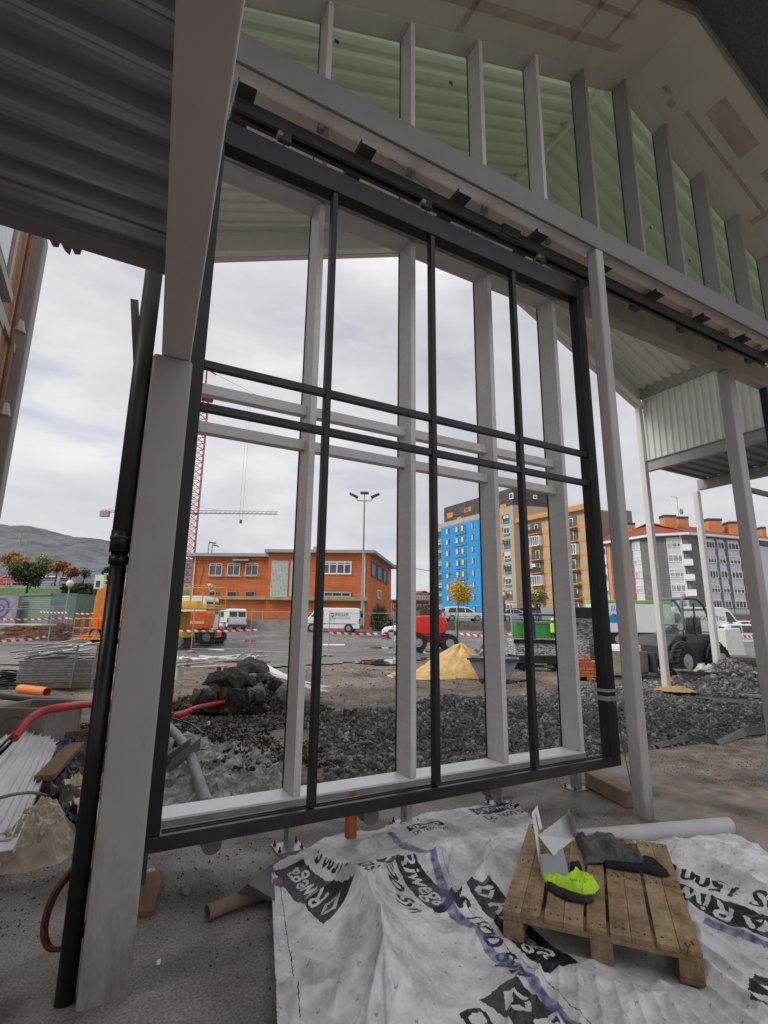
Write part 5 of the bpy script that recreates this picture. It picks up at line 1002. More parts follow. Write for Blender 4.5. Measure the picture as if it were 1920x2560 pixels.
# red boom lift
b=gat(1072,27.3); t=thing('boom_lift','bright red boom lift with a rounded counterweight behind the sand pile','boom lift',b,math.atan2(SV.y,SV.x))
MB().prism([(-.95,.95),(-1.0,1.45),(-.85,1.72),(-.3,1.80),(.55,1.80),(.80,1.62),(.92,1.3),(.86,1.05),(.70,.85),(-.4,.78)],'y',-.85,.85).obj('counterweight',RED,t,local=True,bevel=.10,seg=4)
MB().box(-.95,.6,-.5,.5,.42,.76).obj('chassis',RED,t,local=True,bevel=.03); MB().box(-.5,.55,-.6,.5,1.8,2.12).cyl((-.2,-.3,2.12),(-.2,-.3,2.32),.09,n=12).bar((-.9,.2,2.1),(.3,.2,2.35),.12,.16).obj('engine',BLK2,t,local=True,bevel=.02)
mb=MB().box(-.9,.8,-.858,-.852,.80,.83); mb.obj('dark_seam',BLK2,t,local=True)
for x in (-.62,.98):
    for y in (-.85,.85): wheel(t,x,y,.42,.36,lug=20,rimf=.5)
MB().bar((-.9,0,1.3),(-1.9,0,.5),.2,.2).obj('boom',WHT,t,local=True)
# telehandler
b=gat(1672,17.6,-.02); t=thing('telehandler','black compact telehandler with a rounded glazed cab and orange beacon','telehandler',b,math.atan2((-SV*.88-HF*.48).y,(-SV*.88-HF*.48).x))
# local +x = forward (picture left), y>0 towards the viewer side? (right-handed: y = away->viewer)
DKG=M('dark_machine_paint',(.05,.052,.055),.45,.25,5); CABF=M('cab_frame_grey',(.14,.15,.15),.4,.15,4)
MB().prism([(-1.45,.55),(-1.5,1.15),(-1.1,1.3),(.9,1.25),(1.35,.95),(1.35,.5),(.9,.38),(-1.2,.38)],'y',-.55,.75).obj('body',DKG,t,local=True,bevel=.04)
fr_=[(-1.0,1.0),(-.98,1.6),(-.80,2.1),(-.45,2.42),(.0,2.47),(.42,2.42),(.50,2.0),(.62,1.25)]
for y in (.80,-.05):
    MB().tube([(a,y,b_) for a,b_ in fr_],.045,n=6,sub=3).obj('cab_frame',CABF,t,local=True,smooth=True)
for a,b_ in ((-.80,2.1),(-.2,2.47),(.42,2.42),(.55,1.6)): MB().cyl((a,-.05,b_),(a,.80,b_),.035,n=6).obj('cab_frame',CABF,t,local=True)
MB().box(-.55,.42,-.05,.80,2.42,2.48).obj('cab_roof',CABF,t,local=True,bevel=.02)
for y in (.80,-.04): MB().prism([(-.95,1.05),(-.92,1.6),(-.76,2.06),(-.4,2.38),(.38,2.38),(.46,1.95),(.58,1.05)],'y',y-.006,y+.006).obj('cab_glass',GLASSC,t,local=True)
MB().slab((.42,-.02,2.38),(.42,.78,2.38),(.60,.78,1.25),(.60,-.02,1.25),(.008,0,0)).obj('windscreen',GLASSC,t,local=True)
MB().box(-.75,-.25,.10,.62,1.0,1.2).box(-.85,-.72,.12,.60,1.15,1.85).obj('seat',BLK,t,local=True,bevel=.04); MB().cyl((.28,.36,1.1),(.12,.36,1.5),.025,n=6).ring((.10,.36,1.5),(.08,.36,1.53),.19,.165,n=18).obj('steering_wheel',BLK,t,local=True)
MB().box(-.35,.5,.80,.83,1.02,1.25).bar((-.1,.82,1.2),(-.12,.82,2.3),.03,.05).obj('door_bar',BLK2,t,local=True)
MB().bar((-1.25,-.38,1.55),(1.55,-.38,.75),.24,.26).obj('boom',DKG,t,local=True,bevel=.02); MB().bar((1.45,-.38,.8),(2.0,-.38,.42),.20,.30).bar((.4,-.38,.7),(1.35,-.38,.62),.10,.10).obj('boom_head',BLK2,t,local=True,bevel=.02)
MB().box(1.98,2.08,-.75,.75,.15,.75).box(2.08,3.0,-.5,-.38,.12,.17).box(2.08,3.0,.38,.5,.12,.17).obj('fork_carriage',BLK2,t,local=True)
for x,s in ((.95,1),(-.95,1)):
    for y in (-.85,.92): wheel(t,x,y,.47,.34,lug=18,rimf=.5); 
for x in (.95,-.95): MB().tube([(x+.60*cos(a),.92,.47+.60*sin(a)) for a in [radians(k) for k in range(10,171,16)]],.03,n=5).obj('mudguard',BLK2,t,local=True)
MB().cyl((.75,.88,1.28),(.78,.88,1.55),.012,n=6).cyl((.80,.88,1.52),(.83,.88,1.52),.10,n=16).obj('mirror',GRYP,t,local=True)
MB().cyl((-.35,.4,2.48),(-.35,.4,2.54),.05,n=12).obj('beacon_base',BLK2,t,local=True); MB().cyl((-.35,.4,2.54),(-.35,.4,2.64),.06,.045,n=14).obj('beacon',M('beacon_orange',(.8,.18,.02),.25,.05),t,local=True,bevel=.01)
MB().box(-1.52,-1.48,.3,.6,.7,.8).obj('tail_lamp',TLR,t,local=True); MB().box(1.30,1.37,.45,.65,.85,1.0).obj('headlight',HLM,t,local=True)
c=t.matrix_basis@Vector((2.6,.1,.17)); s=thing('load_crate','weathered timber crate carried on the forks of the telehandler','crate',c,t.rotation_euler.z)
MB().box(-.4,.45,-.5,.5,.0,.08).box(-.4,.45,-.5,-.44,.08,.62).box(-.4,.45,.44,.5,.08,.62).box(-.4,-.34,-.44,.44,.08,.62).box(.39,.45,-.44,.44,.08,.62).obj('crate_box',M('grey_wood',(.22,.19,.15),.85,.3,3,bump=.2),s,local=True,bevel=.008); MB().box(-.3,.35,-.4,.4,.081,.8).obj('load',WHT,s,local=True,bevel=.05)
# ================================================================ FENCES AND TAPE
def fence(a,b,label,h=2.0,group='temporary mesh fence panels'):
    a=Vector(a);b=Vector(b); t=thing('fence_panel',label,'fence',a,group=group); d=(b-a).normalized(); L_=(b-a).length
    MB().cyl(a+Vector((0,0,.05)),a+Vector((0,0,h)),.021,n=8).cyl(b+Vector((0,0,.05)),b+Vector((0,0,h)),.021,n=8).cyl(a+Vector((0,0,h-.1)),b+Vector((0,0,h-.1)),.016,n=6).cyl(a+Vector((0,0,.18)),b+Vector((0,0,.18)),.016,n=6).obj('frame',ZINC,t)
    mb=MB(); n=int(L_/.11)
    for k in range(1,n): c=a+d*L_*k/n; mb.cyl(c+Vector((0,0,.18)),c+Vector((0,0,h-.1)),.0022,n=3,cap=False)
    for k in range(1,9): z=.18+(h-.28)*k/9; mb.cyl(a+Vector((0,0,z)),b+Vector((0,0,z)),.0022,n=3,cap=False)
    mb.obj('mesh',ZDUL,t)
    for p in (a,b): 
        n_=Vector((-d.y,d.x,0)); mb=MB(); q=p-n_*.34-d*.11; mb.obox(q,d*.22,n_*.68,(0,0,.10)); mb.obj('foot',CONC,t,bevel=.03)
    return t
def g3(px,py): return PG(px,py)
A=g3(477,1632);B_=g3(651,1632); fence(A,B_,'mesh fence panel carrying red and white tape before the small white van')
C=g3(821,1641);D_=g3(983,1636); fence(C+Vector((-.35,-.1,0)),C+Vector((-3.2,1.2,0)),'mesh fence panel hidden mostly behind the second mullions') 
fence(C,D_,'mesh fence panel carrying tape in front of the lettered van')
E1=g3(1140,1622);E2=g3(1283,1634); fence(E1,E2,'mesh fence panel between the golden tree and the wrapped load')
E3=g3(1281,1638);E4=g3(1395,1630); fence(E3,E4,'taller mesh fence panel in front of the green container',2.6)
Lf=g3(116,1631);Lg=P(-60,1600,22); Lg.z=0; fence(Lf,Lg,'mesh fence panel running out of the left edge with sagging tape')
Lh=g3(162,1583);Li=g3(30,1590); fence(Lh,Li,'farther left mesh fence panel before the green container')
def tape(pts,label,wd=.10,slant=.08,seg=.17):
    pts=cr([Vector(p) for p in pts],10); mb=MB(); dist=0; k=0; 
    # resample
    out=[pts[0]]; acc=0
    for a,b in zip(pts,pts[1:]):
        l=(b-a).length; s=seg-acc
        while s<l: out.append(a.lerp(b,s/l)); s+=seg
        acc=l-(s-seg)
    for i in range(len(out)-1):
        a,b=out[i],out[i+1]; d=(b-a).normalized(); u=Vector((0,0,wd/2)); tw=Vector((HF.x,HF.y,0))*.02*sin(i*.7)
        mb.add([a-u+d*slant*.5,b-u+d*slant*.5,b+u-d*slant*.5+tw,a+u-d*slant*.5+tw],[(0,1,2,3)],i%2)
    return single(mb,'barrier_tape',[TAPW,TAPR],label,'tape',out[0],recalc=False)
def sag(a,b,h=.12): a,b=Vector(a),Vector(b); return [a,a.lerp(b,.5)-Vector((0,0,h)),b]
tape(sag(P(448,1577,24.4),P(648,1574,25.1),.04),'red and white tape strung before the small white van')
tape(sag(P(824,1582,23.5),P(982,1583,24),.05),'red and white tape strung before the lettered van')
tape(sag(P(1150,1584,26),P(1282,1585,25),.10),'red and white tape right of the golden tree')
tape([P(-20,1603,21.5),P(60,1600,22.5),P(120,1590,23.6)],'broad red and white tape nearest the left edge')
tape(sag(P(-10,1548,29),P(172,1545,30),.04),'red and white tape level across the green container')
tape(sag(P(172,1546,30),P(262,1537,31),.10),'red and white tape rising from the fence foot to the orange basket')
tape(sag(P(100,1530,34),P(170,1531,33),.03),'short red and white tape high on the green container')
tape(sag(P(190,1534,34),P(255,1531,34),.05),'short red and white tape before the grass bank')
# ================================================================ LEFT BACKGROUND THINGS
GRNC=M('pale_green_metal',(.20,.30,.24),.55,.1,1); GRND=M('darker_green_metal',(.13,.20,.17),.55,.1,1)
f=Fac(42,44,120,42,.4); t=thing('site_container','pale green ribbed container with a darker door end beyond the fence','container',f.o)
mb=MB(); k=0; zt=f.uz(80,1486)[1]
z=.5
while z<zt-.1: f.box(mb,0,f.L,z,z+.08,-2,0); f.box(mb,0,f.L,z+.08,z+.15,-2,-.04); z+=.15
mb.obj('ribbed_side',GRNC,t); f2=Fac(120,42,171,45,.4); mb=MB(); z=.5
while z<zt-.1: f2.box(mb,0,f2.L,z,z+.08,-2,0); f2.box(mb,0,f2.L,z+.08,z+.15,-2,-.04); z+=.15
mb.obj('ribbed_end',GRND,t); mb=MB(); f.box(mb,-.1,f.L,zt-.1,zt+.08,-2,.1); f2.box(mb,0,f2.L+.1,zt-.1,zt+.07,-2,.1); mb.obj('roof',GRND,t)
mb=MB(); u0,z1=f2.uz(139,1500); u1,_=f2.uz(158,1500); f2.box(mb,u0,u1,.5,z1,0,.08); d=mb.obj('door',GRNC,t); mb=MB(); f2.box(mb,u1-.25,u1-.1,1.6,1.7,.08,.15); mb.obj('handle',BLK2,d)
f=Fac(-30,43.5,38,43,.4); t=thing('painted_wall','grey wall painted with stones and a purple ring at the left edge','wall',f.o); mb=MB(); f.box(mb,0,f.L,.4,f.uz(10,1489)[1],-.3,0); mb.obj('wall_face',M('mural_grey',(.16,.15,.19),.8,.3,2.2,col2=(.36,.35,.42)),t)
u,z=f.uz(2,1520); mb=MB(); n=24; 
for a,b_ in ((.85,.70),(.35,.22)): mb.add([f.pt(u+a*cos(2*pi*i/n),z+a*sin(2*pi*i/n),.02) for i in range(n)]+[f.pt(u+b_*cos(2*pi*i/n),z+b_*sin(2*pi*i/n),.02) for i in range(n)],[(i,(i+1)%n,n+(i+1)%n,n+i) for i in range(n)])
mb.obj('purple_ring',M('mural_purple',(.13,.08,.28),.8,.2,3),t,recalc=False)
# green and white billboard on two posts
f=Fac(222,52,252,52,.6); t=thing('billboard','lime green and white billboard with a dark picture on two posts','billboard',f.o); z0=f.uz(236,1474)[1]; z1=f.uz(236,1437)[1]
mb=MB(); f.box(mb,0,f.L,z0,z1,-.15,0); mb.obj('panel',M('lime_panel',(.30,.60,.08),.5,.1),t,bevel=.1); mb=MB(); f.box(mb,.12,f.L*.8,z0+.1,z1-.1,0,.03); mb.obj('white_face',WHT,t); mb=MB(); f.box(mb,.25,f.L*.55,z0+.25,z1-.6,.03,.05); mb.obj('dark_picture',GLS,t)
for u in (.1,f.L*.7): mb=MB(); f.box(mb,u,u+.12,.8,z0,-.12,0); mb.obj('post',BLK2,t)
f=Fac(-40,58.5,215,58.5,4.6); mb=MB(); 
for z in (5.35,5.75): f.box(mb,0,f.L,z,z+.06,-.04,0)
k=0
while k<f.L: f.box(mb,k,k+.06,4.6,5.75,-.05,.01); k+=1.8
single(mb,'road_railing',ZINC,'pale railing along the raised road above the grass bank','railing',f.o)
mb=MB(); r=random.Random(9)
HED=M('hedge_green',(.04,.06,.03),.95,.4,3,bump=.6,bscale=8)
f=Fac(150,57.5,252,57,4)
for k in range(420): u=r.uniform(0,f.L); mb.rock(f.pt(u,4.2+r.uniform(0,.95),r.uniform(-.7,.5)),r.uniform(.18,.34),rough=.5)
single(mb,'hedge',HED,'dark clipped hedge along the top of the grass bank','hedge',f.o)
# stacks behind the fence at left
def pile_boxes(name,label,cat,px0,px1,py0,w,mat,n,sz,seed):
    r=random.Random(seed); mb=MB(); a=P(px0,py0,w); b=P(px1,py0,w); d=Vector((b.x-a.x,b.y-a.y,0)); 
    for k in range(n):
        u=r.random(); h=r.random(); p=Vector((a.x,a.y,gz(a.x,a.y)))+d*u; p.z+=h*sz[2]; mb.bar(p-d.normalized()*r.uniform(.2,.6)+Vector((0,0,r.uniform(-.05,.05))),p+d.normalized()*r.uniform(.2,.6)+Vector((0,0,r.uniform(-.08,.08))),r.uniform(.1,.35),r.uniform(.04,.14))
    return single(mb,name,mat,label,cat,a,bevel=0)
pile_boxes('timber_stack','rusty brown stack of boards and mesh behind the left fence','timber stack',18,110,1582,31,M('rusty_boards',(.20,.09,.05),.9,.35,4),70,(0,0,.8),1)
pile_boxes('earth_pile','low brown pile right of the rusty stack behind the fence','debris pile',95,165,1580,31,M('brown_debris',(.15,.10,.075),.95,.35,4),80,(0,0,.9),2)
pile_boxes('blue_stack','stack of blue grey panels behind the orange basket','panel stack',180,206,1568,32,M('blue_grey_panel',(.12,.17,.24),.6,.3,4),26,(0,0,.55),3)
mb=MB(); a=P(-20,1562,27); mb.slab(a,a+SV*2.6,a+SV*2.6+Vector((HF.x,HF.y,0))*1.2,a+Vector((HF.x,HF.y,0))*1.2,(0,0,.06)); a=a+Vector((0,0,-.12)); mb2=MB()
single(mb,'white_board',WHT,'white boards lying flat on the rusty stack at the left edge','board',a)
# ================================================================ SITE DEBRIS, MIDDLE DISTANCE
def hmesh(name,x0,x1,y0,y1,n,hf,base,mat,label,cat,thr=.01,smooth=True):
    o=grid(name,x0,x1,n,y0,y1,n,lambda X,Y:hf(X,Y)+base(X,Y)-thr,[mat],mask=lambda x,y:hf(x,y)>thr*.3,smooth=smooth); tag(o,label,cat); return o
# sand pile
pk=P(1154,1603,16.4); sx,sy_=pk.x,pk.y
def sandh(x,y):
    dx,dy=x-sx,y-sy_; a=dx*HF.y-dy*HF.x; b=dx*HF.x+dy*HF.y
    r=np.sqrt((a/np.where(a<0,1.5,1.05))**2+(b/1.25)**2); h=.98*np.clip(1-r,0,1)**.74
    r2=np.sqrt(((a+1.25)/1.1)**2+((b+.7)/.8)**2); h=np.maximum(h,.30*np.clip(1-r2,0,1)**.8)
    ev=np.clip(h,0,.3)/.3
    return h+ev*(.16*fbm(x*2.6,y*2.6,5,3)-.10*np.clip(np.sin(np.arctan2(b,a)*9+4*fbm(x*1.5,y*1.5,2,5)),0,1)*np.clip(h,0,1))
hmesh('sand_pile',sx-3.4,sx+2.4,sy_-2.6,sy_+2.6,230,sandh,lambda X,Y:near_z(X,Y)*.5,M('heaped_sand',(.40,.25,.09),.95,.3,5,bump=.8,bscale=22,col2=(.66,.46,.21)),'heap of yellow sand with an eroded front between the mullions','sand pile')
c=P(1212,1600,19); st=moundz(c.x,c.y,1.3,1.0,.75,9); hmesh('gravel_pile',c.x-1.6,c.x+1.6,c.y-1.4,c.y+1.4,50,st,lambda X,Y:0*X,G1,'small dark stone heap behind the sand pile','gravel heap'); o=scatter_rocks('stone',2600,lambda rg,n:sam(rg,n,c.x-1.6,c.x+1.6,c.y-1.4,c.y+1.4,lambda x,y:st(x,y)>.02,lambda x,y:st(x,y)-.02),.03,.06,[G1,G2,G3],15); o.parent=COL.objects['gravel_pile']
# tipping tub beside the sand
b=P(1236,1685,14.6); b.z=0; t=thing('mortar_tub','blue grey steel tipping tub, black at its right end, beside the sand pile','skip',b,math.atan2(SV.y,SV.x)-.25)
def tub(t,l,w,h,sl,mats,th=.03):
    o=[(-l*.5+sl,-w*.4,.08),(l*.5-sl,-w*.4,.08),(l*.5-sl,w*.4,.08),(-l*.5+sl,w*.4,.08)]; u=[(-l*.5,-w*.5,h),(l*.5,-w*.5,h),(l*.5,w*.5,h),(-l*.5,w*.5,h)]
    i=lambda p,k:(p[0]*(1-k),p[1]*(1-k*1.3),p[2]+(.03 if p[2]<.1 else 0)); oi=[i(p,.05) for p in o]; ui=[i(p,.05) for p in u]
    mb=MB(); mb.add(o+u+oi+ui,[(0,3,2,1),(0,1,5,4),(1,2,6,5),(2,3,7,6),(3,0,4,7),(8,9,10,11),(8,12,13,9),(9,13,14,10),(10,14,15,11),(11,15,12,8),(4,5,13,12),(5,6,14,13),(6,7,15,14),(7,4,12,15)],0)
    mb.m=[0]*14; 
    if len(mats)>1: mb.m[2]=1; mb.m[1]=0
    mb.obj('tub',mats,t,local=True,bevel=.008); MB().box(-l*.5-.03,l*.5+.03,-w*.5-.03,-w*.5+.0,h-.05,h+.01).box(-l*.5-.03,l*.5+.03,w*.5,w*.5+.03,h-.05,h+.01).obj('rim',BLK2,t,local=True)
    MB().box(-l*.3,-l*.2,-w*.38,w*.38,0,.08).box(l*.2,l*.3,-w*.38,w*.38,0,.08).obj('skid',BLK2,t,local=True)
TUBB=M('worn_blue_grey_steel',(.13,.16,.21),.55,.35,3,bump=.15,bscale=25,col2=(.30,.33,.38)); tub(t,1.35,.95,.62,.28,[TUBB,BLK2])
b=P(1768,1690,13.3); b.z=-.02; t=thing('mortar_tub','long scuffed grey tub under the gallery holding a white sack','skip',b,math.atan2(SV.y,SV.x)-.35); tub(t,1.35,.7,.46,.20,[M('scuffed_grey_steel',(.12,.13,.14),.6,.35,3,bump=.2,bscale=25,col2=(.30,.31,.31)),BLK2])
mb=MB(); r=random.Random(4)
for k in range(12): mb.rock(b+Vector((r.uniform(-.3,.25),r.uniform(-.18,.18),.46+r.uniform(-.05,.08))),r.uniform(.09,.15),flat=.6,rough=.3)
single(mb,'sack',M('white_sack',(.70,.70,.68),.7,.1,5,bump=.4,bscale=15),'crumpled white sack lying in the scuffed grey tub','sack',b+Vector((0,0,.45)))
# trailer with wrapped load
WRAP=plastic_film('stretch_wrap_silver',(.62,.64,.66)); WRAPD=plastic_film('stretch_wrap_dark',(.30,.31,.33)); NAVY=M('navy_steel',(.02,.035,.10),.5,.2,3)
b=P(1340,1640,18.2); b.z=.0; t=thing('wrapped_load','long low stack in silver stretch wrap on a black base and navy legs','wrapped load',b,math.atan2(SV.y,SV.x))
MB().box(-.88,.9,-.55,.5,.48,1.02).obj('wrapped_block',WRAP,t,local=True,bevel=.03); MB().box(-.87,.92,-.56,.5,.24,.478).obj('black_base',BLK,t,local=True,bevel=.01); MB().box(-.7,.85,-.5,-.42,.10,.20).box(-.55,-.42,-.5,.4,.0,.24).box(.5,.62,-.5,.4,.0,.24).obj('navy_legs',NAVY,t,local=True); text_on(t,'TCOSC',(.1,-.505,.12),(1,0,0),(0,0,1),.34,TAPW)
MB().box(-.9,1.0,-.58,-.55,.9,1.03).obj('top_edge',BLK,t,local=True); MB().bar((.02,.1,1.02),(-.02,.1,1.85),.08,.08).bar((-.5,.1,1.85),(.9,.1,1.85),.07,.06).obj('navy_mast',NAVY,t,local=True)
b=P(1452,1640,18.6); b.z=0; t=thing('wrapped_load','tall stack in grey stretch wrap with a bare black top beside the black frame post','wrapped load',b,math.atan2(SV.y,SV.x))
MB().box(-.5,.5,-.5,.5,.12,1.75).obj('wrapped_block',WRAPD,t,local=True,bevel=.03); MB().box(-.48,.42,-.48,.48,1.752,2.14).obj('black_top',BLK,t,local=True,bevel=.02); MB().box(-.62,.02,-.8,-.52,.12,1.02).obj('front_block',WRAP,t,local=True,bevel=.02); MB().box(-.5,.5,-.5,-.4,0,.118).box(-.5,.5,.4,.5,0,.118).obj('skid',WOOD,t,local=True)
b=gat(1340,34,.2); t=thing('green_skip','bright green steel container behind the silver wrapped load','skip',b,math.atan2(SV.y,SV.x)); MB().prism([(-1.4,.15),(-1.5,1.35),(1.5,1.35),(1.4,.15)],'y',-.8,.8).obj('body',M('bright_green_steel',(.04,.26,.06),.5,.15,2),t,local=True,bevel=.02)
mb=MB()
for k in range(7): x=-1.3+k*.42; mb.box(x,x+.06,-.84,-.80,.2,1.3)
mb.box(-1.52,1.52,-.85,-.8,1.3,1.38); mb.obj('ribs',M('green_rib',(.03,.20,.05),.5,.1),t,local=True)
# worker in hi-vis behind the load
def person(loc,rz,label,vest,trou,skin,hgt=1.74):
    t=thing('person',label,'person',loc,rz); me=bpy.data.meshes.new('body'); h=hgt
    V=[(0,0,.53*h),(0,0,.60*h),(0,0,.70*h),(0,0,.80*h),(0,0,.845*h),(0,.01,.89*h),(0,.02,.95*h),
       (.055*h,0,.51*h),(.06*h,.01,.28*h),(.06*h,-.01,.05*h),(.06*h,.08,.02*h),(-.055*h,0,.51*h),(-.06*h,.01,.28*h),(-.06*h,-.01,.05*h),(-.06*h,.08,.02*h),
       (.10*h,0,.80*h),(.13*h,.02,.63*h),(.12*h,.12,.50*h),(-.10*h,0,.80*h),(-.13*h,.02,.63*h),(-.12*h,.12,.50*h)]
    E_=[(0,1),(1,2),(2,3),(3,4),(4,5),(5,6),(0,7),(7,8),(8,9),(9,10),(0,11),(11,12),(12,13),(13,14),(3,15),(15,16),(16,17),(3,18),(18,19),(19,20)]
    R=[.10,.105,.115,.10,.05,.055,.085,.085,.058,.042,.035,.085,.058,.042,.035,.05,.042,.032,.05,.042,.032]
    me.from_pydata(V,E_,[]); o=bpy.data.objects.new('body',me); COL.objects.link(o); o.parent=t; m=o.modifiers.new('skin','SKIN'); 
    me.skin_vertices.new() if not me.skin_vertices else None
    for i,q in enumerate(me.skin_vertices[0].data): q.radius=(R[i],R[i]*.8); q.use_root=(i==0)
    o.modifiers.new('sub','SUBSURF').levels=2; o.modifiers['sub'].render_levels=2; me.materials.append(trou)
    MB().cyl((0,0,.54*h),(0,0,.80*h),.155,.165,n=16).cyl((0,0,.80*h),(0,0,.84*h),.165,.07,n=16).obj('vest',vest,t,local=True,smooth=False,bevel=.02)
    MB().cyl((0,.02,.93*h),(0,.02,.985*h),.115,.085,n=16).cyl((0,.02,.985*h),(0,.02,1.01*h),.085,.03,n=16).obj('helmet',WHT,t,local=True,bevel=.01); return t
HIV=M('hi_vis_yellow',(.50,.80,.03),.6,.12,3,bump=.2,bscale=30)
p=gat(1381,29,.1); person(p,2.6,'person in a yellow hi-vis vest standing beyond the wrapped load, mostly behind a mullion',HIV,M('dark_trousers',(.03,.035,.05),.8,.2),None)
# brick pallet
BRM=brickmat('hollow_red_brick',(.60,.17,.08),(.50,.13,.06),(.20,.06,.03),.25,.09,'sum')
b=P(1463,1672,15.4); b.z=0; t=thing('brick_pallet','pallet of hollow red bricks just left of the black frame post','brick pallet',b,math.atan2(SV.y,SV.x)-.1)
MB().box(-.4,.36,-.4,.4,.12,.36).obj('lower_courses',BRM,t,local=True,bevel=.005); MB().box(-.37,.36,-.36,.4,.362,.50).obj('upper_courses',BRM,t,local=True,bevel=.005); MB().box(-.33,.1,-.3,.1,.502,.58).obj('loose_brick',BRM,t,local=True); MB().box(-.08,.06,-.2,.0,.582,.65).obj('loose_brick',BRM,t,local=True)
MB().box(-.45,.42,-.42,.42,.095,.118).box(-.45,-.33,-.42,.42,0,.093).box(-.07,.07,-.42,.42,0,.093).box(.30,.42,-.42,.42,0,.093).obj('pallet_base',M('orange_wood',(.42,.20,.09),.8,.2,3),t,local=True)
# translucent wrapped pallet, steel mesh stack and aluminium bar at right
b=P(1822,1622,26); b.z=0.02; t=thing('wrapped_pallet','pallet under loose translucent white sheeting before the white van','wrapped load',b,math.atan2(SV.y,SV.x)); MB().prism([(-.45,.1),(-.42,1.35),(.35,1.42),(.50,.1)],'y',-.5,.5).obj('sheeting',M('milky_sheeting',(.55,.57,.56),.35,.1,3,bump=.7,bscale=6),t,local=True,bevel=.03); MB().box(-.5,.5,-.5,.5,.0,.1).obj('pallet_base',WOOD,t,local=True)
b=P(1855,1645,19); b.z=.03; t=thing('mesh_stack','stack of dark steel mesh sheets lying on the ground under the gallery','steel mesh',b,math.atan2(SV.y,SV.x)-.1)
for k in range(5):
    z=.05+k*.07; mb=MB(); mb.box(-.75+.02*k,.85+.03*k,-1.0,-.97,z,z+.03).box(-.75,.85,.9,.93,z,z+.03)
    for i in range(12): x=-.72+i*.14; mb.box(x,x+.02,-1.0,.93,z+.008,z+.026)
    mb.obj('mesh_sheet',BLK2,t,local=True)
a=P(1793,1730,12.2); a.z=.05; c_=P(1935,1748,11.6); c_.z=.05; single(MB().bar(a,c_,.08,.06),'metal_bar',ZINC,'pale metal bar lying on the gravel at the right edge','metal bar',a)
# rubble pile: big broken slabs, each its own thing
AS=M('broken_asphalt',(.035,.034,.033),.85,.3,6,bump=1,bscale=18,col2=(.12,.115,.105)); ST=M('brown_broken_stone',(.17,.13,.095),.9,.3,5,bump=.6,bscale=14,col2=(.30,.23,.16)); CG=M('grey_broken_concrete',(.20,.195,.18),.9,.25,5,bump=.6,bscale=14)
rub=[(575,1690,9.9,.34,AS,'largest black asphalt slab on top of the rubble pile',1.5),(625,1668,10.9,.30,AS,'jagged black asphalt slab at the back top of the rubble pile',1.2),(610,1705,10.2,.30,AS,'black asphalt slab in the middle of the rubble pile',1.4),(655,1702,10.6,.26,AS,'black slab leaning right in the rubble pile',1.1),(590,1745,9.1,.27,AS,'dark angular slab standing at the front of the rubble pile',.9),(515,1742,9.4,.16,AS,'small dark lump at the left foot of the rubble pile',1),
(650,1735,9.6,.17,CG,'grey white streaked rock in front of the rubble pile',1),(627,1732,9.5,.13,CG,'narrow grey rock beside the streaked one',1),(548,1722,9.8,.15,ST,'brown stone left in the rubble pile',1),(522,1735,9.6,.17,ST,'tan square stone at the front left of the rubble pile',.8),(562,1728,9.7,.14,M('mossy_stone',(.22,.19,.08),.9,.3,5,bump=.5),'yellowish stone in the rubble pile',1),(708,1735,9.3,.23,CG,'tall grey concrete block at the right end of the rubble pile',.8),(492,1745,9.7,.14,ST,'small brown stone at the far left of the rubble pile',1),(690,1712,10.0,.15,AS,'small black chunk behind the concrete block',1)]
for i,(px,py,w,rr,m,lab,wd) in enumerate(rub):
    random.seed(100+i); p=P(px,py,w); mb=MB()
    v=[]; 
    mb.rock((0,0,0),rr,flat=.55 if wd>1 else .9,rough=.42); mb.v=[(x*wd,y,z) for x,y,z in mb.v]
    a_=math.atan2(SV.y,SV.x)+random.uniform(-.5,.5); mb.v=[(p.x+x*cos(a_)-y*sin(a_),p.y+x*sin(a_)+y*cos(a_),max(-.05,p.z+z)) for x,y,z in mb.v]
    o=single(mb,'rubble_chunk',m,lab,'rubble chunk',p,group='broken slabs of the rubble pile'); s=o.modifiers.new('sub','SUBSURF'); s.subdivision_type='SIMPLE'; s.levels=3; s.render_levels=3
    tx=bpy.data.textures.get('rocktex') or bpy.data.textures.new('rocktex','CLOUDS'); tx.noise_scale=.12; d=o.modifiers.new('d','DISPLACE'); d.texture=tx; d.strength=.09; d.mid_level=.5
cc=P(600,1740,10.2); rz_=lambda x,y:.42*np.clip(1-np.sqrt((((x-cc.x)*HF.y-(y-cc.y)*HF.x)/1.25)**2+(((x-cc.x)*HF.x+(y-cc.y)*HF.y)/.9)**2),0,1)**.8
hmesh('debris_mound',cc.x-2,cc.x+2,cc.y-2,cc.y+2,90,lambda x,y:rz_(x,y)+.06*fbm(x*4,y*4,4,2)*(rz_(x,y)>0),lambda X,Y:0*X,M('dark_earth',(.05,.043,.037),.95,.35,6,bump=.8,bscale=25),'mound of dark earth and small stones under the broken slabs','earth mound')
o=scatter_rocks('stone',2600,lambda rg,n:sam(rg,n,cc.x-2.0,cc.x+2.0,cc.y-2.0,cc.y+2.0,lambda x,y:rz_(x,y)>.0,lambda x,y:rz_(x,y)),.015,.06,[AS,ST,CG],17); o.parent=COL.objects['debris_mound']
# gravelly dark earth strip in front of the rubble (left part before the plastic sheet)
scatter_rocks('dark_spoil',9000,lambda rg,n:sam(rg,n,-.2,4.2,5.6,9.6,lambda x,y:(x<1.9+.32*(y-4.4)+1.0)&(fbm(x*1.2,y*1.2,3,4)>-.12)),.012,.04,[M('spoil_black',(.035,.032,.03),.9,.3,20,bump=.3),G2,M('brown_stone',(.16,.12,.09))],18)
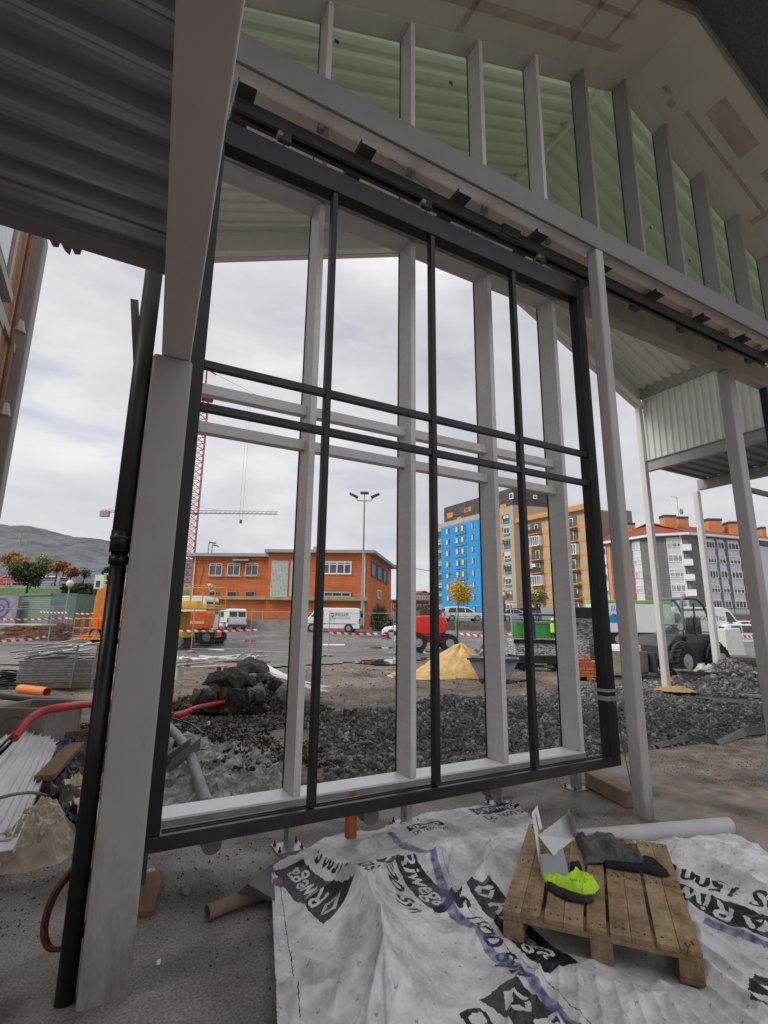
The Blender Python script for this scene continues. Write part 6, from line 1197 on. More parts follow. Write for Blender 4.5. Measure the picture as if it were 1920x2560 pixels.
# white bent sheets beside the rubble
WSH=M('white_metal_sheet',(.72,.73,.75),.35,.06,3)
def strip(name,label,pts,w,mat,cat='metal sheet',th=.004,fold=.0,group=None):
    pts=cr([Vector(p) for p in pts],6); mb=MB()
    for a,b in zip(pts,pts[1:]):
        d=(b-a).normalized(); n=d.cross(Vector((0,0,1))).normalized()*w/2; mb.add([a-n,a+n,b+n,b-n,a-n+Vector((0,0,-th)),a+n+Vector((0,0,-th)),b+n+Vector((0,0,-th)),b-n+Vector((0,0,-th))],[(0,1,2,3),(7,6,5,4),(0,3,7,4),(1,5,6,2)])
        if fold: mb.add([a+n,b+n,b+n+Vector((0,0,fold)),a+n+Vector((0,0,fold)),a+n*1.03,b+n*1.03,b+n*1.03+Vector((0,0,fold)),a+n*1.03+Vector((0,0,fold))],[(0,1,2,3),(7,6,5,4)])
    return single(mb,name,mat,label,cat,pts[0],recalc=False,group=group)
strip('bent_sheet','long white bent sheet sloping down right from the rubble pile',[P(650,1662,12.6),P(700,1688,11.6),P(760,1708,10.7),P(812,1718,10.3)],.36,WSH,fold=.06)
strip('bent_sheet','shorter grey white sheet lying under the long bent sheet',[P(655,1690,11.0),P(700,1690,10.9),P(790,1722,10.0),P(822,1728,9.9)],.20,WSH)
# poles, boards and small pallet on the ground (left centre)
r=random.Random(12)
POL=[((440,1664,13.6),(668,1640,16.6),.045,ZINC,'longest grey pole across the pole heap'),((462,1652,14.6),(600,1638,17.5),.05,WHT,'white plastic tube at the back of the pole heap'),((440,1655,14.3),(655,1650,15.6),.04,ZDUL,'dull pole in the middle of the pole heap'),((478,1668,13.6),(560,1664,14.3),.035,WHT,'short white tube in front of the pole heap'),((500,1640,16.5),(640,1650,15.6),.05,WSH,'flat white profile slanting through the pole heap'),((520,1660,14.2),(610,1632,18.5),.04,ZINC,'pole slanting away from the pole heap'),((560,1655,15.2),(676,1655,15.2),.045,WOODB,'brown wooden batten at the right end of the pole heap'),((448,1645,15.5),(520,1648,15.3),.05,WHT,'short pale bar at the left end of the pole heap')]
for a,b_,th,m,lab in POL:
    p=P(*a);q=P(*b_); p.z=max(p.z,.02); q.z=max(q.z,.02); single(MB().cyl(p,q,th*.6,n=8) if m in(ZINC,ZDUL,WHT) else MB().bar(p,q,th*2,th*.8),'pole',m,lab,'pole',p,group='poles heaped on the ground')
mb=MB(); 
for k in range(26): p=P(r.uniform(590,650),r.uniform(1640,1655),15.6); mb.rock((p.x,p.y,max(.04,p.z)),r.uniform(.05,.11),flat=.4,rough=.6)
single(mb,'crumpled_wrapping',M('white_crumpled',(.66,.62,.58),.6,.15,8,bump=.5),'crumpled white and pink wrapping on the pole heap','wrapping',P(610,1650,15.6))
mb=MB()
for k in range(14): p=P(r.uniform(428,470),r.uniform(1640,1658),13.2); mb.rock((p.x,p.y,max(.04,p.z)),r.uniform(.05,.10),flat=.5,rough=.6)
single(mb,'crumpled_wrapping',MATS['white_crumpled'],'crumpled white wrapping beside the near column at the left of the poles','wrapping',P(450,1650,13.2))
def pallet(name,label,loc,rz,L_,W_,h,mat,nb,gaps,cols_=None):
    t=thing(name,label,'pallet',loc,rz); y=-W_/2; tot=W_-sum(gaps); bw=tot/nb
    for k in range(nb):
        MB().box(-L_/2,L_/2,y,y+bw,h-.022,h).obj('top_board',mat if not cols_ else cols_[k%len(cols_)],t,local=True,bevel=.002); y+=bw+(gaps[k] if k<len(gaps) else 0)
    for x in (-L_/2,-.07,L_/2-.145): MB().box(x,x+.145,-W_/2,W_/2,h-.044,h-.0225).obj('cross_board',mat,t,local=True,bevel=.002)
    for x in (-L_/2,-.07,L_/2-.145):
        for yy in (-W_/2,-.07,W_/2-.10): MB().box(x,x+.145,yy,yy+.10,.022,h-.0445).obj('block',mat,t,local=True,bevel=.003)
    for yy in (-W_/2,-.07,W_/2-.10): MB().box(-L_/2,L_/2,yy,yy+.10,0,.0215).obj('bottom_board',mat,t,local=True,bevel=.002)
    return t
b=PG(585,1676); pallet('wooden_pallet','small worn wooden pallet lying in front of the pole heap',b,.35,.85,.8,.16,WOOD,5,[.04]*4)
# bucket
b=PG(446,1702); t=thing('bucket','pale plastic bucket peeking out right of the near column','bucket',b); MB().ring(b,b+Vector((0,0,.36)),.12,.105,18).obj('pail',M('pale_bucket',(.55,.54,.50),.5,.1),t); MB().cyl(b,b+Vector((0,0,.01)),.12,n=18).obj('base',MATS['pale_bucket'],t); MB().tube([b+Vector((-.12,0,.34)),b+Vector((-.08,-.1,.22)),b+Vector((.08,-.1,.22)),b+Vector((.12,0,.34))],.004,n=5,sub=3).obj('handle',ZINC,t)
# scaffold frames stack (left)
b=P(150,1715,12.6); b.z=0; rzs=math.atan2(SV.y,SV.x)+.28; t=thing('scaffold_stack','stack of galvanised scaffold frames with an upright frame at its right','scaffold stack',b,rzs)
r=random.Random(31)
for k in range(9):
    z=.14+k*.055; mb=MB()
    for y in (-.45,.45): mb.bar((-.75+r.uniform(-.03,.03),y,z),(.75,y,z),.045,.045)
    for x in (-.7,-.35,0,.35,.7): mb.cyl((x,-.45,z),(x,.45,z),.018,n=5)
    mb.obj('ladder_frame',ZINC if k%2 else ZDUL,t,local=True)
MB().box(-.8,.75,-.5,-.4,0,.10).box(-.8,.75,.3,.4,0,.10).obj('timber_skid',MATS['grey_wood'],t,local=True)
for x in (.35,.78): MB().bar((x,-.52,0),(x+.05,-.50,.95),.07,.04).obj('upright',ZDUL,t,local=True)
MB().cyl((-.95,-.5,.80),(.95,-.45,1.0),.024,n=8).cyl((-.8,.3,.85),(.2,.35,1.05),.024,n=8).cyl((-.7,-.4,.98),(.6,-.45,.97),.018,n=8).obj('top_tube',ZINC,t,local=True)
for k in range(26):
    a=Vector((r.uniform(-.95,-.2),r.uniform(-.4,.4),r.uniform(.62,.82))); q=a+Vector((r.uniform(.7,1.2),r.uniform(-.3,.3),r.uniform(-.02,.2))); o=MB().cyl(t.matrix_basis@a,t.matrix_basis@q,.022,n=7)
    single(o,'scaffold_tube',[ZINC,ZDUL,WSH][k%3],['bright zinc tube lying loose on the scaffold stack','dull grey tube lying loose on the scaffold stack','white tube lying loose on the scaffold stack'][k%3],'scaffold tube',t.matrix_basis@a,group=['bright tubes on the scaffold stack','dull tubes on the scaffold stack','white tubes on the scaffold stack'][k%3])
mb=MB(); b2=P(30,1712,12.2)
for k in range(9):
    R=.42-.02*k; pts=[Vector((b2.x+R*cos(a)*1.5,b2.y+R*sin(a)*.9,.05+.035*k+.03*sin(a*3+k))) for a in [i*2*pi/14 for i in range(15)]]; mb.tube(pts,.022,n=6,sub=2)
single(mb,'cable_coil',PIPEB,'coils of thick black cable at the left edge beside the scaffold stack','cable coil',b2,smooth=True)
a=P(50,1722,10.6);q=P(118,1730,10.2); mb=MB().ring(a,q,.085,.075,20); single(mb,'drain_pipe',ORP,'short orange plastic drain pipe behind the concrete box','pipe',a,smooth=False)
# concrete box
b=P(88,1836,6.9); b.z=0; t=thing('concrete_box','open precast concrete manhole box with a circle knockout at the left','concrete box',b,math.atan2(SV.y,SV.x)-.03)
mb=MB(); w2=.36; hh=.50
mb.box(-w2,w2,-w2,-w2+.05,0,hh).box(-w2,w2,w2-.05,w2,0,hh).box(-w2,-w2+.05,-w2+.05,w2-.05,0,hh).box(w2-.05,w2,-w2+.05,w2-.05,0,hh); mb.obj('box_walls',CONC,t,local=True,bevel=.012)
MB().ring((-.02,-w2-.004,.20),(-.02,-w2+.002,.20),.20,.19,28).obj('knockout_ring',M('darker_concrete',(.20,.18,.155),.9,.2,5),t,local=True)
def hose(name,label,pts,r,mat,cat='pipe',n=12): return single(MB().tube(pts,r,n=n,sub=8),name,mat,label,cat,pts[0],smooth=True)
hose('red_conduit','thick red corrugated conduit arching past the concrete box behind the near column',[P(35,1846,5.5),P(66,1805,5.7),P(105,1780,5.9),P(160,1768,6.1),P(230,1760,6.8),P(330,1757,7.7),P(428,1788,8.0),P(500,1768,8.9),P(560,1756,9.5),P(600,1748,10.2)],.045,REDP)
hose('black_conduit','thin black hose lying along the red conduit',[P(400,1793,7.6),P(440,1782,8.1),P(500,1772,8.8),P(545,1764,9.4)],.02,PIPEB)
hose('grey_conduit','grey conduit passing behind the concrete box',[P(-20,1737,9.4),P(60,1746,9.3),P(160,1752,8.8),P(230,1760,8.2),P(300,1775,7.8)],.06,GRYP)
hose('grey_conduit','fat grey hose curving down over the dark plastic sheet',[P(405,1803,7.2),P(435,1830,6.6),P(468,1872,5.9),P(488,1925,5.3),P(505,1975,4.95),P(518,2010,4.75)],.052,M('pale_grey_conduit',(.30,.30,.305),.5,.2,6,bump=.1))
hose('thin_hose','thin dark hose looping beside the fat grey hose',[P(425,1795,7.4),P(450,1802,7.2),P(480,1812,7.0),P(510,1835,6.5)],.012,PIPEB)
# white aluminium profile stack
r=random.Random(8)
far=[(76,1828),(90,1838),(102,1842),(114,1842),(122,1850),(133,1856),(60,1826),(45,1834),(30,1838)]
near=[(-60,2010),(-30,2035),(-20,2060),(-10,2085),(5,2100),(10,2128),(-80,1990),(-90,1975),(-100,1960)]
labs=['white aluminium profile with the highest far end in the stack','white profile second from the top of the stack','white profile with a dark groove in the middle of the stack','pale profile beside the grooved one','narrow white profile near the right side of the stack','outermost white profile on the right of the stack','white profile left of the highest one','white profile fourth from the left edge side','leftmost white profile of the stack']
for i,((fx,fy),(nx_,ny)) in enumerate(zip(far,near)):
    p=PZ(fx,fy,.22-.015*i if i<6 else .24); q=PZ(nx_,ny,.20-.012*i if i<6 else .24); q=p+(q-p)*1.0; mb=MB(); d=(q-p).normalized(); n_=d.cross(Vector((0,0,1))).normalized()
    mb.bar(p,q,.11,.006); mb.bar(p+n_*.052,q+n_*.052,.006,.045); mb.bar(p-n_*.052,q-n_*.052,.006,.045)
    single(mb,'aluminium_profile',WSH,labs[i],'metal profile',p,group='white profiles stacked at the left')
a=PZ(66,2018,.05);q=PZ(-30,2190,.05); single(MB().bar(a,q,.075,.02),'aluminium_profile',WSH,'single white profile lying apart on the ground at the far left','metal profile',a)
hose('grey_cable','grey cable crossing over the white profiles',[PZ(-20,2000,.3),PZ(40,1985,.3),PZ(85,1982,.22),PZ(118,1990,.05)],.012,GRYP)
a=PZ(190,1862,.18);q=PZ(110,1945,.18); single(MB().bar(a,q,.16,.05),'plank',WOODB,'wet brown plank with white splashes beside the profile stack','plank',a,bevel=.005)
a=PZ(112,1845,.1);q=PZ(270,1828,.1); single(MB().bar(a,q,.05,.10),'plank',WOODB,'brown batten lying behind the brown plank','plank',a,bevel=.005)
a=PZ(165,1868,.12);q=PZ(95,1930,.12); single(MB().bar(a+Vector((-.1,0,-.05)),q+Vector((-.1,0,-.05)),.14,.03),'plank',M('grey_brown_wood',(.10,.08,.065),.8,.3,3),'dark thin plank between the profile stack and the brown plank','plank',a)
hose('blue_strap','bright blue strap curled on the planks',[PZ(140,1862,.2),PZ(155,1852,.24),PZ(172,1850,.24),PZ(174,1862,.2),PZ(160,1868,.2)],.012,M('blue_strap',(.03,.06,.30),.5,.1),'strap')
# crumpled sheets as displaced grids
def crumple(name,label,cat,poly,mat,amp,fq,seed,base=.0,n=110,lift=None,ridge=.5,smooth=True):
    P0=[PZ(x,y,.02) for x,y in poly]; xs=[p.x for p in P0]; ys=[p.y for p in P0]
    px=np.array(xs);py=np.array(ys)
    def inside(x,y):
        c=np.zeros(x.shape,bool); j=len(px)-1
        for i in range(len(px)):
            c^=((py[i]>y)!=(py[j]>y))&(x<(px[j]-px[i])*(y-py[i])/(py[j]-py[i]+1e-12)+px[i]); j=i
        return c
    def fz(X,Y):
        u=X+.12*fbm(X*3,Y*3,2,seed+7); v=Y+.12*fbm(X*3+9,Y*3,2,seed+8)
        a=1-np.abs(2*fbm(u*fq,v*fq,3,seed)); b=1-np.abs(2*fbm(u*fq*2.3,v*fq*2.3,2,seed+2))
        return base+amp*(a**3*.7+b**3*.35-.55)+(lift(X,Y) if lift else 0)
    o=grid(name,min(xs),max(xs),n,min(ys),max(ys),n,fz,[mat],mask=lambda x,y:inside(x+.05*fbm(x*5,y*5,2,3),y+.05*fbm(x*5+4,y*5,2,4)),smooth=smooth); tag(o,label,cat); s=o.modifiers.new('t','SOLIDIFY'); s.thickness=.003; return o
BPL=M('black_plastic_sheet',(.05,.05,.05),.28,.3,6,bump=.35,bscale=25,col2=(.16,.16,.155))
crumple('plastic_sheet','crumpled dusty black plastic sheet spread beyond the sill at left','plastic sheet',[(400,2000),(395,1850),(470,1838),(560,1870),(640,1858),(700,1905),(735,1975),(715,1985),(560,2035),(430,2080)],M('dusty_black_plastic',(.13,.13,.13),.24,.3,5,bump=.5,bscale=20,col2=(.46,.45,.42)),.11,4.2,3,.04,230,smooth=False)
crumple('plastic_sheet','dark plastic and debris heap left of the near column','plastic sheet',[(165,1880),(200,1848),(270,1840),(275,2050),(180,2050),(120,1990)],BPL,.2,4.0,9,.06,160,smooth=False)
BAGARGS=('plastic_bag','heap of beige translucent plastic bags at the left edge','plastic bags',[(-60,2150),(20,2075),(60,2050),(130,2030),(185,2060),(200,2120),(150,2160),(60,2185),(-40,2195)],M('beige_film',(.36,.30,.21),.28,.2,4,bump=.6,bscale=12,col2=(.62,.57,.47)),.30,2.6,15)
crumple('yellow_bag','yellow and white printed plastic bag between downpipe and profiles','plastic bags',[(150,1990),(180,1960),(255,1955),(262,2040),(240,2120),(215,2140),(190,2050)],M('yellow_white_bag',(.60,.52,.08),.4,.2,5,bump=.4,bscale=15,col2=(.72,.70,.62)),.20,3.0,22,.10,80)
# channel offcut on the dark sheet
a=P(424,1932,5.3); q=P(500,1872,5.75); d=(q-a); mb=MB(); n_=Vector((0,0,1)).cross(d.normalized()).normalized()
mb.obox(a-n_*.0,d,n_*.004,(0,0,.11)); mb.obox(a,d,n_*.12,(0,0,.004)); mb.obox(a+n_*.12,d,n_*.004,(0,0,.10)); single(mb,'channel_offcut',M('grey_offcut',(.13,.13,.13),.6,.1,3),'dark grey channel offcut resting on the fat grey hose','metal offcut',a)
single(MB().bar(P(519,1808,7.3),P(524,1808,7.3),.05,.04),'scrap',WHT,'tiny white scrap on the dark earth before the rubble','scrap',P(520,1808,7.3))
# ================================================================ FOREGROUND
# orange stub pipe, foam discs, timber
b=PZ(882,2106,0); single(MB().ring((b.x,b.y+.04,-.01),(b.x,b.y+.04,.33),.045,.04,20),'stub_pipe',M('terracotta_pipe',(.50,.13,.05),.45,.15,4),'terracotta stub pipe standing out of the floor below the sill','pipe',(b.x,b.y,0),smooth=False)
for i,(px,py) in enumerate(((530,2115),(929,2045),(1240,1982))):
    p=PY(px,py,3.62); single(MB().cyl((p.x,p.y,p.z+.01),(p.x,p.y+.12,p.z+.01),.062,n=28).bar((p.x,p.y+.02,p.z+.05),(p.x,p.y+.02,.29),.12,.03),'cover_disc',M('grey_foam',(.14,.14,.14),.8,.15,5,bump=.2),['round grey hanger plate under the left end of the sill','round grey hanger plate beside the terracotta pipe','round grey hanger plate behind the third leg'][i],'hanger plate',p,group='round hanger plates under the sill')
a=PZ(1478,1948,.07); q=PZ(1582,2000,.07); a.z=q.z=.075; single(MB().bar(a,q,.15,.14),'timber_block',M('worn_timber',(.20,.15,.10),.85,.3,4,bump=.4,bscale=20,col2=(.34,.26,.18)),'worn timber block lying behind the middle steel column','timber',a,bevel=.012)
hose('steel_band_loop','thin band loop lying right of the middle steel column',[PZ(1625,1975,.02),PZ(1640,1968,.06),PZ(1650,1972,.07),PZ(1645,1985,.03),PZ(1628,1986,.01)],.004,ZDUL,'band',6)
hose('strap','grey strap hanging from the tape on the black frame post',[PY(1530,1745,3.2),PY(1545,1790,3.25),PY(1555,1850,3.28),PY(1572,1935,3.35),PY(1578,1965,3.4)],.006,M('grey_strap',(.24,.23,.20),.7,.1),'strap',6)
mb=MB(); mb.box(4.047,4.173,3.212,3.343,.915,.955).box(4.047,4.173,3.211,3.344,.991,1.015); single(mb,'tape_wrap',M('grey_tape',(.30,.30,.29),.5,.1),'grey tape wound round the right post of the black frame','tape',(4.06,3.2,.91))
a=PZ(385,2185,.015); q=PZ(357,2285,.015); single(MB().bar(a,q,.11,.028),'plank',M('reddish_wood',(.20,.12,.075),.8,.3,3,bump=.2),'short reddish plank lying right of the near column foot','plank',a,bevel=.003)
for i,(px,py,s_,m,lab) in enumerate(((462,2228,.035,CG,'pale stone chip on the floor left of the membrane'),(397,2404,.016,M('white_chip',(.7,.68,.62),.8,.1),'small white chip on the floor right of the near column'),(378,2178,.03,MATS['white_chip'],'white crumpled scrap beside the reddish plank'),(400,2184,.018,AS,'dark pebble below the frame corner'),(408,2218,.012,AS,'tiny dark pebble near the reddish plank'))):
    random.seed(i); p=PZ(px,py,.012); mb=MB().rock(p,s_,flat=.5); single(mb,'floor_chip',m,lab,'chip',p)
a_=[(1640,1868),(1720,1850),(1790,1862),(1860,1838),(1990,1825)]; mb=MB(); pr_=None
for i,(x,y) in enumerate(a_):
    p=PZ(x,y,.0); h=(.03,.09,.05,.11,.08)[i]; c=[p+Vector((0,-.05,.004)),p+Vector((0,.0,h)),p+Vector((.02,.09,.02))]
    if pr_:
        k=len(mb.v); mb.add(pr_+c,[(0,1,4,3),(1,2,5,4)])
    pr_=c
_m=single(mb,'film_edge',BPL,'dark plastic film edge curling up along the slab at the right','plastic sheet',PZ(1700,1855,0),recalc=False)
# ---- underlay membrane
WORD=textmesh('Riwega',1,.012); SUB=textmesh('DS 1500 Syn',1,.022)
x0,x1,y0,y1=.55,5.3,.75,4.05; st_=.0055; nx,ny=int((x1-x0)/st_),int((y1-y0)/st_)
GX,GY=np.meshgrid(np.linspace(x0,x1,nx),np.linspace(y0,y1,ny),indexing='ij')
black=np.zeros((nx,ny)); purple=np.zeros((nx,ny)); 
def rtri(arr,a,b,c,val):
    mnx=max(0,int((min(a[0],b[0],c[0])-x0)/st_)-1); mxx=min(nx,int((max(a[0],b[0],c[0])-x0)/st_)+3); mny=max(0,int((min(a[1],b[1],c[1])-y0)/st_)-1); mxy=min(ny,int((max(a[1],b[1],c[1])-y0)/st_)+3)
    if mnx>=mxx or mny>=mxy: return
    X=GX[mnx:mxx,mny:mxy];Y=GY[mnx:mxx,mny:mxy]; d=(b[1]-c[1])*(a[0]-c[0])+(c[0]-b[0])*(a[1]-c[1])
    if abs(d)<1e-12: return
    l1=((b[1]-c[1])*(X-c[0])+(c[0]-b[0])*(Y-c[1]))/d; l2=((c[1]-a[1])*(X-c[0])+(a[0]-c[0])*(Y-c[1]))/d; e=-.02
    arr[mnx:mxx,mny:mxy][(l1>=e)&(l2>=e)&(1-l1-l2>=e)]=val
def g2(px,py,z=.03): p=PZ(px,py,z); return np.array([p.x,p.y])
def rtext(T,p,u,width,val,skew=0):
    v,f=T; w=v[:,0].max(); s=width/w; n=np.array([-u[1],u[0]]); q=p+np.outer(v[:,0]*s,u)+np.outer(v[:,1]*s,n)
    for a,b,c in f: rtri(black,q[a],q[b],q[c],val)
def rpoly(q,val,arr=None):
    arr=black if arr is None else arr
    for i in range(1,len(q)-1): rtri(arr,q[0],q[i],q[i+1],val)
def stamp(p,u,W=.62):   # p: lower left of the black box, u: reading direction
    n=np.array([-u[1],u[0]]); P_=lambda a,b:p+u*a*W+n*b*W
    rpoly([P_(0,0),P_(1,0),P_(1,.26),P_(0,.26)],1)
    rpoly([P_(.03,.13),P_(.12,.04),P_(.12,.22)],0); rpoly([P_(.135,.05),P_(.21,.13),P_(.135,.21)],0); rpoly([P_(.085,.13),P_(.13,.09),P_(.17,.13),P_(.13,.17)],1)
    rtext(WORD,P_(.25,.07),u,W*.68,0); rtext(SUB,P_(.02,-.20),u,W*1.0,1)
def unit(a): return a/np.linalg.norm(a)
Gp=lambda x,y:(600+x*.3978,1760+y*.3978); W3p=lambda x,y:(1200+x*.434,1880+y*.434)
def st2(a,b,W=.62): pa,pb=g2(*a),g2(*b); stamp(pa,unit(pb-pa),W)
st2(Gp(850,985),Gp(1120,1240),.72); st2(Gp(700,1370),Gp(420,1090),.66); st2(Gp(1400,1180),Gp(1700,1480),.74)
st2(W3p(20,1440),W3p(330,1690),.8); st2(W3p(1790,1010),W3p(1260,800),.85); st2(W3p(1560,1370),W3p(1800,1470),.6); st2(Gp(1500,700),Gp(1760,640),.50); st2(Gp(1070,800),Gp(1230,770),.30)
def rline(pts,wd):
    q=[g2(*p) for p in pts]
    for a,b in zip(q,q[1:]):
        n=np.array([-(b-a)[1],(b-a)[0]]); n=n/np.linalg.norm(n)*wd/2; e=unit(b-a)*wd*.3; rpoly([a-n-e,b-n+e,b+n+e,a+n-e],1,purple)
rline([Gp(950,822),Gp(1040,900),Gp(1205,965),Gp(1270,1150),Gp(1300,1280),Gp(1350,1350),Gp(1500,1480),Gp(1659,1640),W3p(130,1170),W3p(300,1330),W3p(520,1560),W3p(700,1760)],.05)
rline([W3p(1300,970),W3p(1420,1030),W3p(1659,1150),W3p(1900,1260)],.03)
pm=fbm(GX*40,GY*40,2,3); purple*=np.clip(.75+pm*.8,0,1)
for ln in ([Gp(240,1050),Gp(300,1500),Gp(375,2011)],[Gp(1270,980),Gp(1350,1230),Gp(1500,1350),Gp(1640,1460)],[W3p(0,950),W3p(200,1180),W3p(420,1340),W3p(640,1567)]):
    q=[g2(*p) for p in ln]
    for a,b in zip(q,q[1:]): n=np.array([-(b-a)[1],(b-a)[0]]); n=n/np.linalg.norm(n)*.003; rpoly([a-n,b-n,b+n,a+n],.7)
cx_=((GX+.3*GY)/.115); cy_=((GY-.3*GX)/.115); fx,fy=cx_-np.round(cx_),cy_-np.round(cy_); cross=((np.abs(fx)<.10)&(np.abs(fy)<.035))|((np.abs(fy)<.10)&(np.abs(fx)<.035)); black=np.maximum(black,cross*.50*(black<.5))
# folds
H_=np.zeros((nx,ny))
def ridge(pts,h,wl,wr=None,pw=.85):
    global H_
    wr=wr or wl; hs=h if isinstance(h,list) else [h]*len(pts); q=[g2(*p,z=k_*1.3) for p,k_ in zip(pts,hs)]; best=np.zeros_like(H_)
    for (a,b),(ha,hb) in zip(zip(q,q[1:]),zip(hs,hs[1:])):
        d=b-a; L2=d@d; t=np.clip(((GX-a[0])*d[0]+(GY-a[1])*d[1])/L2,0,1); ex=GX-(a[0]+d[0]*t); ey=GY-(a[1]+d[1]*t); dist=np.sqrt(ex*ex+ey*ey); side=(d[0]*ey-d[1]*ex)>0
        wd=np.where(side,wl,wr); best=np.maximum(best,(ha+(hb-ha)*t)*np.exp(-(dist/wd)**pw*1.2))
    H_=np.maximum(H_,best)+.25*np.minimum(H_,best)
ridge([Gp(200,1090),Gp(480,985),Gp(640,1060),Gp(800,1185),Gp(880,1380),Gp(900,1560),Gp(850,1750),Gp(800,2000),Gp(790,2300)],[.02,.07,.12,.19,.15,.16,.10,.05,.03],.16,.12)
ridge([Gp(190,1100),Gp(205,1500),Gp(225,2000),Gp(240,2400)],[.04,.035,.03,.03],.05)
ridge([Gp(480,985),Gp(560,1200),Gp(700,1500)],[.06,.03,.01],.07)
ridge([Gp(800,1185),Gp(1000,1010),Gp(1200,960),Gp(1340,880)],[.15,.06,.05,.03],.12)
ridge([Gp(900,1560),Gp(1060,1660),Gp(1080,1900),Gp(1000,2200)],[.08,.03,.02,.01],.10)
ridge([Gp(1340,880),Gp(1310,1100),Gp(1350,1300),Gp(1500,1480)],.035,.05)
ridge([Gp(1659,900),Gp(1500,1060),Gp(1400,1200)],.05,.07); ridge([W3p(60,520),W3p(20,640),W3p(60,760)],.05,.06)
ridge([Gp(560,1800),Gp(400,1850),Gp(300,1800)],.05,.08); ridge([Gp(620,1650),Gp(480,1700),Gp(350,1560)],.05,.07); ridge([Gp(800,1620),Gp(650,1720),Gp(600,1900)],.05,.06)
for i in range(11): # long folds fanning out from under the pallet
    a=W3p(250+i*105,1190+i*32); b=W3p(120+i*150+i*i*3,1800+i*40); ridge([a,b],[.012,.02],.022)
for i in range(9): a=W3p(1150,620+i*85); b=W3p(1950,860+i*150); ridge([a,b],[.022,.018],.026,pw=1.3)
ridge([W3p(1120,580),W3p(1350,640),W3p(1659,800)],.07,.07); ridge([W3p(1150,520),W3p(1400,560),W3p(1659,680)],.05,.06)
u_=GX+.06*fbm(GX*4,GY*4,2,31); v_=GY+.06*fbm(GX*4+7,GY*4,2,32)
wr1=(1-np.abs(2*fbm(u_*3.2,v_*3.2,3,33)))**3; wr2=(1-np.abs(2*fbm(u_*9,v_*9,3,34)))**3
H_*=1.5
H_+=.028*wr1+.008*wr2+.004*fbm(GX*30,GY*30,3,35)+.008
poly=[g2(*p,.02) for p in ((676,2182),(700,2165),(770,2120),(810,2095),(900,2078),(960,2075),(1010,2050),(1100,2030),(1250,2011),(1290,2010),(1312,2030),(1360,2080),(1480,2092),(1720,2083),(1830,2078),(1920,2130),(2200,2260),(2600,2900),(700,2900),(690,2560))]
qx=np.array([p[0] for p in poly]);qy=np.array([p[1] for p in poly])
def pin(x,y):
    c=np.zeros(x.shape,bool); j=len(qx)-1
    for i in range(len(qx)): c^=((qy[i]>y)!=(qy[j]>y))&(x<(qx[j]-qx[i])*(y-qy[i])/(qy[j]-qy[i]+1e-12)+qx[i]); j=i
    return c
cp=np.array([[2.0,2.33],[2.942,3.106],[3.434,2.34],[2.496,1.595]]); md=np.full(GX.shape,9.)
for k_ in range(4):
    a_,b2_=cp[k_],cp[(k_+1)%4]; e_=(b2_-a_)/np.linalg.norm(b2_-a_); md=np.minimum(md,(GX-a_[0])*e_[1]-(GY-a_[1])*e_[0])
H_*=1-.85*np.clip(md/.08+.4,0,1)
V=np.stack([GX.ravel(),GY.ravel(),H_.ravel()],1); i_,j_=np.meshgrid(np.arange(nx-1),np.arange(ny-1),indexing='ij'); q=(i_*ny+j_).ravel(); Fq=np.stack([q,q+ny,q+ny+1,q+1],1); cc_=V[Fq].mean(1); Fq=Fq[pin(cc_[:,0],cc_[:,1])]
used=np.unique(Fq); mp_=np.zeros(len(V),int); mp_[used]=np.arange(len(used)); V2=V[used]; Fq=mp_[Fq]
mm_=bpy.data.materials.new('printed_membrane'); mm_.use_nodes=True; t_=mm_.node_tree; b_=t_.nodes['Principled BSDF']; N_=t_.nodes.new; L_=t_.links.new
at=N_('ShaderNodeAttribute'); at.attribute_name='ink'; sp_=N_('ShaderNodeSeparateColor'); L_(at.outputs['Color'],sp_.inputs[0]); tc_=N_('ShaderNodeTexCoord')
nz=N_('ShaderNodeTexNoise'); nz.inputs['Scale'].default_value=5; nz.inputs['Detail'].default_value=9; nz.inputs['Roughness'].default_value=.7; L_(tc_.outputs['Object'],nz.inputs[0]); rp=N_('ShaderNodeValToRGB'); rp.color_ramp.elements[0].position=.34; rp.color_ramp.elements[0].color=(.40,.395,.39,1); rp.color_ramp.elements[1].position=.62; rp.color_ramp.elements[1].color=(.80,.80,.81,1); L_(nz.outputs[0],rp.inputs[0])
def thr(o): r=N_('ShaderNodeMapRange'); r.inputs['From Min'].default_value=.35; r.inputs['From Max'].default_value=.65; L_(o,r.inputs[0]); return r
k1=N_('ShaderNodeMixRGB'); L_(thr(sp_.outputs[0]).outputs[0],k1.inputs[0]); L_(rp.outputs[0],k1.inputs[1]); k1.inputs[2].default_value=(.018,.018,.02,1)
k2=N_('ShaderNodeMixRGB'); L_(sp_.outputs[2],k2.inputs[0]); L_(k1.outputs[0],k2.inputs[1]); k2.inputs[2].default_value=(.07,.06,.22,1); L_(k2.outputs[0],b_.inputs['Base Color']); b_.inputs['Roughness'].default_value=.36
n5=N_('ShaderNodeTexNoise'); n5.inputs['Scale'].default_value=90; n5.inputs['Detail'].default_value=4; L_(tc_.outputs['Object'],n5.inputs[0]); bp_=N_('ShaderNodeBump'); bp_.inputs['Distance'].default_value=.003; bp_.inputs['Strength'].default_value=.5; L_(n5.outputs[0],bp_.inputs['Height']); L_(bp_.outputs[0],b_.inputs['Normal'])
o=npmesh('roof_membrane',V2,Fq,[mm_],smooth=True); ca=o.data.color_attributes.new('ink','FLOAT_COLOR','POINT'); col=np.zeros((len(V2),4),np.float32); col[:,0]=black.ravel()[used]; col[:,2]=purple.ravel()[used]; col[:,3]=1; ca.data.foreach_set('color',col.ravel())
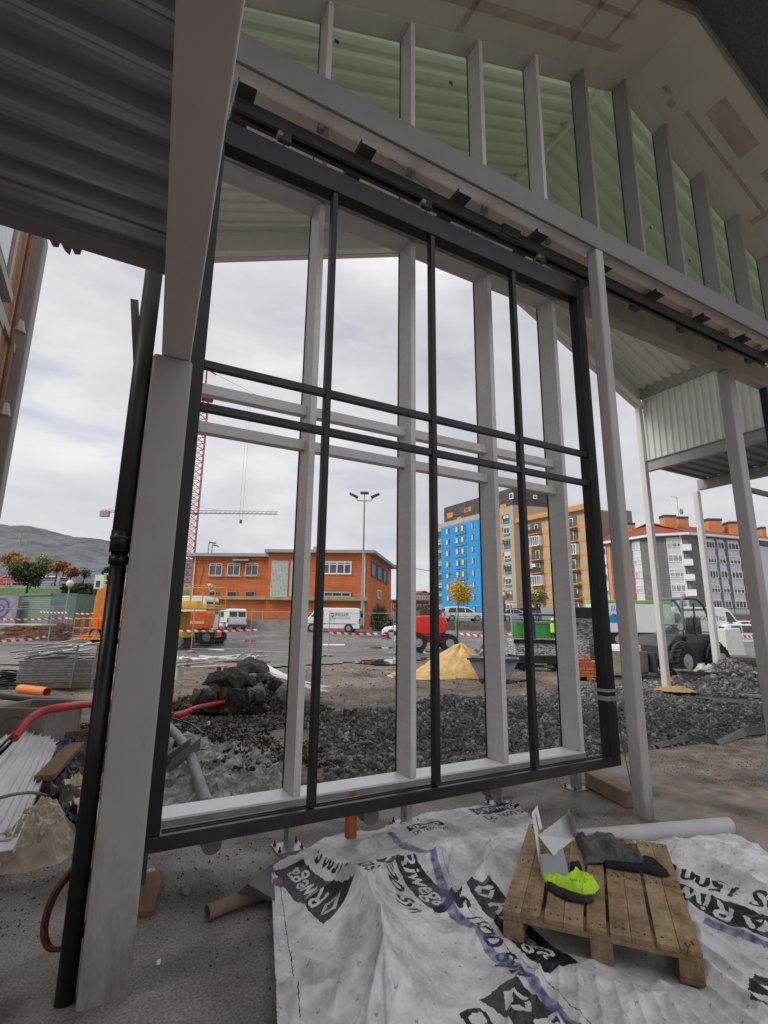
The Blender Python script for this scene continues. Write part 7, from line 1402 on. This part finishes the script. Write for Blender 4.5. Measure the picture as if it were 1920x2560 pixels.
tag(o,'wide grey white printed roofing membrane spread wrinkled over the floor under the pallet','membrane')
# rolled end and core
a=PZ(1480,2098,.05); q=PZ(1825,2068,.05); a.z=q.z=.062; t=thing('membrane_roll','rolled grey end of membrane lying behind the pallet','membrane roll',a); MB().cyl(a-(q-a)*.25,q,.058,n=28).obj('roll',M('membrane_back',(.46,.45,.46),.5,.1,4,bump=.2),t,bevel=.004); MB().ring(q-(q-a).normalized()*.01,q+(q-a).normalized()*.012,.048,.036,24).obj('roll_core',BLK2,t)
a=PZ(518,2282,.04); q=PZ(700,2210,.04); d=(q-a).normalized(); single(MB().ring(a,q,.037,.032,22),'cardboard_core',M('brown_cardboard_tube',(.19,.14,.11),.8,.15,5),'brown cardboard core tube sticking out left of the membrane','tube',a)
mb=MB(); A_=PZ(585,2238,.05);B0=PY(683,2160,PZ(690,2200,0).y+.03);C0=PZ(688,2250,.06); D0=PZ(620,2210,.16); F0=PZ(676,2182,.05)
mb.add([A_,D0,B0,C0,F0,A_+Vector((0,.01,-.01)),D0+Vector((0,.01,-.01)),B0+Vector((0,.01,0)),C0+Vector((0,.01,-.01)),F0+Vector((0,.01,-.01))],[(0,3,1),(1,3,2),(3,4,2),(5,6,8),(6,7,8),(8,7,9)]); single(mb,'membrane_flap',M('membrane_dark_back',(.13,.125,.13),.6,.15,5,bump=.3),'dark grey folded flap of membrane at the left corner of the printed sheet','membrane',A_,recalc=False)
a=PZ(1215,2008,.03); q=PZ(1282,1998,.05); a.z=q.z=.07; single(MB().cyl(a,q,.016,n=12),'cardboard_stick',MATS['brown_cardboard_tube'],'thin brown stick at the upper edge of the membrane','stick',a)
# ---- pallet with things on it
c0=Vector((2.0,2.33,0));c1=Vector((2.942,3.106,0));c2=Vector((3.434,2.34,0));c3=Vector((2.496,1.595,0)); ctr=(c0+c1+c2+c3)/4; ang=math.atan2((c1-c0).y,(c1-c0).x)
PW=M('new_pallet_pine',(.31,.205,.11),.75,.2,2.2,bump=.35,scuff=(.10,.07,.045),bscale=50,stretch=(2,14,14),col2=(.52,.37,.20)); PW2=M('new_pallet_pine_b',(.35,.235,.125),.75,.2,2.6,bump=.35,scuff=(.10,.07,.045),bscale=50,stretch=(2,14,14),col2=(.48,.33,.19)); PW3=M('new_pallet_pine_c',(.41,.29,.165),.75,.2,2.0,bump=.35,scuff=(.14,.10,.065),bscale=50,stretch=(2,14,14),col2=(.56,.42,.25))
LN=(c1-c0).length; WN=(c3-c0).length; PH=.158
t=pallet('wooden_pallet','pale new wooden pallet lying on the printed membrane',ctr+Vector((0,0,.02)),ang,LN,WN,PH-.02,PW,9,[.002,.018,.002,.016,.016,.002,.022,.002],[PW,PW3,PW2,PW,PW2,PW3,PW2,PW,PW3])
NAIL=M('rusty_nail',(.05,.035,.03),.6,.2); r=random.Random(2); mb=MB(); y=-WN/2; bw=(WN-.082)/9; gp_=[.002,.018,.002,.016,.016,.002,.022,.002,0]
for k in range(9):
    for x in (-LN/2+.05,0,LN/2-.06):
        for yy in (.028,bw-.028): mb.cyl((x+r.uniform(-.025,.025),y+yy+r.uniform(-.006,.006),PH-.021),(x,y+yy,PH-.0185),.0045,n=7)
    y+=bw+gp_[k]
t_n=mb.obj('nail_heads',NAIL,t,local=True); t_n['kind']='stuff'
PT=t.matrix_basis.copy() if 0 else Matrix.Translation(ctr)@Matrix.Rotation(ang,4,'Z')
MTL=M('bare_sheet_metal',(.50,.52,.53),.32,.06,4,metal=.5)
# folded sheet metal bracket: corners picked from the photo, lying and standing on the pallet
def PP(px,py,z): return PZ(px,py,z)
zt_=PH+.004
tm=thing('folded_sheet_metal','folded grey sheet metal bracket with two upright wings on the pallet','sheet metal',PP(*W3p(430,700),zt_))
base=[PP(*W3p(368,755),zt_),PP(*W3p(520,742),zt_),PP(*W3p(480,560),zt_+.06),PP(*W3p(335,600),zt_+.06)]
MB().slab(*base,(0,0,.004)).obj('base_plate',MTL,tm)
up0=PY(*W3p(425,598),base[2].y-.03); A1=PY(*W3p(548,495),base[2].y+.08); A2=PY(*W3p(505,355),base[2].y+.12); A3=PY(*W3p(392,438),base[3].y+.10); A4=PY(*W3p(335,480),base[3].y+.02)
MB().slab(A4,up0,A1,A2,(.003,.004,0)).add([A4,A2,A3,A4+Vector((.003,.004,0)),A2+Vector((.003,.004,0)),A3+Vector((.003,.004,0))],[(0,1,2),(5,4,3)]).obj('wing',MTL,tm)
A5=A2+(A1-A2)*1.0; e1=PY(*W3p(512,325),A2.y-.04); e2=PY(*W3p(560,468),A1.y-.04); MB().slab(A2,A1,e2,e1,(.002,.003,0)).obj('wing_lip',MTL,tm)
l0=PY(*W3p(340,640),base[3].y);l1=PY(*W3p(298,352),base[3].y+.14);l2=PY(*W3p(330,306),base[3].y+.15);l3=PY(*W3p(360,440),base[3].y+.08); l4=PY(*W3p(333,458),base[3].y+.07); l5=PY(*W3p(368,755),base[0].y)
MB().slab(l1,l2,l3,l4,(.003,.003,0)).slab(l1,l4,l5,l0,(.003,.003,0)).obj('wing',MTL,tm); MB().slab(PY(*W3p(318,358),l3.y-.01),PY(*W3p(323,358),l3.y-.01),PY(*W3p(343,452),l3.y-.03),PY(*W3p(338,452),l3.y-.03),(0,.001,0)).obj('slot',BLK,tm)
# crumpled cloths
def cloth(name,label,cat,poly,mat,amp,fq,seed,z0,n=90,edge=.03,dome=.05,pw=.5):
    P0=[PZ(*W3p(x,y),z0) for x,y in poly]; px=np.array([p.x for p in P0]);py=np.array([p.y for p in P0]); mx,my=px.mean(),py.mean()
    def inside(x,y):
        c=np.zeros(x.shape,bool); j=len(px)-1
        for i in range(len(px)): c^=((py[i]>y)!=(py[j]>y))&(x<(px[j]-px[i])*(y-py[i])/(py[j]-py[i]+1e-12)+px[i]); j=i
        return c
    def dist(X,Y):
        d=np.full(X.shape,9.); j=len(px)-1
        for i in range(len(px)):
            dx,dy=px[i]-px[j],py[i]-py[j]; t=np.clip(((X-px[j])*dx+(Y-py[j])*dy)/(dx*dx+dy*dy),0,1); d=np.minimum(d,np.hypot(X-px[j]-dx*t,Y-py[j]-dy*t)); j=i
        return d
    def fz(X,Y):
        d=np.clip(dist(X,Y)/edge,0,1); u=X+.05*fbm(X*9,Y*9,2,seed+5); v=Y+.05*fbm(X*9+3,Y*9,2,seed+6)
        return z0+.003+d**pw*(dome*.6+amp*((1-np.abs(2*fbm(u*fq,v*fq,3,seed)))**2.5*.8+(1-np.abs(2*fbm(u*fq*2.6,v*fq*2.6,2,seed+1)))**3*.3))
    o=grid(name,px.min(),px.max(),n,py.min(),py.max(),n,fz,[mat],mask=inside); return tag(o,label,cat)
cloth(BAGARGS[0],BAGARGS[1],BAGARGS[2],[((x-1200)/.434,(y-1880)/.434) for x,y in BAGARGS[3]],BAGARGS[4],.11,6.5,15,-.004,300,.12,.13,1.3)
cloth('work_cloth','crumpled grey work cloth on the pallet','cloth',[(545,505),(600,520),(700,520),(760,515),(830,555),(900,590),(945,640),(940,665),(850,655),(760,645),(680,650),(600,655),(590,600)],M('grey_work_cloth',(.04,.042,.046),.85,.3,9,bump=.6,bscale=60,col2=(.14,.14,.138)),.05,9,41,zt_,110,.03,.05)
cloth('work_glove','black work glove at the end of the grey cloth','glove',[(700,640),(800,625),(950,605),(1010,625),(1050,660),(1080,690),(1098,722),(1040,722),(960,700),(850,690),(740,670)],M('black_knit',(.010,.010,.011),.95,.3,20,bump=.4),.012,12,43,zt_+.001,90,.02,.014)
cloth('work_glove','black knitted glove under the folded sheet metal','glove',[(520,640),(575,640),(590,690),(560,705),(520,690)],MATS['black_knit'],.012,12,44,zt_,50,.02,.02)
cloth('hi_vis_glove','bright yellow hi-vis glove beside the folded sheet metal on the pallet','glove',[(345,700),(380,735),(470,755),(520,740),(525,700),(560,700),(600,740),(660,760),(690,790),(660,830),(600,840),(520,825),(440,790),(380,765)],HIV,.045,11,45,zt_,110,.03,.035)
gq=[(380,755),(460,790),(560,825),(650,840),(660,870),(610,880),(520,865),(440,830),(375,785)]
cloth('glove_palm','dark rubber palm of the hi-vis glove','glove',gq,M('dark_glove_rubber',(.014,.014,.015),.7,.2,15,bump=.3),.012,12,46,zt_,80,.02,.022)
for o_ in ('glove_palm',): q_=COL.objects[o_]; q_.parent=COL.objects['hi_vis_glove']; del q_['label']; del q_['category']
v,f=textmesh('081'); v=v*.0; 
tx=textmesh('180',1,.01); pa_=PZ(*W3p(590,775),zt_+.05); ud=(PZ(*W3p(535,762),zt_+.05)-pa_); ud.normalize(); wd_=.06; s=wd_/tx[0][:,0].max(); nn=Vector((-ud.y,ud.x,0)); 
mb=MB(); mb.add([pa_+ud*(a*s)+nn*(b*s)+Vector((0,0,.028)) for a,b,_ in tx[0]],[tuple(k) for k in tx[1]]); mb.obj('print',M('faded_print',(.12,.20,.03),.7,.1),COL.objects['hi_vis_glove'],recalc=False)
hose('wire_bit','thin bent wire on the near right corner of the pallet',[PZ(*W3p(1195,1180),zt_+.002),PZ(*W3p(1200,1130),zt_+.01),PZ(*W3p(1213,1105),zt_+.004)],.0025,NAIL,'wire',5)
